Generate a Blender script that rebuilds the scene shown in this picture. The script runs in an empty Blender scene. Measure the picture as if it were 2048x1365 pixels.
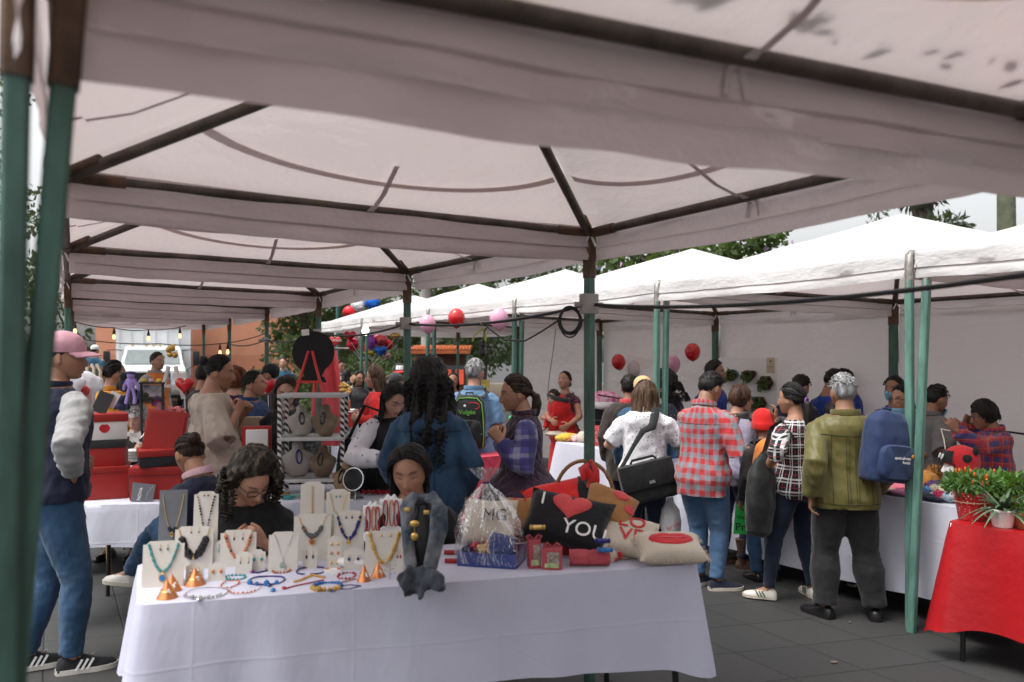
import bpy, bmesh, math, random
import numpy as np
from mathutils import Vector, Matrix, noise
random.seed(7); RNG = np.random.default_rng(7)
R = math.radians; PI = math.pi
SC = bpy.context.scene
COL = SC.collection
# ---------------------------------------------------------------- camera model
CX, CY, F, EYE = 1024.0, 715.0, 1593.0, 1.66
def at(px, py, Y): return Vector(((px-CX)/F*Y, Y, EYE+(CY-py)/F*Y))
def xat(px, Y): return (px-CX)/F*Y
def zat(py, Y): return EYE+(CY-py)/F*Y
def onz(px, py, z):
    Y = (EYE-z)*F/(py-CY); return at(px, py, Y)
def V(*a): return Vector(a)
cam = bpy.data.cameras.new("camera"); camo = bpy.data.objects.new("camera", cam); COL.objects.link(camo)
camo.location = (0, 0, EYE); camo.rotation_euler = (PI/2, 0, 0)
cam.lens = F/2048*36; cam.sensor_width = 36; cam.shift_y = (CY-682.5)/2048
cam.clip_start = .05; cam.clip_end = 600
cam.dof.use_dof = True; cam.dof.focus_distance = 5.6; cam.dof.aperture_fstop = 2.2
SC.camera = camo
# ---------------------------------------------------------------- light
EL, AZ = R(64), R(-116)
w = bpy.data.worlds.new("World"); SC.world = w; w.use_nodes = True
wn = w.node_tree
bgn = wn.nodes["Background"]
sky = wn.nodes.new("ShaderNodeTexSky"); sky.sky_type = 'NISHITA'; sky.sun_disc = False
sky.sun_elevation = EL; sky.sun_rotation = AZ; sky.dust_density = 4; sky.air_density = 1.2
hs = wn.nodes.new("ShaderNodeHueSaturation"); hs.inputs['Saturation'].default_value = .12; hs.inputs['Value'].default_value = 1.7
wn.links.new(sky.outputs[0], hs.inputs['Color'])
bgn.inputs['Strength'].default_value = .15
# overcast sky: the zenith is about three times as bright as the horizon
tcw = wn.nodes.new("ShaderNodeTexCoord"); spw = wn.nodes.new("ShaderNodeSeparateXYZ"); wn.links.new(tcw.outputs['Generated'], spw.inputs[0])
mrw = wn.nodes.new("ShaderNodeMapRange"); wn.links.new(spw.outputs[2], mrw.inputs[0]); mrw.inputs[1].default_value = 0; mrw.inputs[2].default_value = .8; mrw.inputs[3].default_value = 1.1; mrw.inputs[4].default_value = 1.8
mlw = wn.nodes.new("ShaderNodeVectorMath"); mlw.operation = 'SCALE'; wn.links.new(hs.outputs[0], mlw.inputs[0]); wn.links.new(mrw.outputs[0], mlw.inputs[3]); wn.links.new(mlw.outputs[0], bgn.inputs['Color'])
sl = bpy.data.lights.new("sun", 'SUN'); so = bpy.data.objects.new("sun", sl); COL.objects.link(so)
sl.energy = 2.3; sl.angle = R(24); sl.color = (1, .96, .9)
sd = Vector((math.sin(AZ)*math.cos(EL), math.cos(AZ)*math.cos(EL), math.sin(EL)))
so.rotation_euler = sd.to_track_quat('Z', 'Y').to_euler()
SC.view_settings.view_transform = 'Standard'; SC.view_settings.look = 'None'
SC.view_settings.exposure = -.42; SC.view_settings.gamma = 1
# ---------------------------------------------------------------- materials
MATS = {}
def nd(nt, typ, ins=None, **props):
    n = nt.nodes.new(typ)
    for k, v in props.items(): setattr(n, k, v)
    for k, v in (ins or {}).items():
        if isinstance(v, bpy.types.NodeSocket): nt.links.new(v, n.inputs[k])
        else: n.inputs[k].default_value = v
    return n
def c4(c): return (c[0], c[1], c[2], 1)
def ma(nt, op, a, b=0.0): return nd(nt, "ShaderNodeMath", {0: a, 1: b}, operation=op).outputs[0]
def mixc(nt, f, a, b, bt='MIX'):
    n = nt.nodes.new("ShaderNodeMix"); n.data_type = 'RGBA'; n.blend_type = bt
    for s, v in ((n.inputs[0], f), (n.inputs[6], a), (n.inputs[7], b)):
        if isinstance(v, bpy.types.NodeSocket): nt.links.new(v, s)
        else: s.default_value = v if not isinstance(v, tuple) or len(v) == 4 else c4(v)
    return n.outputs[2]
def newmat(name):
    m = bpy.data.materials.new(name); m.use_nodes = True
    return m, m.node_tree, m.node_tree.nodes["Principled BSDF"]
def coord(nt, kind='Object'): return nt.nodes.new("ShaderNodeTexCoord").outputs[kind]
def nz(nt, co, scale, detail=4, rough=.55, stretch=None):
    if stretch:
        co = nd(nt, "ShaderNodeMapping", {'Vector': co, 'Scale': stretch}).outputs[0]
    return nd(nt, "ShaderNodeTexNoise", {'Vector': co, 'Scale': scale, 'Detail': detail, 'Roughness': rough}).outputs[0]
def bumpit(nt, bs, h, strength, dist=.01):
    b = nd(nt, "ShaderNodeBump", {'Height': h, 'Strength': strength, 'Distance': dist})
    nt.links.new(b.outputs[0], bs.inputs['Normal'])
def mat(name, col, rough=.6, metal=0, var=.15, vscale=6, bump=.15, bscale=40, spec=.5, stretch=None, sheen=0, emit=0, bdist=.005):
    """plain procedural surface: base colour with soft variation and a fine bump"""
    if name in MATS: return MATS[name]
    m, nt, bs = newmat(name); co = coord(nt)
    n = nz(nt, co, vscale, 5, .6, stretch)
    lo = tuple(max(0, c*(1-var)) for c in col); hi = tuple(min(1, c*(1+var)) for c in col)
    r = nd(nt, "ShaderNodeMapRange", {0: n, 1: .3, 2: .7}).outputs[0]
    nt.links.new(mixc(nt, r, lo, hi), bs.inputs['Base Color'])
    bs.inputs['Roughness'].default_value = rough; bs.inputs['Metallic'].default_value = metal
    bs.inputs['Specular IOR Level'].default_value = spec
    if sheen: bs.inputs['Sheen Weight'].default_value = sheen
    if emit:
        bs.inputs['Emission Color'].default_value = c4(col); bs.inputs['Emission Strength'].default_value = emit
    if bump: bumpit(nt, bs, nz(nt, co, bscale, 4, .6, stretch), bump, bdist)
    MATS[name] = m; return m
def stripe(nt, c, period, duty, ph=0.0):
    f = ma(nt, 'FRACT', ma(nt, 'ADD', ma(nt, 'MULTIPLY', c, 1/period), ph))
    return ma(nt, 'LESS_THAN', f, duty)
def cloth(name, col, pat=None, cols=(), rough=.85, bump=.35, var=.14, per=.07):
    """garment cloth: weave, soft folds, optional woven pattern in the person's own coordinates"""
    if name in MATS: return MATS[name]
    m, nt, bs = newmat(name); co = coord(nt)
    sx = nd(nt, "ShaderNodeSeparateXYZ", {0: co}); X, Y, Z = sx.outputs
    wob = nz(nt, co, 3, 2)
    u = ma(nt, 'ADD', ma(nt, 'MULTIPLY', ma(nt, 'ARCTAN2', X, ma(nt, 'MULTIPLY', Y, -1)), .17), ma(nt, 'MULTIPLY', wob, .05))
    v = ma(nt, 'ADD', Z, ma(nt, 'MULTIPLY', wob, .06))
    n = nz(nt, co, 7, 5, .65)
    base = mixc(nt, nd(nt, "ShaderNodeMapRange", {0: n, 1: .3, 2: .7}).outputs[0], tuple(c*(1-var) for c in col), tuple(min(1, c*(1+var)) for c in col))
    hgt = None
    if pat == 'gingham':
        a = stripe(nt, u, per, .5); b = stripe(nt, v, per, .5)
        f = ma(nt, 'MULTIPLY', ma(nt, 'ADD', a, b), .5)
        base = mixc(nt, f, base, cols[0])
    elif pat == 'plaid':
        for k, (c, du, ph, amt) in enumerate(cols):
            base = mixc(nt, ma(nt, 'MULTIPLY', stripe(nt, u, per, du, ph), amt), base, c)
            base = mixc(nt, ma(nt, 'MULTIPLY', stripe(nt, v, per, du, ph), amt), base, c)
    elif pat == 'bands':
        for k, (c, du, ph, amt) in enumerate(cols):
            base = mixc(nt, ma(nt, 'MULTIPLY', stripe(nt, u, per, du, ph), amt), base, c)
    elif pat == 'dots':
        vo = nd(nt, "ShaderNodeTexVoronoi", {'Vector': co, 'Scale': 1/per, 'Randomness': .35})
        base = mixc(nt, ma(nt, 'LESS_THAN', vo.outputs['Distance'], cols[1]), base, cols[0])
    elif pat == 'quilt':
        a = ma(nt, 'PINGPONG', ma(nt, 'ADD', u, v), per/2); b = ma(nt, 'PINGPONG', ma(nt, 'SUBTRACT', u, v), per/2)
        hgt = ma(nt, 'POWER', ma(nt, 'MULTIPLY', ma(nt, 'MINIMUM', a, b), 2/per), .5)
        base = mixc(nt, ma(nt, 'LESS_THAN', ma(nt, 'MINIMUM', a, b), .0016), base, tuple(c*.55 for c in col))
    elif pat == 'jeans':
        f = nz(nt, co, 5, 3, .5)
        base = mixc(nt, nd(nt, "ShaderNodeMapRange", {0: f, 1: .45, 2: .75}).outputs[0], base, cols[0])
    elif pat == 'marble':
        f = nz(nt, co, cols[1], 5, .6)
        base = mixc(nt, nd(nt, "ShaderNodeMapRange", {0: f, 1: .42, 2: .6}).outputs[0], base, cols[0])
    elif pat == 'knit':
        hgt = ma(nt, 'ADD', ma(nt, 'SINE', ma(nt, 'MULTIPLY', X, 700)), ma(nt, 'SINE', ma(nt, 'MULTIPLY', ma(nt, 'ADD', Y, Z), 700)))
        hgt = ma(nt, 'MULTIPLY', hgt, .12)
    if pat == 'creased':   # ironed-in fold lines
        rg = lambda c, p_, o_: nd(nt, "ShaderNodeMapRange", {0: ma(nt, 'PINGPONG', ma(nt, 'ADD', ma(nt, 'ADD', c, ma(nt, 'MULTIPLY', wob, .03)), o_), p_/2), 1: 0.0, 2: .009, 3: 1.0, 4: 0.0}).outputs[0]
        hgt = ma(nt, 'MULTIPLY', ma(nt, 'MAXIMUM', ma(nt, 'MAXIMUM', rg(X, .56, 10.12), rg(Z, .44, 10.02)), ma(nt, 'MULTIPLY', rg(ma(nt, 'ADD', ma(nt, 'MULTIPLY', X, .6), Z), .83, 10.3), .7)), .55)
    nt.links.new(base, bs.inputs['Base Color'])
    bs.inputs['Roughness'].default_value = rough; bs.inputs['Sheen Weight'].default_value = .15
    bs.inputs['Specular IOR Level'].default_value = .25
    fold = nz(nt, co, 13, 3, .5, (1, 1, .55)); fine = nz(nt, co, 260, 2)
    h = ma(nt, 'ADD', fold, ma(nt, 'MULTIPLY', fine, .06))
    if hgt is not None: h = ma(nt, 'ADD', h, ma(nt, 'MULTIPLY', hgt, .5))
    h = ma(nt, 'ADD', h, ma(nt, 'MULTIPLY', ma(nt, 'ABSOLUTE', ma(nt, 'SUBTRACT', nz(nt, co, 9, 3, .5, (1.3, 1.3, .6)), .5)), -1.1))
    bumpit(nt, bs, h, min(1, bump*1.05), .03)
    MATS[name] = m; return m
def hairmat(name, col, hi=None, hi_amt=.5):
    if name in MATS: return MATS[name]
    m, nt, bs = newmat(name); co = coord(nt)
    n = nz(nt, co, 60, 4, .6, (1, 1, .08))
    base = mixc(nt, nd(nt, "ShaderNodeMapRange", {0: n, 1: .35, 2: .65}).outputs[0], tuple(c*.4 for c in col), tuple(c*1.7 for c in col))
    if hi:
        f = nz(nt, co, 34, 3, .6, (1, 1, .22))
        base = mixc(nt, nd(nt, "ShaderNodeMapRange", {0: f, 1: .52, 2: .66, 4: hi_amt}).outputs[0], base, hi)
    nt.links.new(base, bs.inputs['Base Color'])
    bs.inputs['Roughness'].default_value = .5; bs.inputs['Specular IOR Level'].default_value = .22
    bumpit(nt, bs, n, .6, .01)
    MATS[name] = m; return m
def skinmat(name, col):
    if name in MATS: return MATS[name]
    m, nt, bs = newmat(name); co = coord(nt)
    at_ = nd(nt, "ShaderNodeAttribute", attribute_name="tint")
    n = nz(nt, co, 25, 4)
    base = mixc(nt, n, tuple(c*.88 for c in col), tuple(c*1.12 for c in col))
    s3 = nd(nt, "ShaderNodeSeparateColor", {0: at_.outputs['Color']})
    lip = (col[0]*.85+.03, col[1]*.42, col[2]*.48)
    base = mixc(nt, ma(nt, 'MULTIPLY', s3.outputs[0], .75), base, lip)            # R: lips
    base = mixc(nt, ma(nt, 'MULTIPLY', s3.outputs[1], .9), base, (.018, .012, .01))  # G: brows, stubble
    base = mixc(nt, ma(nt, 'MULTIPLY', s3.outputs[2], .35), base, (col[0]*1.05, col[1]*.7, col[2]*.68))  # B: cheeks, knuckles
    nt.links.new(base, bs.inputs['Base Color'])
    bs.inputs['Roughness'].default_value = .5; bs.inputs['Specular IOR Level'].default_value = .4
    bs.inputs['Subsurface Weight'].default_value = .12; bs.inputs['Subsurface Radius'].default_value = (.012, .005, .003)
    bs.inputs['Subsurface Scale'].default_value = .5
    bumpit(nt, bs, nz(nt, co, 220, 3), .12, .002)
    MATS[name] = m; return m
# ---------------------------------------------------------------- objects
def tag(o, label=None, cat=None, group=None, kind=None):
    if label: o['label'] = label
    if cat: o['category'] = cat
    if group: o['group'] = group
    if kind: o['kind'] = kind
    return o
def empty(name, loc=(0, 0, 0), rz=0, label=None, cat=None, group=None):
    o = bpy.data.objects.new(name, None); COL.objects.link(o); o.location = loc; o.rotation_euler = (0, 0, rz)
    o.empty_display_size = .1
    return tag(o, label, cat, group)
def link(name, me, mats, parent=None, loc=None, rot=None):
    for m in (mats if isinstance(mats, (list, tuple)) else [mats]): me.materials.append(m)
    o = bpy.data.objects.new(name, me); COL.objects.link(o)
    if parent: o.parent = parent
    if loc is not None: o.location = loc
    if rot is not None: o.rotation_euler = rot
    return o
def copy_tree(o, parent=None):
    c = o.copy(); COL.objects.link(c); c.parent = parent
    for ch in o.children: copy_tree(ch, c)
    return c
def frame_from(d, hint=(0, 0, 1)):
    """rotation whose Z axis is d"""
    z = Vector(d).normalized(); h = Vector(hint)
    if abs(z.dot(h.normalized())) > .98: h = Vector((0, 1, 0)) if abs(z.y) < .9 else Vector((1, 0, 0))
    x = h.cross(z).normalized(); y = z.cross(x)
    return Matrix((x, y, z)).transposed()
class MB:
    def __init__(s): s.v = []; s.f = []; s.m = []; s.M = Matrix.Identity(4); s.mi = 0
    def add(s, vs, fs):
        o = len(s.v); M = s.M
        s.v += [M @ Vector(p) for p in vs]
        for f in fs: s.f.append([i+o for i in f]); s.m.append(s.mi)
        return s
    def box(s, c, d, rz=0, rot=None, bev=0):
        h = [x/2 for x in d]
        Rm = rot if rot is not None else Matrix.Rotation(rz, 3, 'Z'); c = Vector(c)
        if bev:
            bm = bmesh.new(); bmesh.ops.create_cube(bm, size=1)
            for v in bm.verts: v.co = Vector((v.co.x*d[0], v.co.y*d[1], v.co.z*d[2]))
            bmesh.ops.bevel(bm, geom=bm.edges[:], offset=min(bev, min(d)*.45), segments=2, affect='EDGES', profile=.6)
            bm.verts.index_update()
            s.add([c+Rm@v.co for v in bm.verts], [[v.index for v in f.verts] for f in bm.faces]); bm.free(); return s
        vs = [c+Rm@Vector((x*h[0], y*h[1], z*h[2])) for z in (-1, 1) for x, y in ((-1, -1), (1, -1), (1, 1), (-1, 1))]
        return s.add(vs, [(3, 2, 1, 0), (4, 5, 6, 7), (0, 1, 5, 4), (1, 2, 6, 5), (2, 3, 7, 6), (3, 0, 4, 7)])
    def rings(s, rings, cap=True, close=False):
        n = len(rings[0]); vs = [p for r in rings for p in r]; fs = []
        k = len(rings)
        for i in range(k if close else k-1):
            a, b = i*n, ((i+1) % k)*n
            for j in range(n): fs.append((a+j, a+(j+1) % n, b+(j+1) % n, b+j))
        if cap and not close: fs.append(tuple(range(n-1, -1, -1))); fs.append(tuple((k-1)*n+j for j in range(n)))
        return s.add(vs, fs)
    def tube(s, pts, r, seg=8, cap=True, close=False, flat=1.0, hint=(0, 0, 1), roundcap=False):
        pts = [Vector(p) for p in pts]; n = len(pts); rs = r if isinstance(r, (list, tuple)) else [r]*n
        if roundcap:
            d0 = (pts[0]-pts[1]).normalized(); d1 = (pts[-1]-pts[-2]).normalized()
            rs = [q if isinstance(q, (tuple, list)) else (q, q*flat) for q in rs]; sc = lambda q, k: (q[0]*k, q[1]*k); e0, e1 = min(rs[0]), min(rs[-1])
            pts = [pts[0]+d0*e0*.85, pts[0]+d0*e0*.5]+pts+[pts[-1]+d1*e1*.5, pts[-1]+d1*e1*.85]
            rs = [sc(rs[0], .45), sc(rs[0], .85)]+list(rs)+[sc(rs[-1], .85), sc(rs[-1], .45)]; n += 4
        out = []; h = Vector(hint)
        for i, p in enumerate(pts):
            if close: t = pts[(i+1) % n]-pts[i-1]
            else: t = (pts[min(i+1, n-1)]-pts[max(i-1, 0)])
            if t.length < 1e-9: t = Vector((0, 0, 1))
            t.normalize()
            x = h-t*h.dot(t)
            if x.length < .05: x = Vector((1, 0, 0))-t*t.x
            if x.length < .05: x = Vector((0, 1, 0))-t*t.y
            x.normalize(); y = t.cross(x); h = x
            q = rs[i]; a, b = q if isinstance(q, (tuple, list)) else (q, q*flat)
            out.append([p+x*(math.cos(2*PI*k/seg)*a)+y*(math.sin(2*PI*k/seg)*b) for k in range(seg)])
        return s.rings(out, cap, close)
    def lathe(s, prof, c=(0, 0, 0), seg=16, rot=None, cap=True):
        c = Vector(c); Rm = rot or Matrix.Identity(3)
        return s.rings([[c+Rm@Vector((r*math.cos(2*PI*k/seg), r*math.sin(2*PI*k/seg), z)) for k in range(seg)] for r, z in prof], cap)
    def ball(s, c, r, seg=12, rot=None):
        if not isinstance(r, (tuple, list)): r = (r, r, r)
        c = Vector(c); Rm = rot or Matrix.Identity(3); n = max(4, seg//2+1); rg = []
        for i in range(n+1):
            t = -PI/2+PI*(i+.0)/n; t = max(-PI/2+.12, min(PI/2-.12, t))
            rg.append([c+Rm@Vector((r[0]*math.cos(t)*math.cos(2*PI*k/seg), r[1]*math.cos(t)*math.sin(2*PI*k/seg), r[2]*math.sin(t))) for k in range(seg)])
        return s.rings(rg)
    def poly(s, pts): return s.add(pts, [tuple(range(len(pts)))])
    def prism(s, out, th, M):
        """closed 2-D outline, thickness th along local z of M (4x4)"""
        n = len(out); a = [M@Vector((x, y, -th/2)) for x, y in out]; b = [M@Vector((x, y, th/2)) for x, y in out]
        return s.add(a+b, [tuple(range(n-1, -1, -1)), tuple(range(n, 2*n))]+[(i, (i+1) % n, n+(i+1) % n, n+i) for i in range(n)])
    def grid(s, P, closed=False):
        h, w_ = len(P), len(P[0]); vs = [p for row in P for p in row]; fs = []
        for i in range(h-1):
            for j in range(w_ if closed else w_-1):
                j2 = (j+1) % w_; fs.append((i*w_+j, i*w_+j2, (i+1)*w_+j2, (i+1)*w_+j))
        return s.add(vs, fs)
    def mesh(s, name, smooth=True, ang=40):
        me = bpy.data.meshes.new(name); me.from_pydata([tuple(v) for v in s.v], [], s.f); me.update()
        if any(s.m): me.polygons.foreach_set('material_index', s.m)
        if smooth: shade(me, ang)
        return me
    def build(s, name, mats, parent=None, smooth=True, ang=40, loc=None, rot=None):
        return link(name, s.mesh(name, smooth, ang), mats, parent, loc, rot)
def shade(me, ang=40):
    bm = bmesh.new(); bm.from_mesh(me)
    bmesh.ops.recalc_face_normals(bm, faces=bm.faces)
    for f in bm.faces: f.smooth = True
    lim = R(ang)
    for e in bm.edges:
        if len(e.link_faces) == 2 and e.calc_face_angle(0) > lim: e.smooth = False
    bm.to_mesh(me); bm.free()
def remesh(me, voxel, it=3, fac=.5):
    """voxel union of overlapping closed shells, then relaxed: one continuous skin"""
    o = bpy.data.objects.new("tmp", me); COL.objects.link(o)
    m = o.modifiers.new("r", 'REMESH'); m.mode = 'VOXEL'; m.voxel_size = voxel; m.use_smooth_shade = True
    if it:
        k = o.modifiers.new("s", 'SMOOTH'); k.factor = fac; k.iterations = it
    dg = bpy.context.evaluated_depsgraph_get(); dg.update()
    out = bpy.data.meshes.new_from_object(o.evaluated_get(dg))
    bpy.data.objects.remove(o); bpy.data.meshes.remove(me)
    out.polygons.foreach_set('use_smooth', [True]*len(out.polygons))
    return out
def vco(me):
    a = np.empty(len(me.vertices)*3, np.float32); me.vertices.foreach_get('co', a); return a.reshape(-1, 3)
def setco(me, a): me.vertices.foreach_set('co', a.astype(np.float32).ravel()); me.update()
def vno(me):
    a = np.empty(len(me.vertices)*3, np.float32); me.vertices.foreach_get('normal', a); return a.reshape(-1, 3)
def folds(p, seed, wl=.09, zs=.6):
    """vectorised fold noise in about -1..1"""
    r = np.random.default_rng(seed); q = p*np.array([1, 1, zs]); s = np.zeros(len(p))
    wv = np.sin(q@r.normal(0, 9, 3)+r.uniform(0, 6))*.7
    for i in range(6):
        k = r.normal(0, 1, 3); k /= np.linalg.norm(k); k *= 2*PI/(wl*r.uniform(.6, 1.7))
        s += (1-np.abs(np.sin(q@k*.5+r.uniform(0, 6)+wv)))*1.4-.75
    return s/4
def wrinkle(me, amp, seed, wl=.09, zs=.6):
    p = vco(me); setco(me, p+vno(me)*(folds(p, seed, wl, zs)*amp)[:, None])
def join(meshes, name):
    """join plain meshes into one datablock, keeping material slots by index"""
    v = []; f = []; mi = []; tint = []; o = 0
    for me, k in meshes:
        a = vco(me); v.append(a)
        ca = me.color_attributes.get('tint')
        if ca:
            t = np.empty(len(a)*4, np.float32); ca.data.foreach_get('color', t); tint.append(t.reshape(-1, 4))
        else: tint.append(np.zeros((len(a), 4), np.float32))
        for p in me.polygons: f.append([i+o for i in p.vertices]); mi.append(k)
        o += len(a)
    out = bpy.data.meshes.new(name); out.from_pydata(np.concatenate(v).tolist(), [], f); out.update()
    out.polygons.foreach_set('material_index', mi); out.polygons.foreach_set('use_smooth', [True]*len(f))
    ca = out.color_attributes.new('tint', 'FLOAT_COLOR', 'POINT'); ca.data.foreach_set('color', np.concatenate(tint).ravel())
    return out
def text_mesh(txt, size=1, ext=.02, align='CENTER'):
    cu = bpy.data.curves.new("t", 'FONT'); cu.body = txt; cu.size = size; cu.extrude = ext; cu.align_x = align; cu.align_y = 'CENTER'
    cu.resolution_u = 3
    o = bpy.data.objects.new("t", cu); COL.objects.link(o)
    dg = bpy.context.evaluated_depsgraph_get(); dg.update()
    me = bpy.data.meshes.new_from_object(o.evaluated_get(dg)); bpy.data.objects.remove(o); bpy.data.curves.remove(cu)
    me.materials.clear(); return me
def lettering(txt, size, m, parent, M, name='lettering', ext=.001, bend=None):
    me = text_mesh(txt, size, ext)
    me.transform(M) if bend is None else bend(me)
    return link(name, me, m, parent)
# ================================================================ people
SKIN = [skinmat("skin_tan", (.36, .185, .115)), skinmat("skin_brown", (.27, .135, .082)), skinmat("skin_light", (.50, .285, .205)), skinmat("skin_medium", (.42, .22, .145))]
H_BLACK = hairmat("hair_black", (.012, .010, .010)); H_DARK = hairmat("hair_dark_brown", (.030, .018, .012))
H_BROWN = hairmat("hair_brown", (.060, .034, .020), (.13, .075, .045)); H_RED = hairmat("hair_auburn", (.11, .035, .014), (.2, .07, .03))
H_GREY = hairmat("hair_grey", (.17, .17, .17), (.45, .45, .45), .8); H_SILVER = hairmat("hair_silver", (.42, .40, .38), (.72, .70, .67), .8)
H_STREAK = hairmat("hair_streaked", (.018, .014, .011), (.20, .165, .11), .55)
M_EYE = mat("eye_white", (.7, .68, .64), .25, bump=0); M_IRIS = mat("eye_dark", (.012, .008, .006), .15, bump=0)
M_BLACKPL = mat("black_plastic", (.012, .012, .013), .35, bump=.05); M_LENS = mat("lens_glint", (.35, .36, .38), .05, bump=0)
def ss(a, b, x): t = np.clip((x-a)/(b-a), 0, 1); return t*t*(3-2*t)
def head_shape(nu, nv):
    u = np.linspace(-PI, PI, nu, endpoint=False); th = u-.42*np.sin(u)
    ph = np.linspace(-PI/2+.06, PI/2-.06, nv)
    T, P = np.meshgrid(th, ph)
    x = .073*np.cos(P)*np.sin(T); y = .094*np.cos(P)*np.cos(T); z = .110*np.sin(P)
    t = np.clip(-z/.110, 0, 1); fr = np.clip(y/.09, 0, 1)
    x = x*(1-.24*t**1.6*(.4+.6*fr))
    y = np.where(y < 0, y*(1-.30*t), y)
    y = y+.048*t**2.2+.006*np.clip(z/.11, 0, 1)*0
    y = np.where(z > 0, y-.012*np.clip(z/.11, 0, 1)**2*fr, y)
    return T, P, x, y, z
def gs(x, c, s): return np.exp(-((x-c)/s)**2)
def head_mesh(hs, lod, male, stub, closed, seed):
    nu, nv = ((84, 70) if lod > 1 else (56, 48)); r = np.random.default_rng(seed)
    T, P, x, y, z = head_shape(nu, nv); f = (np.cos(T) > .15)*1.0
    ax = np.abs(x); nw = r.uniform(.9, 1.15); nl = r.uniform(.9, 1.15)
    y0 = y.copy()
    ramp = ss(.016, -.036, z)*(1-ss(-.040, -.052, z))
    y += f*(.021*nl*gs(x, 0, .0105*nw)*ramp+.006*gs(ax, .014*nw, .007)*gs(z, -.041, .008))
    y -= f*(.0095*gs(ax, .031, .016)*gs(z, .001, .012))                     # sockets
    y += f*(.0045*gs(ax, .031, .011)*gs(z, 0, .0075))                       # lids
    y += f*(.004*gs(ax, .03, .02)*gs(z, .021, .008)*(1.4 if male else .8))   # brow
    y += f*(.005*gs(ax, .044, .018)*gs(z, -.028, .018))                     # cheeks
    x = x*(1+.05*gs(z, -.03, .03))
    y += f*(.0065*gs(x, 0, .02)*(gs(z, -.060, .0055)*.85+gs(z, -.0735, .006)))  # lips
    y -= f*.0045*gs(x, 0, .023)*gs(z, -.0665, .003)
    y += f*(.006*gs(x, 0, .02)*gs(z, -.098, .012)); y -= f*.003*gs(x, 0, .024)*gs(z, -.083, .006)
    n = nu*nv; me_v = np.stack([x, y, z], -1).reshape(-1, 3)*hs
    fs = [(i*nu+j, i*nu+(j+1) % nu, (i+1)*nu+(j+1) % nu, (i+1)*nu+j) for i in range(nv-1) for j in range(nu)]
    fs += [tuple(range(nu-1, -1, -1)), tuple(range((nv-1)*nu, nv*nu))]
    me = bpy.data.meshes.new("head"); me.from_pydata(me_v.tolist(), [], fs); me.update()
    lip = f*np.clip(1.35*np.exp(-((x/.0225)**4+((z+.0665)/.0105)**4)), 0, 1)*(.55 if male else .95)
    bz = .0215+.004*gs(ax, .030, .014)
    brow = f*np.clip(1.3*np.exp(-(((ax-.031)/.019)**4+((z-bz)/.0042)**2)), 0, 1)
    if stub: brow = np.maximum(brow, f*stub*np.clip(gs(x, 0, .03)*(gs(z, -.053, .006)+ss(-.075, -.085, z)), 0, 1))
    if closed: brow = np.maximum(brow, f*.9*np.exp(-(((ax-.031)/.014)**4+((z+.003)/.0024)**2)))
    chk = f*gs(ax, .042, .016)*gs(z, -.032, .016)+f*gs(x, 0, .012)*gs(z, -.04, .01)*.6
    tint = np.stack([lip, brow, np.clip(chk, 0, 1), np.ones_like(x)], -1).reshape(-1, 4).astype(np.float32)
    ca = me.color_attributes.new('tint', 'FLOAT_COLOR', 'POINT'); ca.data.foreach_set('color', tint.ravel())
    return me
HANDS = {}
def hand_mesh(pose):
    if pose in HANDS: return HANDS[pose]
    cur = {'relax': (18, 28, 20), 'grip': (62, 70, 45), 'pinch': (40, 52, 30), 'flat': (6, 10, 6)}[pose]
    b = MB()
    b.tube([(0, 0, -.03), (0, 0, .0), (0, 0, .03), (0, 0, .06), (0, 0, .088)], [(.021, .026), (.019, .026), (.016, .036), (.015, .040), (.012, .039)], 12, hint=(1, 0, 0), roundcap=True)
    for k, (y, L, r) in enumerate(((.030, .068, .0088), (.010, .077, .0092), (-.010, .071, .0088), (-.029, .056, .0078))):
        p = Vector((0, y, .082)); a = 0; pts = [p-Vector((0, 0, .02)), p]
        for j, fr in enumerate((.46, .30, .24)):
            a += R(cur[j]+k*4+(2-k)*1.5); spread = (1.5-k)*.05*(.4 if pose == 'grip' else 1)
            p = p+Vector((math.sin(a), math.cos(a)*spread*1.0, math.cos(a)))*L*fr; pts.append(p)
        b.tube(pts, [r, r*1.02, r*.98, r*.88, r*.7], 10, roundcap=True)
    tc = {'relax': .35, 'grip': .75, 'pinch': .7, 'flat': .15}[pose]
    p = Vector((.006, .022, .016)); d1 = Vector((.25+tc*.4, .72-tc*.25, .62)).normalized(); d2 = Vector((.35+tc*.6, .35-tc*.35, .8)).normalized()
    b.tube([p, p+d1*.030, p+d1*.052, p+d1*.052+d2*.022, p+d1*.052+d2*.036], [.014, .0125, .0105, .0098, .008], 10, roundcap=True)
    me = remesh(b.mesh("h", False), .0042, 2, .5)
    v = vco(me); fc = [tuple(p.vertices) for p in me.polygons]; bpy.data.meshes.remove(me)
    HANDS[pose] = (v, fc); return HANDS[pose]
def ik(S, T, a, b, pole):
    d = T-S; L = d.length; L2 = max(abs(a-b)+.01, min(L, (a+b)*.995)); u = d.normalized()
    T = S+u*L2
    ca = (a*a+L2*L2-b*b)/(2*a*L2); ca = max(-1, min(1, ca)); h = Vector(pole); h = h-u*h.dot(u)
    if h.length < 1e-4: h = Vector((0, -1, 0))
    h.normalize()
    return S+u*(a*ca)+h*(a*math.sqrt(max(0, 1-ca*ca))), T
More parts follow.
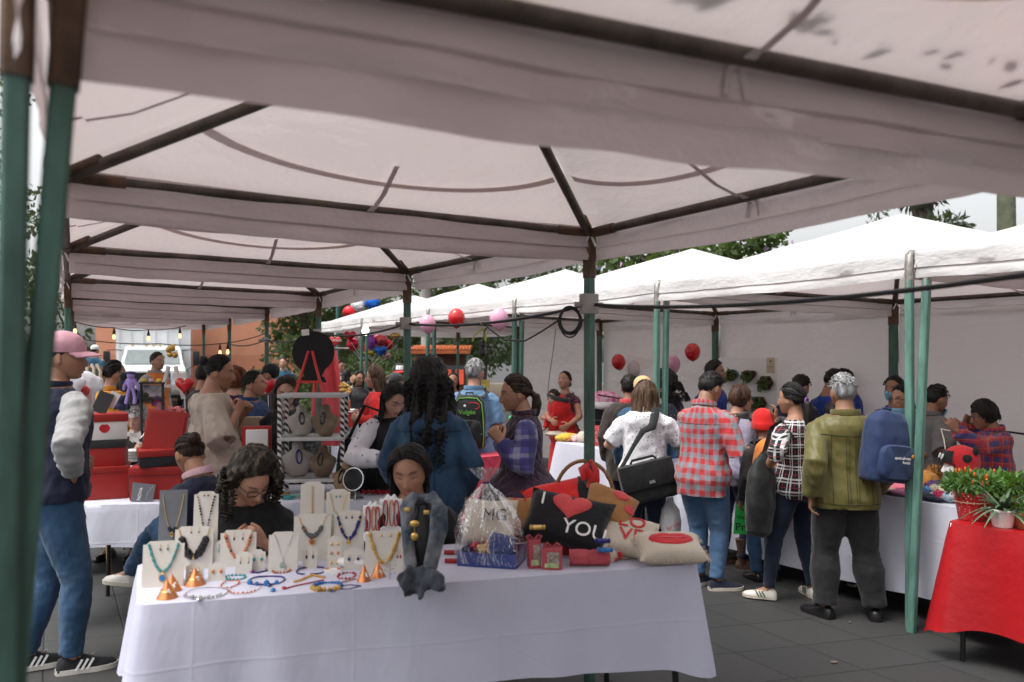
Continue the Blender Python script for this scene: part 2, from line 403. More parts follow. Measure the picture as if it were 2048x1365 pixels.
TPROF = {  # height, half width, half depth, y offset (all / stature)
 'f': [(.455, .085, .062, -.004), (.50, .104, .074, -.006), (.535, .103, .073, -.003), (.575, .088, .064, 0), (.62, .078, .058, .002), (.665, .079, .062, .004), (.715, .083, .072, .012), (.745, .083, .070, .010), (.772, .080, .060, .0), (.797, .070, .052, -.004), (.816, .056, .045, -.006), (.832, .044, .040, -.006), (.846, .038, .037, -.006)],
 'm': [(.455, .085, .062, -.004), (.50, .098, .070, -.004), (.535, .097, .068, 0), (.575, .092, .066, .002), (.62, .091, .064, .004), (.665, .090, .065, .004), (.715, .094, .068, .005), (.745, .095, .067, .004), (.772, .090, .062, .0), (.797, .079, .054, -.004), (.816, .062, .046, -.006), (.832, .048, .041, -.006), (.846, .041, .038, -.006)]}
def hair_parts(b, sb, st, hs, Hm, Rt, r, male, dens=0):
    """fills builder b (local to the person) with a hair shell and its falling parts; Hm = head matrix 4x4"""
    kind = st[0]; L = st[1] if len(st) > 1 else .3
    nu, nv = 60, 44
    T, P, x, y, z = head_shape(nu, nv); aT = np.abs(T); D = np.degrees
    # hairline
    fl = 44-26*np.clip(aT/1.15, 0, 1)**2
    side = {'short': -4, 'curly': -30, 'long': -36, 'bob': -40, 'bun': -8, 'pony': -8, 'tight': -8}.get(kind, -8)
    back = {'short': -34, 'long': -52, 'bob': -52, 'curly': -52}.get(kind, -30)
    lim = np.where(aT < 1.15, fl, np.where(aT < 1.75, 18+(side-18)*ss(1.15, 1.45, aT), side+(back-side)*ss(1.75, 2.3, aT)))
    cov = ss(-5, 5, D(P)-lim)
    if kind == 'bob' and len(st) > 2: cov = np.maximum(cov, ss(-5, 5, D(P)-np.where(aT < .9, 14, lim)))
    thick = {'short': .012, 'curly': .044, 'long': .013, 'bob': .020, 'bun': .008, 'pony': .012, 'tight': .006}.get(kind, .01)
    th = thick*(1+.8*np.clip(z/.11, 0, 1)*(kind in ('short', 'curly')))
    if kind == 'short': th = th*(1-.65*ss(-.02, -.08, z))
    th = th*(.30+.70*ss(0, 26, D(P)-lim))
    off = cov*th-.016*(1-cov)
    Nn = np.stack([x/.073**2, y/.094**2, z/.11**2], -1); Nn /= np.linalg.norm(Nn, axis=-1, keepdims=True)
    pts = np.stack([x, y, z], -1)
    fq = folds(pts.reshape(-1, 3), int(r.integers(1e6)), .03 if kind == 'curly' else .035, .3 if kind != 'curly' else 1).reshape(x.shape)
    amp = {'curly': .013, 'short': .004, 'long': .002, 'bob': .003}.get(kind, .0015)
    pts = pts+Nn*(off+cov*fq*amp)[..., None]
    pts *= hs
    b.M = Hm.copy(); b.rings([[Vector(p) for p in row] for row in pts])
    b.M = Matrix.Identity(4)
    Hc = Hm.translation; HR = Hm.to_3x3(); dn = Vector((0, 0, -1))
    def fall(L, rx, ry, yo, wav=.004, taper=.75, span=2.15, rows=14, k=26, lift=0):
        ring = []
        for i in range(rows+1):
            t = i/rows; q = HR.to_quaternion().slerp(Rt.to_quaternion(), min(1, t*1.6)).to_matrix()
            s = 1-(1-taper)*t**1.5; up0 = .080*hs; d = t*(L+up0)
            s *= .62+.38*ss(0, up0*.95, d)
            ctr = Hc+q@Vector((0, yo*hs-.012*hs*(1-ss(0, up0, d)), 0))+HR@Vector((0, 0, up0-min(d, up0*1.2)))+dn*max(0, d-up0*1.2)+Rt@Vector((0, -.055*ss(.13, .30, d), 0))
            rr = []
            for j in range(k):
                a = -span+2*span*j/(k-1)
                wv = 1+wav/.08*math.sin(a*9+i*.35+seedp)+wav/.11*math.sin(a*17+2*seedp-i*.2)
                rr.append(ctr+q@Vector((math.sin(a)*rx*hs*s*wv, -math.cos(a)*ry*hs*wv*(1-.15*t)*s, 0)))
            for j in range(k-1, -1, -1):
                a = -span+2*span*j/(k-1)
                rr.append(ctr+q@Vector((math.sin(a)*rx*hs*s*.80, -math.cos(a)*ry*hs*.66*(1-.15*t)*s, 0)))
            ring.append(rr)
        b.rings(ring)
    seedp = float(r.uniform(0, 6))
    if kind in ('long', 'curly', 'bob'):
        if kind == 'long': k_w = st[2] if len(st) > 2 else 1; fall(L, .082*k_w, .100, -.006, .006, 1.0 if k_w > 1 else .92, 1.80)
        elif kind == 'curly': fall(L, .138, .140, -.01, .016, .95, 2.2)
        else: fall(L, .083, .106, -.010, .004, .96, 1.62)
        n = 230 if kind == 'curly' else 34      # loose strands over the mass
        for i in range(n):
            a = r.uniform(-1.75, 1.75) if kind != 'curly' else r.uniform(-2.2, 2.2)
            s0 = r.uniform(.0, .78) if kind == 'curly' else r.uniform(0, .2); ln = (L+.1)*r.uniform(.16, .30) if kind == 'curly' else (L+.012)*r.uniform(.8, 1.0)
            rx_, ry_ = (.086, .103) if kind == 'long' else ((.140, .143) if kind == 'curly' else (.087, .109))
            p0 = Hc+HR@Vector((math.sin(a)*rx_*hs*.98, -math.cos(a)*ry_*hs*.98, (.012-s0*.2)*hs))
            if kind == 'curly': p0 = p0+dn*(L*s0*1.1)+Rt@Vector((0, -.04*s0*2, 0))
            pp = []
            m = 12 if kind == 'curly' else 5
            for j in range(m):
                t = j/(m-1); q = p0+dn*ln*t+Rt@Vector((math.sin(a)*.006*t, -math.cos(a)*.006*t-(.055*float(ss(.13, .3, ln*t+.07)) if kind == 'long' else 0), 0))
                if kind == 'curly': q = q+Vector((math.cos(t*14+i), math.sin(t*14+i), 0))*.012
                else: q = q+Vector((math.sin(t*5+i), math.cos(t*4+i), 0))*.004
                pp.append(q)
            sb.tube(pp, [(.0042 if kind == 'curly' else .0045)*(1-.7*j/(m-1)) for j in range(m)], 5)
    # combed or cropped locks laid over the shell
    def on(d, k=1.0):
        d = Vector(d).normalized(); n_ = Vector((d.x/.073, d.y/.094, d.z/.110)).normalized()
        return Hm@((Vector((.073*d.x, .094*d.y-.012*max(0, d.z)**2*max(0, d.y), .110*d.z))+n_*(thick*k+.0015))*hs)
    if dens:
        def lock(d0, d1, r_, m=7, lift=.0):
            d0, d1 = Vector(d0).normalized(), Vector(d1).normalized(); pp = []
            for j in range(m): t = j/(m-1); pp.append(on(d0.lerp(d1, t), (.55+.75*min(1, t*2.2))+lift*math.sin(PI*t)))
            sb.tube(pp, [r_*(.5+.9*math.sin(PI*min(.95, .12+t_/(m-1)*.8))) for t_ in range(m)], 5)
        if kind in ('bun', 'pony', 'tight'):
            zb = .18 if kind == 'bun' else -.15
            for i in range(int(70*dens)):
                a = r.uniform(-2.0, 2.0); el = math.radians(52-26*min(1, abs(a)/1.15)**2) if abs(a) < 1.15 else math.radians(r.uniform(0, 22))
                lock((math.sin(a)*math.cos(el), math.cos(a)*math.cos(el), math.sin(el)), (math.sin(a)*.25, -1, zb+.25*math.cos(a)), .0024)
        elif kind in ('long', 'bob'):
            part = .22
            for i in range(int(80*dens)):
                y0 = r.uniform(-.5, .72); s_ = r.choice((-1, 1)); e = r.uniform(-.25, .6); zt = r.uniform(-.25, .15)
                if y0 > .55: e = min(e, .35)
                lock((part+.03*s_, y0, max(.62, 1-.4*y0*y0)), (s_, e*.9-.15, zt), .0026)
        elif kind == 'short':
            for i in range(int(170*dens)):
                a = r.uniform(-PI, PI); el = math.asin(r.uniform(.30, 1)); d0 = Vector((math.sin(a)*math.cos(el), math.cos(a)*math.cos(el), math.sin(el)))
                if abs(a) < 1.0 and el < .95: continue
                d1 = d0+Vector((r.uniform(-.10, .10), .16+r.uniform(-.05, .1), r.uniform(-.12, .02))); lock(d0, d1, .0026, 4, .35)
    if kind == 'bun':
        c = Hm@Vector((0, -.112*hs, (.018+(L if len(st) > 1 else 0))*hs)); b.ball(c, (.040*hs, .034*hs, .040*hs), 14)
        b.tube([c+HR@Vector((math.cos(t)*.03, .012, math.sin(t)*.03)) for t in np.linspace(0, 5, 10)], .012*hs, 6)
    if kind == 'pony':
        p0 = Hm@Vector((0, -.098*hs, -.02*hs)); pb = Rt@Vector((0, -1, 0))
        pp = [p0+HR@Vector((0, .03, .01)), p0, p0+pb*.03+dn*.02, p0+pb*.035+dn*(L*.4), p0+pb*.03+dn*(L*.75), p0+pb*.02+dn*L]
        b.tube(pp, [.018, .02, .03, .036, .028, .008], 12, hint=(1, 0, 0))
        for i in range(14):
            o = Vector((r.uniform(-.02, .02), r.uniform(-.02, .0), 0))
            sb.tube([q+o*k_ for q, k_ in zip(pp[1:], (.5, 1, 1.3, 1.1, .6))], [.006, .006, .006, .005, .002], 5)
PEOPLE = []
def person(px, Y, face, top, py=None, H=None, sex='f', skin=0, hair=('short',), hm=None, bottom=None, shoes=None, R_=None, L_=None,
           head=(0, 0, 0), lean=0, sit=None, feet=None, build=1.0, label='', cat='person', seed=1, lod=1, glasses=None, mask=None, eyes='open', stub=0, skirt=None, group=None, thumb=None, fat=0.0, twist=0, locks=True):
    """a standing or seated figure. face: 0 = back to the camera, 90 = facing right. py = pixel row of the top of the head."""
    r = np.random.default_rng(seed); hm = hm or H_BLACK
    top_z = zat(py, Y)-.018 if py is not None else H
    H = H or top_z*1.0
    x0 = xat(px, Y)
    rz = -R(face)
    root_M = Matrix.Translation((x0, Y, 0))@Matrix.Rotation(rz, 4, 'Z'); inv = root_M.inverted()
    pel_z = .525*H if not sit else .5
    for itn in range(3):
        hs = (.135*H/.22)**.5*1.0 if H < 1.4 else .135*H/.22*1.03
        hs = max(.86, min(1.06, hs))
        P0 = Vector((0, 0, pel_z))
        if not sit: P0.y = -math.sin(R(lean))*.12*H
        def spine(h, H=H, P0=P0):
            u = (h-.525)*H
            if u <= 0: a = R(lean)*.25; q = Matrix.Rotation(-a, 3, 'X'); return P0+q@Vector((0, 0, u)), q
            a = R(lean)*(.35+.65*min(1, u/(.2*H))); q = Matrix.Rotation(-a, 3, 'X')@Matrix.Rotation(R(twist)*min(1, u/(.2*H)), 3, 'Z')
            am = R(lean)*(.35+.325*min(1, u/(.2*H)))
            return P0+Matrix.Rotation(-am, 3, 'X')@Vector((0, 0, u)), q
        Nb, Nq = spine(.845)
        hq = Matrix.Rotation(-R(lean)*.35, 3, 'X')@Matrix.Rotation(-R(head[0]), 3, 'Z')@Matrix.Rotation(-R(head[1]), 3, 'X')@Matrix.Rotation(R(head[2] if len(head) > 2 else 0), 3, 'Y')
        nk = Matrix.Rotation(-R(lean)*.8-R(head[1])*.35, 3, 'X')
        skb = Nb+nk@Vector((0, .008*H, .034*H))
        Hc = skb+hq@Vector((0, .018*hs, .072*hs))
        tz = (Hc+hq@Vector((0, 0, .110*hs))).z
        tz = max(tz, (Hc+hq@Vector((0, -.05*hs, .098*hs))).z)
        if py is None: break
        if sit: pel_z += top_z-tz
        else: H *= top_z/tz; pel_z = .525*H
    Hm = Matrix.Translation(Hc)@hq.to_4x4()
    root = empty('person', root_M.translation, rz, label, cat, group)
    root_inv = lambda o: o
    prof = [list(p) for p in TPROF[sex]]
    for p in prof:
        p[1] *= build; p[2] *= build
        if fat and .5 < p[0] < .72: p[2] *= 1+fat; p[3] += fat*.02; p[1] *= 1+fat*.5
    def ring(p, g, k=22, ex=2.4, dy=0):
        o, q = spine(p[0]); out = []
        for j in range(k):
            a = 2*PI*j/k; c, s = math.cos(a), math.sin(a)
            cx = math.copysign(abs(c)**(2/ex), c); sy = math.copysign(abs(s)**(2/ex), s)
            out.append(o+q@Vector((cx*(p[1]*H+g), p[3]*H+sy*(p[2]*H+g)+dy, 0)))
        return out
    # joints
    sh = {}; el = {}; wr = {}; hd = {}
    for s, T in ((1, R_), (-1, L_)):
        o, q = spine(.778); shw = (.104 if sex == 'm' else .090)*build**.5
        S = o+q@Vector((s*shw*H, 0, 0)); a, b_ = .175*H, .150*H
        pose, hint, pole = 'relax', None, None
        if T is None:
            tgt = S+Vector((s*.035*H, .02*H, -.30*H)); pole = (s*.4, -1, 0)
        else:
            t = T['p']
            tgt = inv@at(*t) if T.get('w', True) else Vector(t)
            pose = T.get('pose', 'grip'); hint = T.get('thumb'); pole = T.get('pole')
        E, W = ik(S, tgt, a, b_, pole or (s*.7, -.5, -.9))
        sh[s], el[s], wr[s] = S, E, W
        hd[s] = (pose, hint, T.get('dir') if T else None)
    hip = {}; kn = {}; an = {}; ft = {}
    for s in (1, -1):
        o, q = spine(.50); hip[s] = o+q@Vector((s*.052*H, 0, 0))
        if sit:
            f = feet[0 if s > 0 else 1] if feet else (s*.09, .42)
            A = Vector((f[0], f[1], .045*H+(f[3] if len(f) > 3 else 0)))
        else:
            f = feet[0 if s > 0 else 1] if feet else (s*.058*H, 0)
            A = Vector((f[0], f[1]-.02, .045*H))
        fa = f[2] if len(f) > 2 else s*8
        K, A2 = ik(hip[s], A, .236*H, .226*H, (s*.08, 1, .3 if sit else 0))
        kn[s], an[s], ft[s] = K, A2, fa
    # ---- body: torso, neck, limbs as one continuous skin, then head and hands joined in
    b = MB(); b.rings([ring(p, -.004) for p in prof])
    b.tube([Nb-Vector((0, 0, .03)), Nb+Vector((0, .0, .0)), skb, Hc+hq@Vector((0, -.012, -.01))], [.05*H*build**.5, .036*H*build**.5, .033*H*build**.5, .03*H], 12)
    for s in (1, -1):
        S, E, W = sh[s], el[s], wr[s]; o, q = spine(.772)
        bs_ = build**.6
        b.tube([o+q@Vector((s*.05*H, 0, 0)), S, S.lerp(E, .4), E, E.lerp(W, .25), W, W+(W-E).normalized()*.012], [.032*H*bs_, .032*H*bs_, .029*H*bs_, .0245*H*bs_, .0255*H*bs_, .0165*H, .015*H], 10, roundcap=True)
        b.tube([hip[s], hip[s].lerp(kn[s], .5), kn[s], kn[s].lerp(an[s], .3), an[s]], [.054*H*bs_, .043*H*bs_, .030*H*bs_, .030*H*bs_, .018*H], 10, roundcap=True)
        fd = Matrix.Rotation(R(-ft[s]), 3, 'Z')@Vector((0, 1, 0))
        b.tube([an[s], an[s]+fd*.04-Vector((0, 0, .03)), an[s]+fd*.14-Vector((0, 0, .05))], [.02*H, .024*H, .012*H], 8, roundcap=True)
    body = remesh(b.mesh("b", False), .0135 if lod else .02, 3)
    parts = [(body, 0)]
    hdm = head_mesh(hs, lod, sex == 'm', stub, eyes == 'down', seed); hdm.transform(Hm); parts.append((hdm, 0))
    eb = MB(); eb.M = Hm
    for s in (1, -1):   # ears
        eb.ball((s*.0735*hs, -.010*hs, -.012*hs), (.008*hs, .018*hs, .031*hs), 10, Matrix.Rotation(s*R(-18), 3, 'Z'))
        eb.ball((s*.076*hs, -.002*hs, -.026*hs), (.007*hs, .011*hs, .013*hs), 8)
    parts.append((eb.mesh("e"), 0))
    for s in (1, -1):
        pose, hint, dr = hd[s]; v, fc = hand_mesh(pose)
        d = (Vector(dr) if dr else (wr[s]-el[s])).normalized()
        hn = Vector(hint) if hint else (Vector((0, 1, .2)) if d.z < -.6 else Vector((0, 0, 1)))
        yv = (hn-d*hn.dot(d)).normalized(); xv = yv.cross(d)
        sc = H/1.6*.98; sc = max(.7, sc)
        M3 = Matrix((xv, yv, d)).transposed(); vv = v.copy()
        if s < 0: vv[:, 0] *= -1
        vv = vv@np.array(M3.transposed())*sc+np.array(wr[s])
        hm_ = bpy.data.meshes.new("h"); hm_.from_pydata(vv.tolist(), [], [f[::-1] for f in fc] if s < 0 else fc); hm_.update()
        parts.append((hm_, 0))
    if eyes == 'open':
        ew, ei = MB(), MB(); ew.M = Hm; ei.M = Hm
        for s in (1, -1):
            ew.ball((s*.031*hs, .0795*hs, 0), (.0115*hs, .0060*hs, .0046*hs), 10)
            ei.ball((s*.031*hs, .0825*hs, -.0003), (.0056*hs, .0042*hs, .0046*hs), 10)
            ei.tube([(s*(.031+dx)*hs, (.0835-abs(dx)*.25)*hs, (.0058-abs(dx)**2*22)*hs) for dx in (-.014, -.007, 0, .007, .014)], .0013*hs, 5)
        parts.append((ew.mesh("e"), 1)); parts.append((ei.mesh("e"), 2))
    bm_ = join(parts, "person_body")
    for me, _ in parts: bpy.data.meshes.remove(me)
    link('body', bm_, [SKIN[skin], M_EYE, M_IRIS], root)
    # ---- hair
    if hair[0] != 'none':
        hb = MB(); sb_ = MB(); hair_parts(hb, sb_, hair, hs, Hm, Matrix.Rotation(-R(lean)*.4, 3, 'X'), r, sex == 'm', (0, .6, 1)[lod]*locks)
        hme = remesh(hb.mesh("h", False), .0062 if lod > 1 else .0085, 4, .6)
        pv_ = vco(hme); cz = hair[0] == 'curly'
        setco(hme, pv_+vno(hme)*(folds(pv_, seed*7+1, .030 if cz else .014, .8 if cz else .10)*(.009 if cz else .0022)+folds(pv_, seed*7+2, .05, .3)*.003)[:, None])
        if sb_.v: hme = join([(hme, 0), (sb_.mesh("s"), 0)], 'hair')
        link('hair', hme, hm, root)
    # ---- top
    t = dict(g=.014, sleeve=1.0, hem=.47, flare=0.0, wr=.010, collar=None, sm=None, sg=0.0, neck=0.0); t.update(top)
    tb = MB(); g = t['g']; rows = []
    pr = [p for p in prof if t['hem']+.012 < p[0] < .84]
    lo = [p for p in prof if p[0] <= t['hem']+.012]
    base = list(pr[0])
    if lo:
        q0, q1 = lo[-1], pr[0]; f_ = (t['hem']-q0[0])/max(1e-6, q1[0]-q0[0]); base = [t['hem']]+[q0[i]+(q1[i]-q0[i])*f_ for i in (1, 2, 3)]
    else: base[0] = t['hem']; base[1] *= 1.02; base[2] *= 1.02
    allp = [base]+pr
    for p in allp:
        fl = t['flare']*max(0, (.66-p[0])/.2)*H*.1
        p2 = list(p)
        if t.get('loose'): p2[1] = max(p2[1], (.090 if sex == 'm' else .084)*build*t['loose']*(1-max(0, p[0]-.78)*5)); p2[2] = max(p2[2], .064*build*t['loose']*(1-max(0, p[0]-.78)*6))
        if p[0] > .815: p2[1] *= 1-t['neck']*.0; g_ = g*.7
        else: g_ = g
        g_ += .020*max(0, min(1, (.60-p[0])/.05))
        rows.append(ring(p2, g_+fl, 26))
    tb.rings(rows)
    sl = t['sleeve']; sb = tb if t['sm'] is None else MB()
    if sl > 0:
        for s in (1, -1):
            S, E, W = sh[s], el[s], wr[s]; o, q = spine(.770); bs_ = build**.6
            path = [o+q@Vector((s*.05*H, 0, .004*H)), S-q@Vector((s*.016*H, 0, -.002*H)), S+(E-S)*.10, S.lerp(E, .45), E, E.lerp(W, .3), E.lerp(W, .7), W]
            rad = [.030, .0325, .0335, .032, .029, .029, .024, .0205]
            tot = [0, .03, .09, .28, .55, .69, .87, 1.0]; sg = t['sg']
            pp, rr = [], []
            for i in range(len(path)):
                if tot[i] <= sl+1e-6: pp.append(path[i]); rr.append(rad[i]*H*bs_+g*.8+sg*min(1, tot[i]*2.2))
                else:
                    k = (sl-tot[i-1])/(tot[i]-tot[i-1])
                    if k > .05: pp.append(path[i-1].lerp(path[i], k)); rr.append((rad[i-1]+(rad[i]-rad[i-1])*k)*H*bs_+g*.8+sg*min(1, sl*2.2))
                    break
            if sg > .01 and t.get('cuff'): rr[-1] -= sg*.8
            sb.tube(pp, rr, 14)
    me = remesh(tb.mesh("t", False), .0105 if lod > 1 else .013, 5)
    wrinkle(me, t['wr'], seed*3+1, .10, .5); wrinkle(me, t['wr']*.6, seed*3+2, .045, .8)
    tname = t.get('name', 'shirt'); to = link(tname, me, t['m'], root)
    if t['sm'] is not None and sl > 0:
        me = remesh(sb.mesh("s", False), .012, 2); wrinkle(me, t['wr']*1.2, seed*3+4, .08, .9); link('sleeves', me, t['sm'], root)
    if t['collar'] is not None:
        cb = MB(); o, q = spine(.838); rg = []
        for i, (gr_, up) in enumerate(((.012, -.014), (.015, .004), (.010, .018), (.003, .018), (.004, -.004))):
            rg.append([o+nk@Vector((math.cos(a)*(.047*H*build**.5+gr_), -.003*H+math.sin(a)*(.044*H+gr_)-.004, up*(1.0-.25*math.sin(a))+.006)) for a in np.linspace(0, 2*PI, 20, endpoint=False)])
        cb.rings(rg, cap=False, close=True); cb.build('collar', t['collar'], root)
    # ---- bottom
    btm = None
    if bottom:
        bt = dict(g=.010, w=1.0, ank=1.0, wr=.006, rise=.585, len=1.0); bt.update(bottom); bb = MB()
        bb.rings([ring(p, bt['g']) for p in prof if p[0] < bt['rise']])
        for s in (1, -1):
            bs_ = build**.6; A = kn[s].lerp(an[s], .98*bt['len'])
            bb.tube([hip[s]+Vector((0, 0, .03)) if not sit else hip[s], hip[s].lerp(kn[s], .45), kn[s], kn[s].lerp(A, .35), kn[s].lerp(A, .75), A],
                    [(.062*H*bs_+bt['g']), (.050*H*bs_*bt['w']+bt['g']), (.037*H*bs_*bt['w']+bt['g']), (.037*H*bs_*bt['ank']+bt['g']), (.029*H*bs_*bt['ank']+bt['g']), (.028*H*bs_*bt['ank']+bt['g'])], 14)
        me = remesh(bb.mesh("p", False), .013, 3)
        p = vco(me); kf = np.zeros(len(p))
        for s in (1, -1):
            for c_, w_ in ((kn[s], .10), (an[s]+Vector((0, 0, .05)), .10)): kf += np.exp(-((p[:, 2]-c_.z)/w_)**2)*.6
        setco(me, p+vno(me)*((folds(p, seed*5, .07, 1.3)*bt['wr']*.7+kf*folds(p, seed*5+1, .05, 2.2)*bt['wr']))[:, None])
        btm = link('trousers', me, bt['m'], root)
    if skirt:
        kb = MB(); kb.rings([ring([h_, .098*build*k_, .078*build*k_, 0], .012) for h_, k_ in ((.10, 1.35), (.25, 1.28), (.4, 1.15), (.5, 1.05), (.58, .92))])
        me = remesh(kb.mesh("k", False), .014, 2); wrinkle(me, .012, seed, .1, .15); link('skirt', me, skirt, root)
    # ---- shoes
    if shoes:
        for s in (1, -1):
            A = an[s]; q = Matrix.Rotation(R(-ft[s]), 3, 'Z'); k = H/1.6*(1.0 if sex == 'f' else 1.06); zb = A.z-.045*H
            sb2 = MB(); prof_s = [(-.058, .022, .040), (-.05, .033, .062), (-.02, .037, .082), (.02, .037, .088), (.06, .042, .068), (.10, .045, .052), (.14, .042, .045), (.168, .030, .038), (.182, .012, .028)]
            rg = []
            for y_, hw, hz in prof_s:
                rg.append([Vector((A.x, A.y, zb))+q@(Vector((math.cos(a)*hw, y_, .014+(max(0, math.sin(a))**.8*(hz-.014) if math.sin(a) > 0 else 0)))*k) for a in np.linspace(-.25*PI, 1.25*PI, 16)])
            if shoes.get('boot'): sb2.tube([Vector((A.x, A.y, zb+.05*k)), Vector((A.x, A.y, zb+.16*k)), Vector((A.x, A.y-.01, zb+.26*k))], [.042*k, .043*k, .052*k], 14)
            sb2.rings(rg); so_ = sb2.build('shoe', shoes['m'], root, ang=60)
            sl2 = MB(); out = [(-.062, 0), (-.055, .03), (-.02, .040), (.04, .042), (.10, .050), (.15, .044), (.178, .028), (.19, 0)]
            o2 = [(y_, x_) for y_, x_ in out]+[(y_, -x_) for y_, x_ in out[-2:0:-1]]
            Mx = Matrix.Translation((A.x, A.y, zb+.012*k))@q.to_4x4()
            sl2.prism([(x_*k, y_*k) for y_, x_ in o2], .022*k, Mx); sl2.build('sole', shoes.get('sole', shoes['m']), so_, ang=50)
            if shoes.get('stripe'):
                for sx_ in (1, -1):
                    st = MB(); rows = []
                    for i in range(3):
                        y_ = .02+i*.022; st.box(Vector((A.x, A.y, zb))+q@(Vector((sx_*.0435, y_+.012, .040))*k), (.004, .009*k, .05*k), rot=q@Matrix.Rotation(R(-32), 3, 'X')@Matrix.Rotation(R(-14*sx_), 3, 'Y'))
                    st.build('side_stripe', shoes['stripe'], so_)
    if glasses:
        gb = MB(); gb.M = Hm
        for s in (1, -1):
            zo = -.004 if glasses != 'up' else .085; yo = .098 if glasses != 'up' else .075
            rim = [(s*(.032+.024*math.copysign(abs(math.cos(a))**.6, math.cos(a)))*hs, (yo-abs(.024*math.cos(a)*s+.032)*.12)*hs, (zo+.017*math.copysign(abs(math.sin(a))**.7, math.sin(a)))*hs) for a in np.linspace(0, 2*PI, 16, endpoint=False)]
            gb.tube(rim, .0026*hs, 5, close=True)
            gb.tube([(s*.056*hs, (yo-.008)*hs, (zo+.006)*hs), (s*.076*hs, .05*hs, (zo+.006)*hs), (s*.0785*hs, 0, (zo+.004)*hs), (s*.077*hs, -.02*hs, (zo-.006)*hs)], .0024*hs, 5)
        gb.tube([(-.008*hs, yo*hs, (zo+.004)*hs), (0, (yo+.004)*hs, (zo+.006)*hs), (.008*hs, yo*hs, (zo+.004)*hs)], .0017*hs, 5)
        gb.build('glasses', M_BLACKPL, root)
    if mask:
        mb_ = MB(); rows = []
        for i, zz in enumerate((-.018, -.034, -.055, -.078, -.10)):
            zz += mask[1]; rows.append([Hm@(Vector((math.sin(a)*.073*(1-.06*i), (.118-.012*abs(i-1.2))*(.25+.75*math.cos(a)**.8 if abs(a) < 1.5 else .25)-.004, zz))*hs) for a in np.linspace(-1.25, 1.25, 15)])
        mb_.grid(rows); mb_.build('face_mask', mask[0], root)
    info = dict(root=root, H=H, Hm=Hm, hs=hs, M=root_M, inv=inv, sh=sh, el=el, wr=wr, spine=spine, kn=kn, an=an, top=to, btm=btm, seed=seed)
    PEOPLE.append(info); return info
from mathutils.bvhtree import BVHTree
def seam(info, obj, lines, mt, name='seam', r=.0022, d=(0, 1, 0), parent=None):
    """stitched lines laid on a garment by casting person-frame points along d onto it"""
    bv = BVHTree.FromPolygons([tuple(v.co) for v in obj.data.vertices], [tuple(p.vertices) for p in obj.data.polygons]); d = Vector(d).normalized()
    for ln in lines:
        out = []
        for i in range(len(ln)-1):
            a, c = Vector(ln[i]), Vector(ln[i+1]); n = max(2, int((c-a).length/.012))
            for k in range(n): out.append(a.lerp(c, k/n))
        out.append(Vector(ln[-1])); P = []
        for p in out:
            h = bv.ray_cast(p-d*1.0, d)
            if h[0] is not None: P.append(h[0]-d*.0012)
        if len(P) > 2: b = MB(); b.tube(P, r, 5); b.build(name, mt, info['root'])
def pockets(info, mt, face=0, back=True, xs=(1, -1), d=None):
    H = info['H']; q = Matrix.Rotation(R(face), 3, 'Z'); L = []
    for s_ in xs:
        x0, x1 = s_*.022*H, s_*.082*H; z0, z1 = .515*H, .425*H; xm = (x0+x1)/2
        L.append([q@Vector(p) for p in ((x0, 0, z0), (x1, 0, z0+.006), (x1-.006*s_, 0, z1+.02), (xm, 0, z1), (x0+.004*s_, 0, z1+.016), (x0, 0, z0))])
    seam(info, info['btm'], L, mt, 'pocket_seam', .0022, q@Vector((0, 1, 0)))
def worn(info, name, label, cat, group=None):
    """a thing carried by a person, in the person's frame"""
    o = empty(name, info['M'].translation, info['M'].to_euler().z, label, cat, group); return o
def cap_on(info, m, brim_m=None, name='cap', yaw=0, up=.0, panel=None):
    hs = info['hs']; Hm = info['Hm']@Matrix.Rotation(R(-yaw), 4, 'Z')@Matrix.Rotation(R(up), 4, 'X')
    b = MB(); b.M = Hm; rg = []
    for z, rx, ry in ((.022, .084, .108), (.04, .0855, .109), (.07, .083, .104), (.098, .070, .088), (.118, .048, .060), (.130, .018, .022)):
        rg.append([Vector((math.cos(a)*rx, math.sin(a)*ry-.004, z))*hs for a in np.linspace(0, 2*PI, 28, endpoint=False)])
    b.rings(rg); c = b.build(name, m, info['root'])
    bb = MB(); bb.M = Hm; rows = []
    for k, ext in enumerate((0, .03, .055, .072)):
        rows.append([Vector((math.sin(a)*.084*(1-.06*k/3), .0+math.cos(a)*.100+ext*math.cos(a)**.7, .030-.010*k*.7-.012*math.sin(a)**2))*hs for a in np.linspace(-1.2, 1.2, 17)])
    lo = [[p-Vector((0, 0, .004)) for p in row] for row in rows]
    bb.grid(rows); bb.grid(lo); bb.grid([rows[-1], lo[-1]]); bb.build('brim', brim_m or m, c)
    if panel:
        pb = MB(); pb.M = Hm
        pb.grid([[Vector((math.sin(a)*rx, math.cos(a)*ry-.004, z))*hs*1.012 for a in np.linspace(-.75, .75, 9)] for z, rx, ry in ((.04, .0855, .109), (.07, .083, .104), (.098, .070, .088))]); pb.build('front_panel', panel, c)
    return c
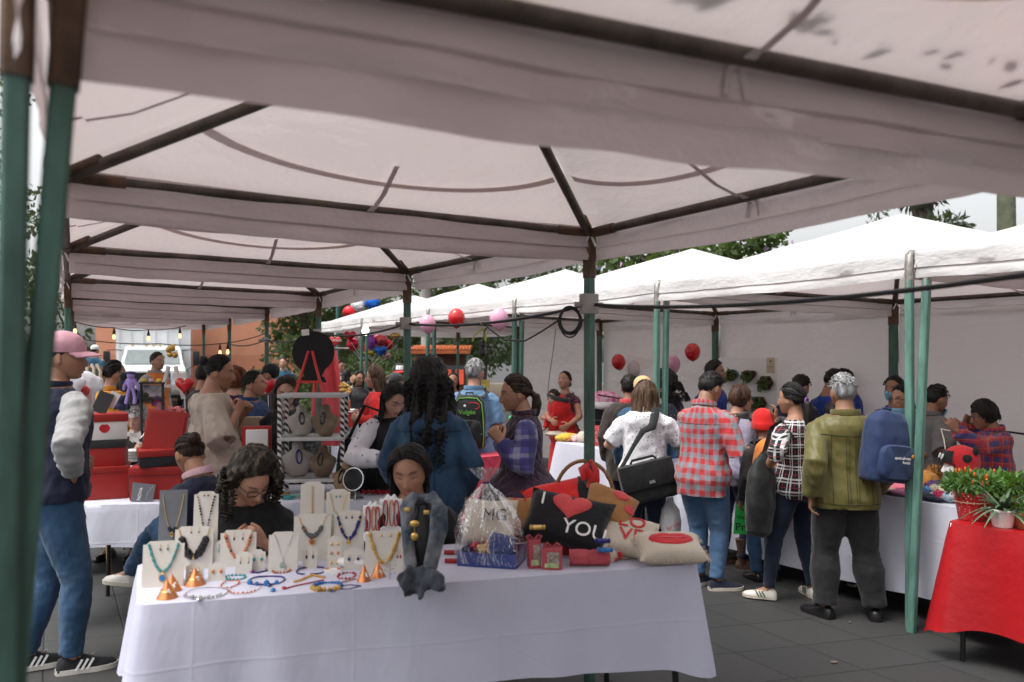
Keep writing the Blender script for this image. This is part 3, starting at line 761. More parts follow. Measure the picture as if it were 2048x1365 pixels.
# ================================================================ setting
S_ = 1.0375
def tentmat(name, dif, tr, k):
    m = bpy.data.materials.new(name); m.use_nodes = True; nt = m.node_tree; nt.nodes.clear(); co = coord(nt)
    n = nz(nt, co, 1.6, 6, .65); sp = nz(nt, co, 5.5, 5, .7)
    st = nd(nt, "ShaderNodeMapRange", {0: sp, 1: .68, 2: .82, 3: 0.0, 4: .45}).outputs[0]
    dc = mixc(nt, nd(nt, "ShaderNodeMapRange", {0: n, 1: .3, 2: .7}).outputs[0], tuple(c*.93 for c in dif), dif)
    dc = mixc(nt, st, dc, (.30, .24, .18)); tc = mixc(nt, st, tr, (.22, .16, .12))
    cr = nz(nt, co, 2.2, 4, .6, (1, 1, 2.2)); fi = nz(nt, co, 9, 5, .6); we = nz(nt, co, 300, 1)
    h = ma(nt, 'ADD', ma(nt, 'ADD', cr, ma(nt, 'MULTIPLY', fi, .22)), ma(nt, 'MULTIPLY', we, .008))
    bp = nd(nt, "ShaderNodeBump", {'Height': h, 'Strength': .55, 'Distance': .06}).outputs[0]
    d = nd(nt, "ShaderNodeBsdfDiffuse", {'Color': dc, 'Normal': bp}).outputs[0]
    t = nd(nt, "ShaderNodeBsdfTranslucent", {'Color': tc, 'Normal': bp}).outputs[0]
    g = nd(nt, "ShaderNodeBsdfGlossy", {'Color': (.9, .9, .9, 1), 'Roughness': .34, 'Normal': bp}).outputs[0]
    a = nd(nt, "ShaderNodeMixShader", {0: k, 1: d, 2: t}).outputs[0]
    fr = nd(nt, "ShaderNodeFresnel", {'IOR': 1.4, 'Normal': bp}).outputs[0]
    b = nd(nt, "ShaderNodeMixShader", {0: ma(nt, 'MULTIPLY', fr, .22), 1: a, 2: g}).outputs[0]
    o = nd(nt, "ShaderNodeOutputMaterial", {0: b}); MATS[name] = m; return m
TENT = tentmat("tent_vinyl", (.74, .725, .72), (.82, .705, .68), .29)
TENT2 = tentmat("tent_vinyl_double", (.76, .685, .69), (.66, .53, .525), .30)
SEAM = tentmat("tent_seam_tape", (.62, .53, .51), (.56, .45, .43), .40)
PIPE = mat("weathered_steel_pipe", (.085, .070, .058), .5, .55, .45, 9, .3, 60)
RUST = mat("rusted_connector", (.10, .058, .036), .65, .35, .5, 12, .4, 70)
GREEN = mat("green_enamel_post", (.050, .112, .088), .5, .1, .5, 14, .3, 60, stretch=(1, 1, .25))
GREEN2 = mat("pale_green_post", (.095, .205, .165), .5, .1, .42, 14, .3, 60, stretch=(1, 1, .25))
STEEL = mat("bare_steel_elbow", (.32, .30, .27), .35, .8, .3, 20, .2, 60)
TAPE = mat("white_tape", (.72, .72, .70), .5, bump=.2)
WHITE = mat("white_paint", (.78, .78, .77), .4, bump=.05, var=.05)
def sqtube(b, p, q, wd, hint=(1, 0, 0)):
    p, q = Vector(p), Vector(q); d = (q-p).normalized(); h = wd/2
    x = Vector(hint)-d*d.dot(Vector(hint)); x.normalize(); y = d.cross(x); k = .16*wd
    ring = lambda o: [o+x*a+y*c for a, c in ((h, h-k), (h-k, h), (-h+k, h), (-h, h-k), (-h, -h+k), (-h+k, -h), (h-k, -h), (h, -h+k))]
    b.rings([ring(p), ring(q)])
def tent(name_label, cs, ze, za, vdep, group, legs=(), wall=None, seed=0, front=(), valance=(0, 1, 2, 3), gmat=None, shrink=.985, seam=True, straps=True, double=True):
    """cs: four ground corners in order round the tent; ze: eave height per corner; legs: (corner, foot offset, colour, top style)"""
    r = np.random.default_rng(seed); cx = sum(c[0] for c in cs)/4; cy = sum(c[1] for c in cs)/4
    root = empty('market_tent', (cx, cy, 0), 0, name_label, 'tent', group)
    C = [Vector(((c[0]-cx)*shrink, (c[1]-cy)*shrink, z)) for c, z in zip(cs, ze)]; A = Vector((0, 0, za))
    b = MB(); n = 14
    for e in range(4):
        p, q = C[e], C[(e+1) % 4]; rows = []
        for i in range(n+1):
            t = i/n; row = []
            for j in range(n+1):
                u = j/n; base = p.lerp(q, u); pt = base.lerp(A, t)
                sag = -.045*math.sin(PI*t)*math.sin(PI*u)-.012*math.sin(PI*u)*(1-t)
                pt = pt+Vector((0, 0, .028+sag+.010*noise.noise(Vector((pt.x*3, pt.y*3, seed)))+.006*math.sin(u*PI*9+noise.noise(Vector((pt.x*2, pt.y*2, seed)))*4)*t*(1-t)*2))
                row.append(pt)
            rows.append(row)
        b.grid(rows)
    me = b.mesh('canopy', False); bm = bmesh.new(); bm.from_mesh(me); bmesh.ops.remove_doubles(bm, verts=bm.verts, dist=.004); bm.to_mesh(me); bm.free(); shade(me, 50)
    link('canopy', me, TENT, root)
    for e in valance:
        p, q = C[e], C[(e+1) % 4]; out = ((p+q)/2); out = Vector((out.x, out.y, 0)).normalized(); L = (q-p).length; nn = max(24, int(L/.05)); rows = []
        for i, (f_, push) in enumerate(((-.16, .004), (0, .030), (.12, .034), (.35, .036), (.60, .040), (.64, .028), (.70, .034), (.88, .038), (1.0, .036))):
            row = []
            for j in range(nn+1):
                u = j/nn; base = p.lerp(q, .006+u*.988); s = u*L; ph = seed*1.7+e*2.1
                wv = f_*(.010*math.sin(s*5.1+ph)+.007*math.sin(s*12.7+ph*2)+.020*noise.noise(Vector((s*1.6, ph, 0))))
                wv += .006*noise.noise(Vector((s*9, f_*5, ph)))*max(0, f_)
                bo = 0 if f_ < .6 else vdep*(.07*noise.noise(Vector((s*1.1, ph+7, 0)))+.03*noise.noise(Vector((s*4, ph+3, 0))))*f_
                row.append(base+out*(push+wv)+Vector((0, 0, .028-vdep*f_*1.0+bo-.012*math.sin(PI*u))))
            rows.append(row)
        o = MB().grid(rows).build('valance', TENT2 if double else TENT, root, ang=60)
    for e in range(4):
        p, q = C[e], C[(e+1) % 4]; d = (q-p)
        MB().tube([p+d*.004, q-d*.004], .021, 10).build('eave_pipe', PIPE, root)
        jb = MB(); dn_ = d.normalized()
        jb.tube([p+dn_*.02, p+dn_*.20], .0255, 10); hp = (A-p).normalized(); jb.tube([p+hp*.02, p+hp*.16], .0255, 10)
        dp = (C[e-1]-p).normalized(); jb.tube([p+dp*.02, p+dp*.20], .0255, 10); jb.build('corner_joint', RUST, root)
        MB().tube([p+(A-p)*.01-Vector((0, 0, .01)), A-Vector((0, 0, .035))], .021, 10).build('hip_pipe', PIPE, root)
        if straps:
            m_ = p.lerp(q, .5+r.uniform(-.05, .05)); up = (A-m_).normalized(); sb = MB()
            pts = [m_+up*.34+Vector((0, 0, -.03)), m_+up*.18+Vector((0, 0, -.045)), m_+up*.06+Vector((0, 0, -.03))]
            sb.tube(pts, [(.011, .002)]*3, 8, hint=d.normalized())
            for k_ in (-1, 1): sb.tube([m_+up*.05+Vector((0, 0, -.02)), m_-up*.026+dn_*.018*k_+Vector((0, 0, -.012)), m_-up*.022+dn_*.03*k_-Vector((0, 0, .07))], [(.010, .002)]*3, 6, hint=d.normalized())
            sb.build('tie_strap', TENT2, root)
            if seed == 1: continue
            xb = MB(); 
            for k_ in (-1, 1): xb.tube([p+Vector((k_*.03, -.03, .03)), p+Vector((0, -.034, -.0)), p+Vector((-k_*.03, -.03, -.07))], [(.006, .002)]*3, 6)
            xb.build('corner_tie', TAPE, root)
    if seam:   # tape band that runs parallel to the eaves, hanging 4 mm under the cloth
        for e in range(3):
            p, q = C[e], C[(e+1) % 4]; rows = []
            for k_ in (0, 1):
                row = []
                for j in range(21):
                    u = .04+.92*j/20; t = .17+k_*.028+.16*(2*u-1)**2*.9
                    pt = p.lerp(q, u).lerp(A, t); sag = -.045*math.sin(PI*t)*math.sin(PI*u)-.012*math.sin(PI*u)*(1-t)
                    row.append(pt+Vector((0, 0, .028+sag-.010)))
                rows.append(row)
            MB().grid(rows).build('seam_band', SEAM, root)
    for lg in legs:
        e, off, mt, style = lg[:4]; p = C[e]; dxy = lg[4] if len(lg) > 4 else (0, 0)
        top = Vector((p.x+dxy[0], p.y+dxy[1], p.z-.02)); foot = Vector((p.x+off[0]+dxy[0], p.y+off[1]+dxy[1], 0)); d = (foot-top)
        wd_ = lg[5] if len(lg) > 5 else .046
        lb = MB(); sqtube(lb, top+d*.055, foot, wd_, (.866, .5, 0)); l_ = lb.build('leg', mt, root, ang=20)
        jb = MB(); sqtube(jb, top+d*(-.006), top+d*.09, wd_+.008, (.866, .5, 0))
        if style == 'elbow':
            jb = MB(); jb.tube([top+d*.09, top+d*.02, top+Vector((0, 0, .015)), top+Vector((.02, .02, .04)), top+Vector((.07, .04, .045))], .026, 10); jb.build('elbow', STEEL, l_)
        else: jb.build('socket', RUST, l_, ang=20)
    if wall:
        p, q = C[wall[0]], C[wall[1]]; out = Vector(((p+q).x, (p+q).y, 0)).normalized(); rows = []
        for i in range(17):
            t = i/16; row = []
            for j in range(41):
                u = j/40; bp_ = p.lerp(q, u); zt = bp_.z-.10
                wv = .022*noise.noise(Vector((u*4+seed, t*1.5, 0)))+.010*math.sin((u*7+t*2.5)*2+seed)+.008*noise.noise(Vector((u*14, t*5, seed)))
                row.append(Vector((bp_.x, bp_.y, zt*(1-t)+.03*t))+out*(.05+wv))
            rows.append(row)
        MB().grid(rows).build('back_or_blocker_wall', TENT, root, ang=60)
    return root
def P2(*a): return [(x*1.0, y*1.0) for x, y in a]
ZE = EYE+.6*S_
FL = {0: (-.66, 1.14), 1: (-1.572, 2.755), 2: (-2.58, 4.59), 3: (-3.6, 6.43), 4: (-4.62, 8.3), 5: (-5.65, 10.2), 6: (-6.7, 12.1)}
FR = {0: (1.47, 2.09), 1: (.394, 4.02), 2: (-.763, 5.84), 3: (-1.92, 7.94), 4: (-3.09, 10.06), 5: (-4.25, 12.0), 6: (-5.45, 14.1)}
gA = "white market tents in the near left row"
EM = [ZE]*4; AZ_ = EYE+1.07*S_
lg = lambda e, off=(0, 0), m=GREEN, st='socket', d=(0, 0): (e, off, m, st, d)
near = [(.49, -.86), (2.62, .10)]
tent("white tent arching over the near foreground with dark leaves lying on its roof", [near[0], near[1], FR[0], FL[0]], EM, AZ_, .235, gA, [(3, (-.045, .0), GREEN, 'socket', (-.045, 0), .036)], seed=1, shrink=1.0, wall=(0, 1))  # its wall is an unseen sheet added behind the camera to block light
T1L = ["white tent above the jewellery table with a pipe frame meeting at the coiled cable post", "second white tent beyond the jewellery table over the stacked red boxes",
       "third white tent of the left row over the black disc on its easel", "fourth white tent of the left row beyond the beige blouse woman",
       "fifth white tent of the left row with bulbs hung along its edge", "farthest white tent of the left row before the white truck"]
for k in range(1, 7):
    a0, b0 = (FL[k-1], FR[k-1]) if k > 1 else ((-.685, 1.185), (1.455, 2.14))
    L = [lg(2, (0, 0), GREEN)]
    if k == 1: L = [lg(2, (0, .0), GREEN), (0, (-.19, .0), GREEN, 'socket', (.032, -.02), .036), lg(1)]
    if k > 2: L.append(lg(3))
    tent(T1L[k-1], [a0, b0, FR[k], FL[k]], EM, AZ_, .165, gA, L, seed=k+10, shrink=.99, straps=k < 4, seam=k < 4)
BF = {0: (3.69, 3.0), 1: (2.48, 4.94), 2: (1.266, 6.84), 3: (.05, 8.78), 4: (-1.08, 10.48), 5: (-2.37, 12.7), 6: (-3.7, 15.4)}
BK = {-1: (5.97, 3.5), 0: (4.80, 5.53), 1: (3.63, 7.55), 2: (2.46, 9.58), 3: (1.29, 11.6), 4: (.10, 13.65), 5: (-1.06, 15.75)}
TBL = ["bright white tent at the right edge over the red plant table", "bright white tent with bent steel elbows over the knitted hats", "white peaked tent behind the plaid shirt man with red balloons inside",
       "white peaked tent above the woman carrying the baby", "white peaked tent with pink balloons hung on its edge", "farthest white tent of the right row beside the foil balloons"]
ZB = 2.30
for k in range(6):
    b1, b2 = BF[k], BF[k+1]; k1, k0 = BK[k], BK[k-1]
    L = [lg(1, (-.14, -.08) if k == 0 else (-.04, 0), GREEN2 if k < 2 else GREEN, 'elbow', (.045, -.04) if k == 0 else (.035, 0))]
    if k > 0: L.append(lg(0, (-.02, -.05), GREEN2 if k < 3 else GREEN, 'elbow', (-.03, -.03)))
    L += [lg(2), lg(3)]
    tent(TBL[k], [b1, b2, k1, k0], [ZE, ZE, ZE-.10, ZE-.10], EYE+1.05*S_, .165, "white market tents in the right row", L, (2, 3) if k < 5 else None, seed=30+k, straps=k < 3, seam=False, double=False, shrink=.985)
# leaves lying on the near roof: their dark shapes show through the cloth
LEAF = mat("dead_leaf", (.05, .035, .02), .8)
for i, (px, py, ln, ang) in enumerate(((1385, 12, .05, 20), (1425, 14, .09, -15), (1408, 6, .06, 30), (1590, 52, .09, 60), (1622, 50, .07, 100), (1640, 46, .05, 140), (1640, 72, .06, 20), (1664, 92, .03, 70), (1750, 117, .07, -12), (1858, 114, .05, 5), (1905, 120, .06, 0), (1888, 144, .05, 40), (1980, 130, .03, 90), (2018, 143, .07, 50), (2022, 182, .07, 0), (1180, 2, .05, 10), (1354, 8, .05, 0), (1757, 92, .02, 80))):
    # point of the near tent's far roof panel seen at that pixel
    dv = Vector(((px-CX)/F, 1, (CY-py)/F)); c0 = Vector((FL[0][0], FL[0][1], ZE)); c1 = Vector((FR[0][0], FR[0][1], ZE))
    A0 = Vector((sum(c[0] for c in (near+[FR[0], FL[0]]))/4, sum(c[1] for c in (near+[FR[0], FL[0]]))/4, AZ_)); nn = (c1-c0).cross(A0-c0).normalized()
    o = Vector((0, 0, EYE)); t = (c0-o).dot(nn)/dv.dot(nn); P = o+dv*t
    if nn.z < 0: nn = -nn
    b = MB(); q = frame_from(nn, (0, 1, 0))@Matrix.Rotation(R(ang), 3, 'Z'); k = 8
    up = [Vector(((j/k-.5)*ln, math.sin(PI*j/k)*ln*.2, .004+.003*math.sin(j))) for j in range(k+1)]; dn2 = [Vector((p.x, -p.y, p.z+.002)) for p in up]
    b.grid([[q@p for p in up], [q@p for p in dn2]])
    tag(b.build('fallen_leaf', LEAF, None, loc=P+Vector((0, 0, .026))), "dark fallen leaf lying on the roof of the near white tent", "leaf", "leaves on the near tent roof")
# ---------------------------------------------------------------- ground
def ground():
    m, nt, bs = newmat("stone_pavers"); co = coord(nt); sx = nd(nt, "ShaderNodeSeparateXYZ", {0: co}); X, Y, Z = sx.outputs
    def ln(ax, ay, per, w_):
        d = ma(nt, 'ADD', ma(nt, 'MULTIPLY', X, ax), ma(nt, 'MULTIPLY', Y, ay)); d = ma(nt, 'ADD', d, 100)
        s = ma(nt, 'MULTIPLY', d, 1/per); f = ma(nt, 'FRACT', s); e = ma(nt, 'MINIMUM', f, ma(nt, 'SUBTRACT', 1, f))
        return nd(nt, "ShaderNodeMapRange", {0: e, 1: w_*.4, 2: w_}).outputs[0], ma(nt, 'FLOOR', s)
    a, ia = ln(.866, .5, .42, .016); b, ib = ln(-.259, .966, .40, .016)
    g = ma(nt, 'MINIMUM', a, b)
    cell = nd(nt, "ShaderNodeTexWhiteNoise", {'Vector': nd(nt, "ShaderNodeCombineXYZ", {0: ia, 1: ib}).outputs[0]}).outputs[0]
    n1 = nz(nt, co, 1.3, 6, .65); n2 = nz(nt, co, 28, 5, .6)
    base = mixc(nt, cell, (.036, .037, .038), (.050, .050, .050))
    base = mixc(nt, nd(nt, "ShaderNodeMapRange", {0: n1, 1: .35, 2: .7, 4: .6}).outputs[0], base, (.046, .042, .037))
    base = mixc(nt, nd(nt, "ShaderNodeMapRange", {0: n2, 1: .3, 2: .75, 4: .5}).outputs[0], base, (.026, .026, .027))
    sp = nz(nt, co, 3.1, 7, .75); base = mixc(nt, nd(nt, "ShaderNodeMapRange", {0: sp, 1: .66, 2: .78, 4: .5}).outputs[0], base, (.11, .098, .082))
    base = mixc(nt, g, (.012, .012, .012), base); nt.links.new(base, bs.inputs['Base Color'])
    bs.inputs['Roughness'].default_value = .62
    bumpit(nt, bs, ma(nt, 'ADD', ma(nt, 'MULTIPLY', g, .6), ma(nt, 'MULTIPLY', n2, .3)), .5, .01)
    b = MB(); b.grid([[Vector((x, y, 0)) for x in np.linspace(-150, 150, 7)] for y in np.linspace(-60, 240, 7)])
    o = b.build('ground', m); o['kind'] = 'structure'
ground()
LIT = mat("litter", (.15, .11, .09), .8)
for i, (px, py, s) in enumerate(((1668, 1326, .020), (1700, 1246, .010))):
    p = onz(px, py, .004); b = MB(); b.ball((0, 0, .004), (s, s*.6, .006), 8); b.tube([(0, 0, .006), (s*1.2, s*.3, .006)], [.003, .001], 5)
    tag(b.build('crumb', LIT, loc=p), ["pinkish dry petal lying on the front pavers", "flattened pale scrap on the pavers near the black trousers"][i], "litter")
# ---------------------------------------------------------------- background: building, truck, trees
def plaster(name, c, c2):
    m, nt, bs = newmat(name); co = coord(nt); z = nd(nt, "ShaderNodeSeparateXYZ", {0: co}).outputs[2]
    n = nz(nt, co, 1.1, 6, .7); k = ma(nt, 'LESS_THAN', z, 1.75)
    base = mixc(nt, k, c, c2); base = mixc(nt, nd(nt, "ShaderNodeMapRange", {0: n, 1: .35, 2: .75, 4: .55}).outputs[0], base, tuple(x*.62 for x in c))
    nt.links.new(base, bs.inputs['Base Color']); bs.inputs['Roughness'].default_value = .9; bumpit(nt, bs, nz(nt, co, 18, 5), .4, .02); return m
bl = empty('terracotta_building', (-10, 31, 0), 0, "terracotta plastered building with an ochre side wall behind the white truck", "building")
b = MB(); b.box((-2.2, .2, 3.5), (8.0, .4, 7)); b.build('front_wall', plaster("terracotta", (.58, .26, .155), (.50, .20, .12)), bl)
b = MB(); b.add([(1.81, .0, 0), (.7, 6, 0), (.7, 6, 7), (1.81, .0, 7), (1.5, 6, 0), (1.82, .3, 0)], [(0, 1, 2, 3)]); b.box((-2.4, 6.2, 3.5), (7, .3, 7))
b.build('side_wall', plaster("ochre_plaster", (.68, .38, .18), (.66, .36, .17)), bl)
MB().box((-2.2, 3.1, 7.1), (8.4, 6.6, .2)).build('roof', mat("roof_concrete", (.35, .3, .27)), bl)
MB().box((-2.2, -.03, .25), (8.02, .08, .5)).build('plinth', mat("plinth", (.16, .07, .045)), bl)
# truck, nose towards the camera
TY = 25.0; tx = xat(305, TY)
tk = empty('cargo_truck', (tx, TY, 0), R(21), "white cargo truck with a tall ribbed box parked before the terracotta wall", "truck")
tw = mat("truck_white", (.70, .71, .72), .3, var=.06, vscale=2, bump=.05)
b = MB(); b.box((-.05, 3.6, 2.25), (2.25, 4.2, 2.7), bev=.03)
for i in range(7): b.box((-1.1+i*.36, 1.48, 2.25), (.05, .05, 2.4))
for z in (1.25, 1.95, 2.6, 3.3): b.box((-.05, 1.485, z), (2.26, .04, .06))
b.build('cargo_box', tw, tk)
b = MB(); b.box((0, .75, .55), (1.9, 1.9, .35)); b.build('chassis', M_BLACKPL, tk)
cb = MB(); rg = []
for z, hw, y0 in ((.75, .98, -.95), (1.25, .98, -.95), (1.34, .96, -.85), (1.42, .90, -.10), (1.95, .80, .22), (2.02, .74, .35)):
    rg.append([Vector((-hw, y0, z)), Vector((hw, y0, z)), Vector((hw, 1.35, z)), Vector((-hw, 1.35, z))])
cb.rings(rg); cab = cb.build('cab', tw, tk, ang=30)
gl = mat("truck_glass", (.10, .12, .12), .12, bump=0, spec=.8)
b = MB(); b.add([(-.80, -.115, 1.46), (.80, -.115, 1.46), (.72, .185, 1.90), (-.72, .185, 1.90)], [(0, 1, 2, 3)]); b.build('windscreen', mat("windscreen", (.20, .225, .225), .15, bump=0), tk)
b = MB(); b.box((-.87, .7, 1.66), (.02, .7, .34)); b.box((.87, .7, 1.66), (.02, .7, .34)); b.build('side_window', gl, tk)
b = MB(); b.box((0, -.97, 1.02), (1.1, .03, .36)); [b.box((0, -.99, .90+.07*i), (1.08, .02, .02)) for i in range(4)]; b.build('grille', M_BLACKPL, tk)
for s in (-1, 1):
    b = MB(); b.lathe([(.12, 0), (.12, .03), (.04, .05)], (s*.74, -.96, 1.05), 14, Matrix.Rotation(PI/2, 3, 'X')); b.build('headlight', mat("lamp_glass", (.6, .6, .58), .15), tk)
    b = MB(); b.box((s*1.28, -.05, 1.62), (.20, .07, .46), bev=.02); mi = b.build('wing_mirror', M_BLACKPL, tk)
    b = MB(); b.tube([(s*1.28, -.03, 1.88), (s*1.05, .1, 1.9), (s*.86, .25, 1.86)], .012, 6); b.tube([(s*1.25, 0, 1.42), (s*.9, .2, 1.2)], .012, 6); b.build('mirror_arm', M_BLACKPL, mi)
    for y in (.1, 4.6): b = MB(); b.lathe([(.2, -.12), (.40, -.12), (.42, -.08), (.42, .08), (.40, .12), (.2, .12)], (s*.85, y, .42), 20, Matrix.Rotation(PI/2, 3, 'Y')); b.build('wheel', M_BLACKPL, tk)
b = MB(); b.box((0, -1.02, .62), (2.0, .16, .22), bev=.03); b.build('bumper', STEEL, tk)
b = MB(); [b.ball((x, .3, 2.05), (.05, .05, .03), 8) for x in (-.6, -.2, 0, .2, .6)]; b.build('marker_lamp', mat("amber_lamp", (.5, .3, .12), .3), tk)
def leafmat(name, c, tr=.35):
    if name in MATS: return MATS[name]
    m = bpy.data.materials.new(name); m.use_nodes = True; nt = m.node_tree; nt.nodes.clear()
    co = coord(nt); n = nz(nt, co, 1.4, 3); inf = nd(nt, "ShaderNodeObjectInfo").outputs['Random']
    cc = mixc(nt, nd(nt, "ShaderNodeMapRange", {0: n, 1: .35, 2: .65}).outputs[0], tuple(x*.6 for x in c), tuple(x*1.35 for x in c))
    d = nd(nt, "ShaderNodeBsdfPrincipled", {'Base Color': cc, 'Roughness': .5}).outputs[0]; t = nd(nt, "ShaderNodeBsdfTranslucent", {'Color': mixc(nt, .5, cc, (.16, .22, .03))}).outputs[0]
    nd(nt, "ShaderNodeOutputMaterial", {0: nd(nt, "ShaderNodeMixShader", {0: tr, 1: d, 2: t}).outputs[0]}); MATS[name] = m; return m
BARK = mat("bark", (.11, .085, .065), .9, var=.4, vscale=8, bump=.8, bscale=25, stretch=(1, 1, .2), bdist=.03)
def leaves(n, clumps, size, r, asp=.55, droop=.3):
    """n pointed leaf blades spread through ellipsoid clumps [(centre, radii)]"""
    vs, fs = [], []
    wts = np.array([c[1][0]*c[1][1]*c[1][2] for c in clumps])**.7; wts /= wts.sum()
    ids = r.choice(len(clumps), n, p=wts)
    for i in range(n):
        c, ra = clumps[ids[i]]; d = r.normal(0, 1, 3); d /= np.linalg.norm(d); k = r.uniform(.35, 1.0)**.5
        p = np.array(c)+d*np.array(ra)*k
        ax = r.normal(0, 1, 3)*.7+d*.8; ax[2] -= droop; ax /= np.linalg.norm(ax); sd_ = np.cross(ax, r.normal(0, 1, 3)); sd_ /= np.linalg.norm(sd_)
        s = size*r.uniform(.6, 1.3); nrm = np.cross(ax, sd_)
        o = len(vs); vs += [p, p+ax*s*.5+sd_*s*asp*.5+nrm*s*.06, p+ax*s, p+ax*s*.5-sd_*s*asp*.5+nrm*s*.06]; fs.append((o, o+1, o+2, o+3))
    me = bpy.data.meshes.new("crown"); me.from_pydata([tuple(v) for v in vs], [], fs); me.update(); return me
def tree(name, label, cat, base, h, rad, n, size, col, seed, z0=.3, kind='round', group=None, trunk_r=.14, asp=.55):
    r = np.random.default_rng(seed); t = empty(name, base, 0, label, cat, group); cl = []
    nb = int(10+rad*4)
    for i in range(nb):
        f = r.uniform(0, 1); zz = h*(z0+(1-z0)*f); rr = rad*(math.sin(PI*(.18+.80*f))**.6 if kind == 'round' else (1-f)**.8+.08)
        a = r.uniform(0, 2*PI); k = r.uniform(.15, .85)
        s = rad*r.uniform(.26, .46)*(1 if kind == 'round' else .7)
        cl.append(((math.cos(a)*rr*k, math.sin(a)*rr*k, zz), (s, s, s*(.7 if kind == 'round' else .35))))
    tb = MB(); tb.tube([(0, 0, 0), (.05*rad, 0, h*.3), (-.03*rad, .05*rad, h*.6), (0, 0, h*.9)], [trunk_r, trunk_r*.8, trunk_r*.5, trunk_r*.15], 9)
    for c, ra in cl[:9]: tb.tube([(0, 0, max(.15*h, c[2]*.55)), (c[0]*.5, c[1]*.5, c[2]*.82), c], [trunk_r*.4, trunk_r*.25, trunk_r*.08], 6)
    tb.build('trunk', BARK, t)
    link('crown', leaves(n, cl, size, r, asp), leafmat("leaf_"+name+str(seed), col), t); return t
gT = "trees beyond the market"
for i, (px, Y, h, rad, n, sz, col, lab, z0) in enumerate((
    (610, 27, 6.2, 2.6, 5200, .22, (.055, .085, .028), "dark leafy tree beyond the round black disc on its easel", .12),
    (745, 30, 7.0, 2.6, 5200, .22, (.06, .10, .03), "green tree behind the cluster of foil balloons", .15),
    (545, 36, 7.5, 2.6, 3600, .25, (.075, .10, .03), "pale green tree just right of the ochre wall", .2),
    (860, 24, 5.0, 1.9, 3600, .20, (.035, .055, .022), "dark tree rising between the left tents and the right row", .2),
    (960, 22, 5.3, 2.3, 4600, .17, (.05, .085, .025), "broad green tree above the farthest right tents", .25),
    (1095, 24, 5.4, 1.8, 3400, .17, (.045, .08, .022), "green tree top just left of the coiled cable post", .3),
    (140, 36, 8.0, 3.0, 4600, .25, (.05, .08, .025), "shady tree left of the terracotta building behind the pink cap", .15),
    (680, 40, 9.0, 3.5, 4200, .30, (.085, .115, .04), "tall pale tree far behind the heart sign", .1))):
    tree('leafy_tree', lab, 'tree', (xat(px, Y), Y, 0), h, rad, n, sz, col, 40+i, z0, group=gT)
tree('tall_tree', "tall tree seen past the green posts at the left edge", 'tree', (xat(-60, 14), 14, 0), 6.6, 1.6, 3000, .14, (.05, .075, .03), 61, .35, group=gT)
t = tree('conifer_tree', "dark drooping conifer behind the right hand tents", 'tree', (xat(1850, 19), 19, 0), 9.5, 2.0, 6000, .22, (.030, .045, .028), 62, .36, 'cone', gT, .2, .25)
tree('conifer_tree', "thin conifer twigs showing left of the biggest tent peak", 'tree', (xat(1745, 24), 24, 0), 6.2, 1.3, 1100, .22, (.04, .06, .03), 63, .6, 'cone', gT, .12, .2)
b = MB(); b.tube([(0, 0, 0), (.05, 0, 3), (0, 0, 8)], [.24, .2, .17], 14); pt = b.build('palm_trunk', mat("palm_bark", (.11, .12, .075), .9, var=.3, bump=.6, bscale=14), loc=(xat(2010, 18), 18, 0)); tag(pt, "smooth grey green palm trunk behind the right hand tents", "tree trunk")
# flowering bush behind the right row
r = np.random.default_rng(5); fb = empty('flowering_bush', (xat(1400, 13), 13, 0), 0, "bush with round leaves and mauve blossoms above the right tents", "bush"); cl = []
for px, py, s in ((1215, 500, .28), (1260, 515, .3), (1300, 500, .35), (1370, 520, .35), (1430, 500, .33), (1480, 482, .30), (1530, 470, .25), (1555, 465, .15), (1340, 530, .4), (1440, 535, .4), (1500, 515, .3), (1225, 540, .3), (1585, 500, .12)):
    p = at(px, py, 13+r.uniform(-.3, .3)); p -= Vector((xat(1400, 13), 13, 0)); cl.append((tuple(p), (s, .35, s*.8)))
tb = MB(); [tb.tube([(c[0]*.15, 0, 0), (c[0]*.6, 0, c[2]*.6), c], [.04, .025, .008], 6) for c, _ in cl]; tb.build('stem', BARK, fb)
link('foliage', leaves(1900, cl, .13, r, .85, .5), leafmat("leaf_round", (.07, .12, .03), .45), fb)
link('blossom', leaves(170, cl, .10, r, .6, -.2), mat("blossom_mauve", (.55, .32, .55), .6), fb)
b = MB(); b.tube([(0, 0, 0), (0, 0, 5)], .055, 10); lp = b.build('lamp_post', mat("teal_paint", (.04, .13, .13), .4), loc=(xat(1196, 15), 15, 0)); tag(lp, "slim teal lamp post behind the coiled cable post", "lamp post")
b = MB(); b.tube([(0, 0, 0), (0, 0, 4.5)], .13, 10); lp = b.build('concrete_pole', mat("pole_concrete", (.35, .34, .32), .9), loc=(xat(852, 21), 21, 0)); tag(lp, "pale concrete pole between the two tent rows", "pole")
b = MB(); b.tube([(0, 0, 0), (0, 0, 3.2)], .05, 10); lp = b.build('lamp_post', MATS["teal_paint"], loc=(xat(675, 24), 24, 0)); tag(lp, "thin dark teal post under the red heart sign", "lamp post")
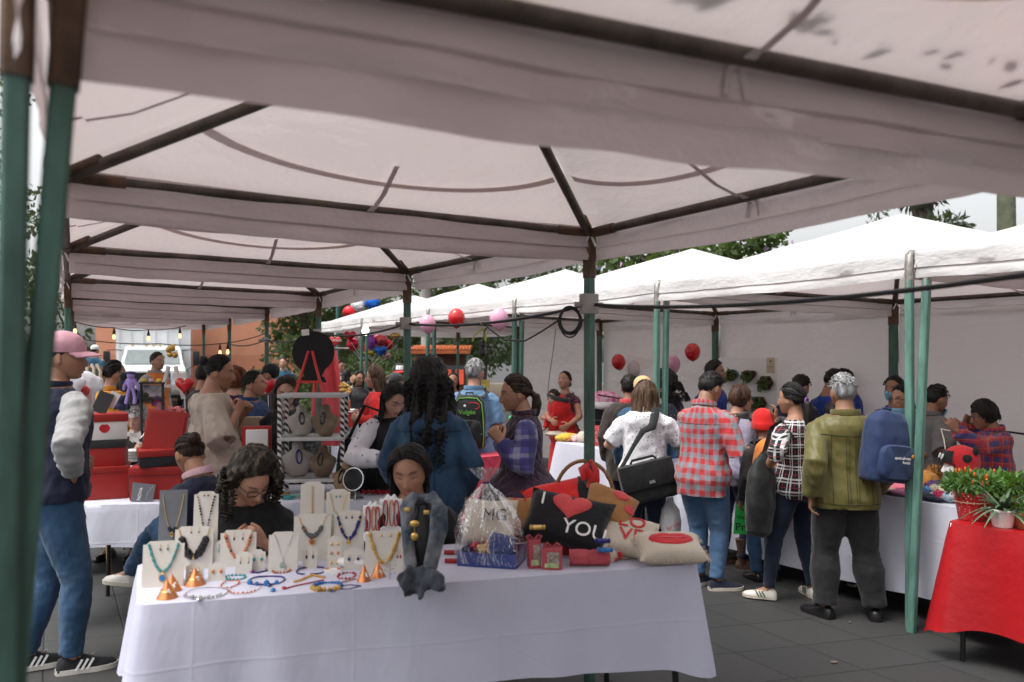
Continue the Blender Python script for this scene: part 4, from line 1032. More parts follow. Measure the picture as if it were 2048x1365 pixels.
# low planting beyond the aisle
for i, (px, Y, w_, h) in enumerate(((600, 23, 1.3, 1.3), (560, 25, 1.0, 1.1), (700, 25, 1.6, 1.6), (790, 26, 1.5, 1.7), (868, 22, 1.0, 1.3), (150, 30, 2.0, 1.6))):
    r = np.random.default_rng(80+i); o = empty('shrub', (xat(px, Y), Y, 0), 0, ["low shrub behind the blue jacket man by the ochre wall", "small shrub at the foot of the ochre wall", "shrub behind the white polo man", "tall shrub under the foil balloons", "shrub beside the kiosk", "shrub behind the pink cap at the left"][i], "shrub", "shrubs beyond the aisle")
    cl = [((r.uniform(-w_, w_), r.uniform(-.4, .4), r.uniform(.3, h)), (.5, .4, .4)) for _ in range(7)]
    link('foliage', leaves(1500, cl, .16, r), leafmat("shrub%d" % i, [(.07, .11, .03), (.09, .12, .04), (.06, .09, .03), (.08, .11, .03), (.09, .13, .04), (.05, .08, .03)][i]), o)
    tb = MB(); [tb.tube([(c[0]*.3, 0, 0), c], [.03, .008], 6) for c, _ in cl]; tb.build('stem', BARK, o)
# low stone wall closing the plaza
b = MB(); b.box((0, 0, .30), (26, .35, .6), bev=.03); tag(b.build('low_wall', mat("stone_wall", (.32, .26, .2), .9, bump=.6, bscale=12), loc=(-4, 32.5, 0)), "low stone kerb wall across the back of the plaza", "wall")
# kiosk with orange roof edge
kx, ky = xat(860, 20), 20
ki = empty('kiosk', (kx+.28, ky, 0), 0, "small market kiosk with an orange tiled roof edge and red hangings", "kiosk")
og = mat("orange_tiles", (.42, .11, .035), .7, bump=.5, bscale=12); wd = mat("brown_wood", (.11, .05, .03), .6)
b = MB(); b.box((0, 0, 1.86), (1.5, 1.2, .06), rot=Matrix.Rotation(R(8), 3, 'X')); [b.tube([(-.72+i*.072, -.6, 1.85), (-.72+i*.072, .5, 1.95)], .026, 8) for i in range(21)]; b.build('roof', og, ki)
b = MB(); b.box((0, .3, .9), (1.4, .08, 1.8)); b.box((0, -.4, .45), (1.4, .1, .9)); b.build('wall', wd, ki)
for x in (-.7, -.1, .7): b = MB(); sqtube(b, (x, -.5, 0), (x, -.5, 1.85), .08); b.build('post', GREEN, ki)
for x in (-.45, .2, .5): b = MB(); b.box((x, -.56, 1.18), (.20, .02, .36)); b.build('hanging', mat("red_orange_cloth", (.75, .09, .04), .8), ki)
b = MB(); b.box((.2, -.52, 1.40), (.9, .02, .12)); bd = b.build('name_board', mat("dark_board", (.03, .035, .04)), ki)
# ================================================================ tables and goods
LINEN = cloth("white_linen", (.50, .50, .61), 'creased', rough=.8, bump=.12, var=.03)
LINEN2 = cloth("white_linen_cool", (.58, .59, .68), 'creased', rough=.75, bump=.14, var=.03)
REDPL = mat("red_oilcloth", (.40, .010, .014), .32, var=.12, vscale=3, bump=.25, bscale=9, bdist=.02)
RED = mat("red_card", (.32, .014, .011), .55, var=.10, bump=.08); BLACKC = mat("black_card", (.016, .016, .018), .6, bump=.08)
CREAM = cloth("cream_canvas", (.60, .52, .42), 'knit'); WHITEC = mat("white_card", (.74, .73, .71), .6, var=.04, bump=.06)
GREYC = mat("grey_card", (.12, .125, .14), .7, bump=.2, bscale=120); LINC = mat("linen_card", (.60, .565, .51), .85, var=.06, bump=.25, bscale=160, bdist=.002)
COPPER = mat("copper_sheet", (.62, .24, .10), .34, .85, .15, 10, .15, 70); GOLD = mat("gold_metal", (.72, .46, .14), .28, .9, .2, 30, bump=.1)
SILVER = mat("silver_metal", (.62, .62, .62), .25, .95, .2, 30, bump=.1)
def bead(name, c, rough=.25): return mat("bead_"+name, c, rough, var=.35, vscale=90, bump=.1, bscale=200)
def table_cloth(label, c, z, hem, m, seed, tl, flare=.10, fold=.022, legs=M_BLACKPL, name='tablecloth', tlabel=None, group=None):
    r = np.random.default_rng(seed); C = [Vector((x, y, 0)) for x, y in c]; ctr = sum(C, Vector())/4
    per = []; cor = []
    for i in range(4):
        p, q = C[i], C[(i+1) % 4]; L = (q-p).length; n = max(6, int(L/.028))
        for j in range(n):
            t = j/n; pt = p.lerp(q, t); e = min(t, 1-t)*L
            rc = .035
            if e < rc: pt = pt+(ctr-pt).normalized()*((rc-e)**2/rc*.6)
            per.append(pt); cor.append(math.exp(-(e/.11)**2))
    N = len(per); nor = []
    for i in range(N):
        t = (per[(i+3) % N]-per[i-3]); n_ = Vector((t.y, -t.x, 0)).normalized()
        if n_.dot(per[i]-ctr) < 0: n_ = -n_
        nor.append(n_)
    s = [0]
    for i in range(1, N): s.append(s[-1]+(per[i]-per[i-1]).length)
    b = MB(); rows = [[Vector((ctr.x, ctr.y, z))*1 for _ in per]]
    for k in (.3, .6, .85, .96): rows.append([ctr.lerp(p, k)+Vector((0, 0, z+.0015*noise.noise(Vector((p.x*k*6, p.y*k*6, seed))))) for p in per])
    ph = r.uniform(0, 6, 8)
    for i in range(15):
        t = i/14; row = []
        for j in range(N):
            f = 0
            for q in range(5): f += math.sin(s[j]*(7+q*5.3)+ph[q]+.5*math.sin(s[j]*2.1+ph[5]))*(1, .8, .6, .4, .3)[q]
            f = max(-.8, f*.55+.5*noise.noise(Vector((s[j]*2.2, seed, t*.6))))
            amp = fold*t**.8*(.35+.65*noise.noise(Vector((s[j]*1.3, seed+9, 0))))
            off = .004*min(1, t*8)+flare*.22*t+amp*f*1.5+cor[j]*flare*t*1.0
            d = (z-hem)*(1+.04*math.sin(s[j]*2+ph[6])+.10*cor[j])
            zz = z-.006*min(1, t*20)-d*t
            row.append(per[j]+nor[j]*off+Vector((0, 0, max(.012, zz))))
        rows.append(row)
    b.grid(rows, closed=True)
    o = b.build(name, m, ang=75); tag(o, label, 'tablecloth', group)
    tb = empty('folding_table', (ctr.x, ctr.y, 0), 0, tlabel or ("folding table hidden under the "+tl), 'table', None)
    q = MB(); q.add([p+(ctr-p)*.015-ctr+Vector((0, 0, z_)) for z_ in (z-.030, z-.007) for p in C], [(3, 2, 1, 0), (4, 5, 6, 7), (0, 1, 5, 4), (1, 2, 6, 5), (2, 3, 7, 6), (3, 0, 4, 7)]); q.build('table_top', WHITEC, tb)
    for p in C:
        a = p+(ctr-p)*.10-ctr; q = MB(); q.tube([a+Vector((0, 0, z-.03)), a*1.02], .014, 8); q.build('leg', legs, tb)
    return o
ZT = .755
T1C = [(-1.37, 2.90), (.825, 3.49), (.56, 4.09), (-1.64, 3.49)]
table_cloth("long white tablecloth over the jewellery and cushion table in the foreground", T1C, ZT, .34, LINEN, 3, "white cloth of the foreground jewellery stall", .075, .020)
table_cloth("white tablecloth under the stacked red boxes and striped display case", [(-2.85, 4.86), (-.72, 5.02), (-.78, 5.72), (-2.9, 5.56)], ZT, .52, LINEN2, 5, "cloth with the stacked red boxes")
table_cloth("white cloth on the table in front of the silver haired lady", [(-3.4, 6.05), (-1.75, 6.15), (-1.8, 6.75), (-3.45, 6.65)], ZT, .20, LINEN2, 6, "cloth in front of the silver haired lady")
ls = lambda L, s: (.866*L-.5*s, .5*L+.866*s)
table_cloth("white tablecloth hanging to the ground under the knitted hats", [ls(4.72, 4.95), ls(4.72, 2.72), ls(5.38, 2.72), ls(5.38, 4.95)], ZT, .15, LINEN2, 7, "cloth with the knitted hats", .12, .030)
table_cloth("white tablecloth in front of the red dressed woman with the baby", [ls(4.66, 7.16), ls(4.66, 5.15), ls(5.3, 5.15), ls(5.3, 7.16)], ZT, .22, LINEN2, 8, "cloth in front of the woman with the baby")
RC = [(2.40, 4.39), (3.36, 3.11), (3.92, 3.53), (2.96, 4.81)]
table_cloth("shiny red oilcloth over the potted plant table at the right edge", RC, ZT, .20, REDPL, 9, "red oilcloth with the potted plants", .10, .030)
TULLE = cloth("red_tulle", (.62, .05, .10), rough=.7, bump=.8)
table_cloth("red ruffled table skirt beside the quilted vest woman", [(-.42, 6.6), (.22, 7.1), (-.1, 7.6), (-.7, 7.1)], ZT+.06, .08, TULLE, 10, "red ruffled table skirt", .10, .05)
table_cloth("white cloth on the distant table behind the display case", [(-3.1, 10.3), (-2.12, 10.3), (-2.12, 11), (-3.1, 11)], ZT, .12, LINEN2, 11, "distant white cloth behind the display case")
# ---------------------------------------------------------------- jewellery stall
def card(px0, px1, yt, yb, m=None, notch=True, tilt=10, label=''):
    """leaning display card standing on the table; returns a mapper from card pixels to world points on its face"""
    base = onz((px0+px1)/2, yb, ZT); Y = base.y; w_ = (px1-px0)/F*Y; h = (yb-yt)/F*Y*1.02
    yaw = math.atan2(base.x, base.y)*.5; q = Matrix.Rotation(-yaw, 3, 'Z')@Matrix.Rotation(R(-tilt), 3, 'X')
    o = empty('jewellery_stand', base, 0, label, 'display stand', 'jewellery stands on the foreground table')
    n = min(.16*w_, .012) if notch else 0; hw = w_/2
    out = [(-hw, 0), (hw, 0), (hw, h-n), (hw-n, h-n), (hw-2*n, h), (-hw+2*n, h), (-hw+n, h-n), (-hw, h-n)] if notch else [(-hw, 0), (hw, 0), (hw, h), (-hw, h)]
    b = MB(); b.prism(out, .004, q.to_4x4()@Matrix.Rotation(PI/2, 4, 'X')); b.build('board', m or LINC, o, ang=30)
    b = MB(); b.prism([(-hw*.8, 0), (-hw*.8+hw*1.6, 0), (hw*.3, h*.8), (-hw*.3, h*.8)], .003, Matrix.Rotation(-yaw, 4, 'Z')@Matrix.Translation((0, .48*h+.008, 0))@Matrix.Rotation(R(20), 4, 'X')@Matrix.Rotation(PI/2, 4, 'X')); b.build('easel_back', m or LINC, o)
    f = lambda u, v, d=.004: base+q@Vector(((u-.5)*w_, -.002-d, v*h))
    return o, f, w_, h
def bead_chain(b, pts, rad, n, r=None, jit=.0):
    pts = [Vector(p) for p in pts]; L = [0]
    for i in range(1, len(pts)): L.append(L[-1]+(pts[i]-pts[i-1]).length)
    for k in range(n):
        s = L[-1]*(k+.5)/n; i = max(j for j in range(len(L)) if L[j] <= s); i = min(i, len(pts)-2)
        p = pts[i].lerp(pts[i+1], (s-L[i])/max(1e-6, L[i+1]-L[i])); rr = rad*1.18*(1 if r is None else r.uniform(.7, 1.3)); b.ball(p, (rr, rr, rr*1.15), 7)
RJ = np.random.default_rng(21)
def necklace(f, kind, label, m1, m2=None, rad=.0045, n=30, depth=.8, pend=None, w0=.30, chain=GOLD, part=.45, group="necklaces on the foreground stands"):
    """U or V of beads on a stand: kind 'U'/'V'; upper part chain, lower part beads, optional pendant"""
    tt = np.linspace(-1, 1, 33)
    P = [f(.5+w0*t, .94-depth*((1-t*t) if kind == 'U' else (1-abs(t))**1.15)) for t in tt]
    a = int(16*part); o = empty('necklace', P[16], 0, label, 'necklace', group); mv = lambda L: [p-P[16] for p in L]
    b = MB(); b.tube(mv(P[:a+1]), .0012, 5); b.tube(mv(P[32-a:]), .0012, 5); bead_chain(b, mv(P[:a+1]), .0019, 10); bead_chain(b, mv(P[32-a:]), .0019, 10); b.build('chain', chain, o)
    b = MB(); bead_chain(b, mv(P[a:33-a]), rad, n, RJ); b.build('beads', m1, o)
    if m2: b = MB(); bead_chain(b, [p+Vector((0, -.001, 0)) for p in mv(P[a:33-a])], rad*.75, max(3, n//3), RJ); b.build('accent_beads', m2, o)
    if pend:
        s, mp = pend; c = Vector((0, -.003, -s*1.25-.006)); b = MB(); b.ball(c, (s*.78, .003, s), 14); pn = b.build('pendant', mp, o)
        b = MB(); b.tube([c+Vector((math.cos(a_)*s*.85, -.001, math.sin(a_)*s*1.08)) for a_ in np.linspace(0, 2*PI, 16, endpoint=False)], .0022, 5, close=True); b.tube([(0, 0, 0), c+Vector((0, 0, s))], .0012, 5); b.build('setting', chain, pn)
    return o
def earrings(f, label, m1, us=(.33, .67), v=.78, s=.006, drop=.02, shape='ball', m2=None):
    for i, u in enumerate(us):
        c = f(u, v); o = empty('earring', c, 0, label.replace('@', ('left', 'right')[i]), 'earring', 'earrings on the foreground stands')
        b = MB(); b.tube([(0, 0, .004), (0, -.001, -drop)], .0009, 5); b.ball((0, 0, .003), .0022, 6); b.build('hook', m2 or GOLD, o); b = MB()
        if shape == 'ball': b.ball((0, -.002, -drop-s*.6), (s, s*.6, s*1.2), 10)
        else: b.lathe([(.0005, -s*2), (s*.7, -s*.5), (.0005, s)], (0, -.002, -drop-s), 6)
        b.build('drop', m1, o)
TURQ = bead("turquoise", (.06, .30, .30)); BLK = bead("onyx", (.012, .012, .014)); CORAL = bead("coral", (.55, .20, .10)); NAVY = bead("lapis", (.02, .02, .16)); AMB = bead("amber", (.36, .12, .05)); PEARL = bead("pearl", (.70, .66, .58)); JADE = bead("jade", (.25, .38, .33)); BLUE = bead("blue_glass", (.02, .16, .42)); REDB = bead("red_glass", (.40, .015, .03)); GREYB = bead("hematite", (.09, .10, .11))
o, f, w_, h = card(286, 364, 1086, 1174, label="cream stand at the left end holding the turquoise necklace"); necklace(f, 'U', "turquoise bead necklace with a blue oval pendant", TURQ, AMB, .0042, 34, .60, (.016, BLUE), .36, part=.05); earrings(f, "@ grey drop earring above the turquoise necklace", GREYB, (.42, .60), .90, .004, .012)
o, f, w_, h = card(316, 369, 985, 1128, GREYC, False, label="tall charcoal stand with a chunky gold chain"); necklace(f, 'U', "gold chain necklace with black and pearl beads on the charcoal stand", BLK, PEARL, .006, 9, .50, (.007, BLK), .38, part=.72)
o, f, w_, h = card(385, 432, 988, 1132, label="tall cream stand with small black beads, behind the onyx necklace"); necklace(f, 'V', "long V of small black beads on the tall cream stand", BLK, None, .0035, 30, .58, None, .36, part=.0); earrings(f, "@ black stud earring on the tall cream stand", BLK, (.42, .58), .955, .0035, .002)
o, f, w_, h = card(350, 423, 1056, 1138, label="cream stand with big black stones and gold spacers"); necklace(f, 'U', "necklace of large oval black stones with gold spacers", BLK, GOLD, .0125, 10, .66, None, .40, part=.2); earrings(f, "@ dark drop earring above the big black stones", BLK, (.42, .62), .93, .003, .012)
o, f, w_, h = card(427, 459, 1083, 1134, label="small cream card with two grey pearl drops"); earrings(f, "@ grey pearl drop earring on the small cream card", JADE, (.32, .75), .80, .0085, .012, m2=GREYB)
o, f, w_, h = card(441, 510, 1063, 1134, label="cream stand with a coral and black bead necklace"); necklace(f, 'U', "coral and black bead necklace before the woman with glasses", CORAL, BLK, .0058, 24, .70, None, .38, part=.1); earrings(f, "@ black and coral earring inside the coral necklace", BLK, (.38, .62), .88, .005, .012, 'leaf', CORAL)
o, f, w_, h = card(471, 503, 1106, 1148, tilt=14, label="small leaning card with dark green drops"); earrings(f, "@ dark green drop earring on the leaning card", BLK, (.3, .78), .72, .004, .014, 'leaf')
o, f, w_, h = card(500, 530, 1101, 1143, label="small card with teal drops beside the empty looking stand"); earrings(f, "@ teal drop earring on the small card", TURQ, (.28, .75), .72, .0065, .012)
o, f, w_, h = card(537, 594, 1067, 1143, label="pale stand with a thin silver chain and oval pendant"); necklace(f, 'V', "thin silver necklace with a grey oval pendant", SILVER, None, .0014, 20, .66, (.013, JADE), .32, SILVER, .5)
o, f, w_, h = card(372, 406, 1127, 1166, label="low card half hidden behind the middle copper cone"); earrings(f, "@ silver hoop earring on the low card by the copper cone", SILVER, (.3, .72), .7, .005, .008)
o, f, w_, h = card(417, 450, 1127, 1162, label="low card with orange and white drops right of the copper cone"); earrings(f, "@ orange cluster earring on the low card", CORAL, (.28, .74), .66, .007, .006, m2=PEARL)
o, f, w_, h = card(599, 646, 968, 1110, label="tall cream stand with one thin gold chain"); necklace(f, 'V', "single thin gold chain with a clear stone at its tip", GOLD, None, .0013, 18, .66, (.005, PEARL), .04, part=.8)
o, f, w_, h = card(651, 698, 983, 1112, label="tall cream stand with pale green stones"); necklace(f, 'V', "necklace of pale green stones on the tall stand", JADE, TURQ, .0075, 6, .55, (.006, TURQ), .36, part=.6); earrings(f, "@ dark green stud earring on the tall stand", TURQ, (.42, .58), .90, .004, .002)
o, f, w_, h = card(587, 660, 1031, 1122, label="wide cream stand with a black lace and amber necklace"); necklace(f, 'U', "black leaf necklace with amber beads and amber pendant", GREYB, AMB, .0075, 16, .42, (.014, AMB), .37, part=.35)
o, f, w_, h = card(667, 727, 1025, 1118, label="cream stand with a lapis and gold necklace"); necklace(f, 'U', "lapis blue bead necklace with gold beads", NAVY, GOLD, .0062, 22, .52, (.008, GOLD), .40, part=.12); earrings(f, "@ lapis drop earring inside the blue necklace", NAVY, (.40, .60), .90, .004, .008)
o, f, w_, h = card(605, 633, 1097, 1137, label="small card with black pointed drops"); earrings(f, "@ black pointed earring on the small card", BLK, (.28, .74), .82, .007, .014, 'leaf')
o, f, w_, h = card(655, 682, 1075, 1137, label="narrow card with three rows of gold studs")
for k, (v_, mm) in enumerate(((.78, GOLD), (.5, CORAL), (.2, GOLD))): earrings(f, "@ %s stud earring on the narrow card" % ("top row gold", "middle row pink", "bottom row gold")[k], mm, (.27, .74), v_, .0055, .001)
o, f, w_, h = card(688, 726, 1098, 1140, label="low card with a bright bead cluster earring"); earrings(f, "@ blue and yellow cluster earring on the low card", NAVY, (.26, .74), .62, .006, .008, m2=CORAL)
o, f, w_, h = card(727, 757, 1101, 1140, label="low card with a pair of navy fans"); earrings(f, "@ navy fan earring on the low card", NAVY, (.28, .74), .6, .007, .004)
o, f, w_, h = card(730, 806, 1065, 1145, label="cream stand with a heavy gold link necklace beside the scarf"); necklace(f, 'U', "heavy gold link necklace beside the dark scarf", GOLD, None, .0068, 26, .72, None, .39, part=.0); earrings(f, "@ pale gold stud earring inside the gold link necklace", GOLD, (.42, .66), .90, .0045, .002); earrings(f, "@ red drop earring near the dark scarf", REDB, (.85, .93), .5, .006, .014, 'leaf')
def cone(px, ya, x0, x1, yb, label):
    base = onz((x0+x1)/2, yb-6, ZT); r_ = (x1-x0)/2/F*base.y; h = (yb-6-ya)/F*base.y; o = empty('ring_cone', base, 0, label, 'ring cone', 'copper ring cones')
    b = MB(); b.lathe([(r_, 0), (r_*.98, .002), (r_*.5, h*.5), (r_*.06, h*.97), (.001, h)], seg=24); b.build('cone', COPPER, o, ang=50)
    b = MB(); k = .55; b.tube([Vector((math.cos(a)*r_*(k+.05), math.sin(a)*r_*(k+.05), h*(1-k)+.004*math.sin(a))) for a in np.linspace(0, 2*PI, 20, endpoint=False)], .0016, 5, close=True); rg_ = b.build('ring', GOLD, o)
    b = MB(); [b.ball((r_*.4+RJ.uniform(-.006, .006), -r_*.5+RJ.uniform(-.004, .004), h*.42+RJ.uniform(-.008, .008)), .0038, 7) for _ in range(7)]; b.build('stone', PEARL, rg_)
cone(329, 1160, 314, 355, 1202, "copper cone at the front left corner with a jewelled ring"); cone(339, 1148, 325, 363, 1187, "copper cone just behind the front left one"); cone(384, 1136, 369, 411, 1175, "copper cone before the big black stone necklace"); cone(731, 1129, 714, 742, 1168, "rusty copper cone with a black ring left of the scarf"); cone(753, 1124, 741, 771, 1160, "copper cone between the black ringed cone and the wire tree")
def loop(x0, x1, y0, y1, name, label, m1, rad, cat='bracelet', beads=0, m2=None, nb=5, gap=0, charm=None):
    c = onz((x0+x1)/2, (y0+y1)/2, ZT+.004); p0 = onz((x0+x1)/2, y1, ZT); p1 = onz((x0+x1)/2, y0, ZT); rx = (x1-x0)/2/F*c.y; ry = abs(p1.y-p0.y)/2
    o = empty(name, c, 0, label, cat, 'bracelets on the foreground cloth'); tt = np.linspace(-PI/2+gap, 1.5*PI-gap, 28)
    P = [Vector((math.cos(t)*rx, math.sin(t)*ry, .002*math.sin(3*t))) for t in tt]; b = MB()
    if beads: bead_chain(b, P, rad*1.6, beads, RJ); b.tube(P, rad*.5, 5)
    else: b.tube(P, rad, 6)
    b.build('band', m1, o)
    if m2: b = MB(); Q = [p for p, t in zip(P, tt) if math.sin(t) < -.25]; Q.sort(key=lambda p: p.x); bead_chain(b, [q+Vector((0, 0, .003)) for q in Q], rad*2.6, nb, RJ); b.build('accent_beads', m2, o)
    if charm: b = MB(); b.ball((charm[0]*rx, -ry-.012, .004), (.010, .013, .006), 10); b.tube([(charm[0]*rx, -ry, 0), (charm[0]*rx, -ry-.006, .003)], .001, 5); b.build('charm', charm[1], o)
    return o
loop(372, 453, 1174, 1198, 'bracelet', "silver bangle with a dangling charm near the front edge", SILVER, .0022, m2=SILVER, nb=12, charm=(.1, SILVER)); loop(462, 520, 1163, 1188, 'bracelet', "peach cord bracelet with coral beads", CORAL, .0012, m2=CORAL, nb=9)
loop(498, 568, 1152, 1170, 'bracelet', "navy cord bracelet with blue and gold beads", NAVY, .0035, m2=BLUE, nb=4, charm=(.5, NAVY)); loop(594, 650, 1134, 1149, 'bracelet', "thick black cord loop in the middle of the cloth", NAVY, .0032, gap=.2)
loop(626, 682, 1165, 1182, 'bracelet', "blue and bronze bead bracelet near the front edge", BLUE, .0035, beads=26, m2=GOLD, nb=7, gap=.5); loop(547, 580, 1136, 1146, 'bracelet', "short wooden bead bracelet below the pale stand", AMB, .0028, beads=18)
loop(444, 476, 1160, 1176, 'bracelet', "pale pink bead bracelet beside the silver bangle", CORAL, .002, beads=16); loop(676, 710, 1145, 1158, 'bracelet', "rose bead bracelet in front of the white roll", REDB, .0022, beads=18); loop(450, 490, 1150, 1160, 'bracelet', "turquoise and coral bracelet below the leaning card", TURQ, .0028, beads=16)
def lay(pts, name, label, m, rad, cat, beads=0, ends=()):
    P = [onz(x, y, ZT+.003) for x, y in pts]; o = empty(name, P[0], 0, label, cat); Q = [p-P[0] for p in P]; b = MB()
    if beads: bead_chain(b, Q, rad*1.5, beads)
    b.tube(Q, rad*(.6 if beads else 1), 5); b.build('strand', m, o)
    for i, s, mm in ends: b = MB(); b.ball(Q[i]+Vector((0, 0, .004)), (s, s*1.3, s*.6), 10); b.build('ornament', mm, o)
lay([(568, 1178), (590, 1172), (620, 1166), (648, 1160)], 'necklace', "red cord necklace with a red tassel laid on the cloth", REDB, .0016, 'necklace', 40, ((0, .009, REDB),)); lay([(504, 1145), (515, 1146), (536, 1141)], 'bracelet', "purple and black bead strand lying behind the navy bracelet", NAVY, .002, 'bracelet', 14, ((0, .010, bead("purple_glass", (.18, .03, .16))),))
lay([(540, 1181), (546, 1182)], 'pendant', "single bright blue pendant near the front edge", BLUE, .002, 'pendant', 0, ((1, .011, BLUE),)); lay([(588, 1165), (604, 1160), (624, 1151), (650, 1156)], 'necklace', "twisted gold necklace in the middle of the cloth", GOLD, .0034, 'necklace', 26); lay([(672, 1168), (690, 1163), (712, 1158)], 'cord', "tan leather cord before the black ringed cone", mat("tan_leather", (.45, .22, .12)), .003, 'cord')
lay([(680, 1172), (700, 1170), (722, 1172), (700, 1178), (678, 1179)], 'necklace', "fine navy chain trailing from the blue bracelet", NAVY, .0012, 'necklace', 40)
# white props
b = MB(); p0 = onz(680, 1140, ZT); p1 = onz(746, 1140, ZT); b.tube([p0-p0, (p1-p0)*.2, (p1-p0)*.5, (p1-p0)*.8, p1-p0], [.018, .026, .028, .026, .016], 14, roundcap=True); tag(b.build('display_roll', cloth("white_plush", (.72, .70, .68)), loc=p0+Vector((0, .03, .026))), "white padded roll behind the bright bead earrings", "display roll")
o = empty('earring_box', onz(666, 1150, ZT), 0, "small white box with two coral fans", "box"); b = MB(); b.box((0, .01, .012), (.075, .03, .024), bev=.003); b.build('box', WHITEC, o); b = MB(); [b.ball((x, .0, .026), (.010, .006, .006), 8) for x in (-.025, .025)]; b.build('coral_fan', CORAL, o)
def felt(px, yt, yb, w, label, seed):
    base = onz(px, yb, ZT); h = (yb-yt)/F*base.y; hw = w/2/F*base.y; o = empty('necklace_tree', base, 0, label, 'display stand', 'white scalloped display trees')
    out = [(-hw*.55, 0), (hw*.55, 0), (hw*.45, h*.30), (hw*.9, h*.36), (hw*.95, h*.48), (hw*.5, h*.52), (hw*.42, h*.66), (hw*.95, h*.78), (hw*1.0, h*.92), (hw*.6, h*.90), (hw*.3, h), (0, h*.93), (-hw*.3, h), (-hw*.6, h*.90), (-hw, h*.92), (-hw*.95, h*.78), (-hw*.42, h*.66), (-hw*.5, h*.52), (-hw*.95, h*.48), (-hw*.9, h*.36), (-hw*.45, h*.30)]
    b = MB(); b.prism(out, .02, Matrix.Rotation(PI/2, 4, 'X')); me = b.mesh('x', False); me = remesh(me, .006, 2); link('stand', me, cloth("white_felt", (.74, .73, .72)), o)
    for i, (dx, mm) in enumerate(((-.45, REDB), (.1, CORAL), (.5, REDB))):
        P = [Vector((dx*hw+math.sin(t)*hw*.2, -.015, h*.9-(.5-.5*math.cos(t))*h*.38)) for t in np.linspace(0, 2*PI, 20)]; nb = MB(); bead_chain(nb, P, .003, 30); tag(nb.build('bead_strand', mm, loc=base), ["left red", "middle coral", "right red"][i]+" bead strand hung on the "+("shorter" if seed else "taller")+" white scalloped stand", "necklace", "bead strands on the white trees")
felt(746, 1000, 1128, 40, "shorter white scalloped stand with red strands", 1); felt(782, 986, 1122, 46, "taller white scalloped stand beside the scarf", 0)
o = empty('wire_tree', onz(780, 1160, ZT), 0, "small silver wire tree hung with charms left of the scarf", "ring tree"); b = MB(); b.tube([(0, 0, 0), (0, 0, .07)], .002, 6)
for i in range(14): a = i*2.4; b.tube([(0, 0, .02+i*.004), (math.cos(a)*.02, math.sin(a)*.02, .03+i*.004)], .0012, 5); b.ball((math.cos(a)*.022, math.sin(a)*.022, .028+i*.004), .0035, 6)
b.build('wire', SILVER, o)
# scarf on a dark bust
sy = 3.12; o = empty('display_bust', (xat(845, sy), sy+.02, ZT), 0, "narrow black bust wearing the grey scarf", "bust"); b = MB(); b.lathe([(.05, 0), (.05, .01), (.045, .05), (.07, .16), (.075, .22), (.05, .27), (.028, .295), (.026, .318), (.02, .325)], seg=18); b.build('torso', BLACKC, o)
SCARF = cloth("mottled_scarf", (.17, .175, .19), 'marble', ((.025, .050, .085), 9), var=.6, bump=.9); b = MB(); q = lambda px, py, Y=sy: at(px, py, Y)
o = empty('scarf', (xat(845, sy), sy, ZT), 0, "mottled grey and blue scarf on the black bust, knot hanging past the table edge", "scarf"); O = o.location
b.tube([q(850, 1000, 3.2)-O, q(826, 995, 3.14)-O, q(812, 1014, 3.10)-O, q(812, 1060, 3.08)-O, q(818, 1115, 3.06)-O, q(826, 1148, 3.03)-O], [(.022, .03), (.03, .028), (.036, .026), (.038, .022), (.034, .022), (.026, .02)], 14, hint=(1, 0, 0), roundcap=True)
b.tube([q(842, 1000, 3.2)-O, q(868, 996, 3.13)-O, q(880, 1017, 3.09)-O, q(876, 1060, 3.07)-O, q(866, 1112, 3.05)-O, q(856, 1148, 3.03)-O], [(.022, .03), (.032, .028), (.04, .026), (.044, .024), (.042, .024), (.028, .02)], 14, hint=(1, 0, 0), roundcap=True)
me = remesh(b.mesh('x', False), .008, 3); wrinkle(me, .010, 4, .045, .22); wrinkle(me, .005, 14, .02, .2); link('drape', me, SCARF, o)
b = MB(); b.tube([q(826, 1142, 3.04)-O, q(812, 1160, 3.0)-O, q(818, 1184, 2.97)-O, q(834, 1178, 2.97)-O], [.03, .036, .03, .02], 12, roundcap=True); b.tube([q(852, 1142, 3.03)-O, q(872, 1160, 2.99)-O, q(880, 1176, 2.97)-O], [.03, .036, .026], 12, roundcap=True); b.tube([q(838, 1146, 3.02)-O, q(845, 1165, 2.99)-O, q(840, 1196, 2.93)-O], [.03, .026, .014], 12, roundcap=True)
me = remesh(b.mesh('x', False), .008, 2); wrinkle(me, .011, 5, .035, 1); link('knot', me, cloth("mottled_scarf_dark", (.02, .025, .03), 'marble', ((.05, .06, .075), 9), var=.5, bump=.6), o)
for px, py in ((814, 1020), (853, 1025)): b = MB(); b.box(q(px, py, 3.065)-O, (.022, .012, .016), bev=.003); b.build('clasp', GOLD, o)
b = MB(); b.ball(q(829, 1048, 3.04)-O, (.018, .006, .014), 10); b.tube([q(829, 1052, 3.04)-O, q(829, 1070, 3.04)-O], .002, 5); b.ball(q(829, 1074, 3.04)-O, (.014, .004, .016), 10); b.build('brooch', GOLD, o)
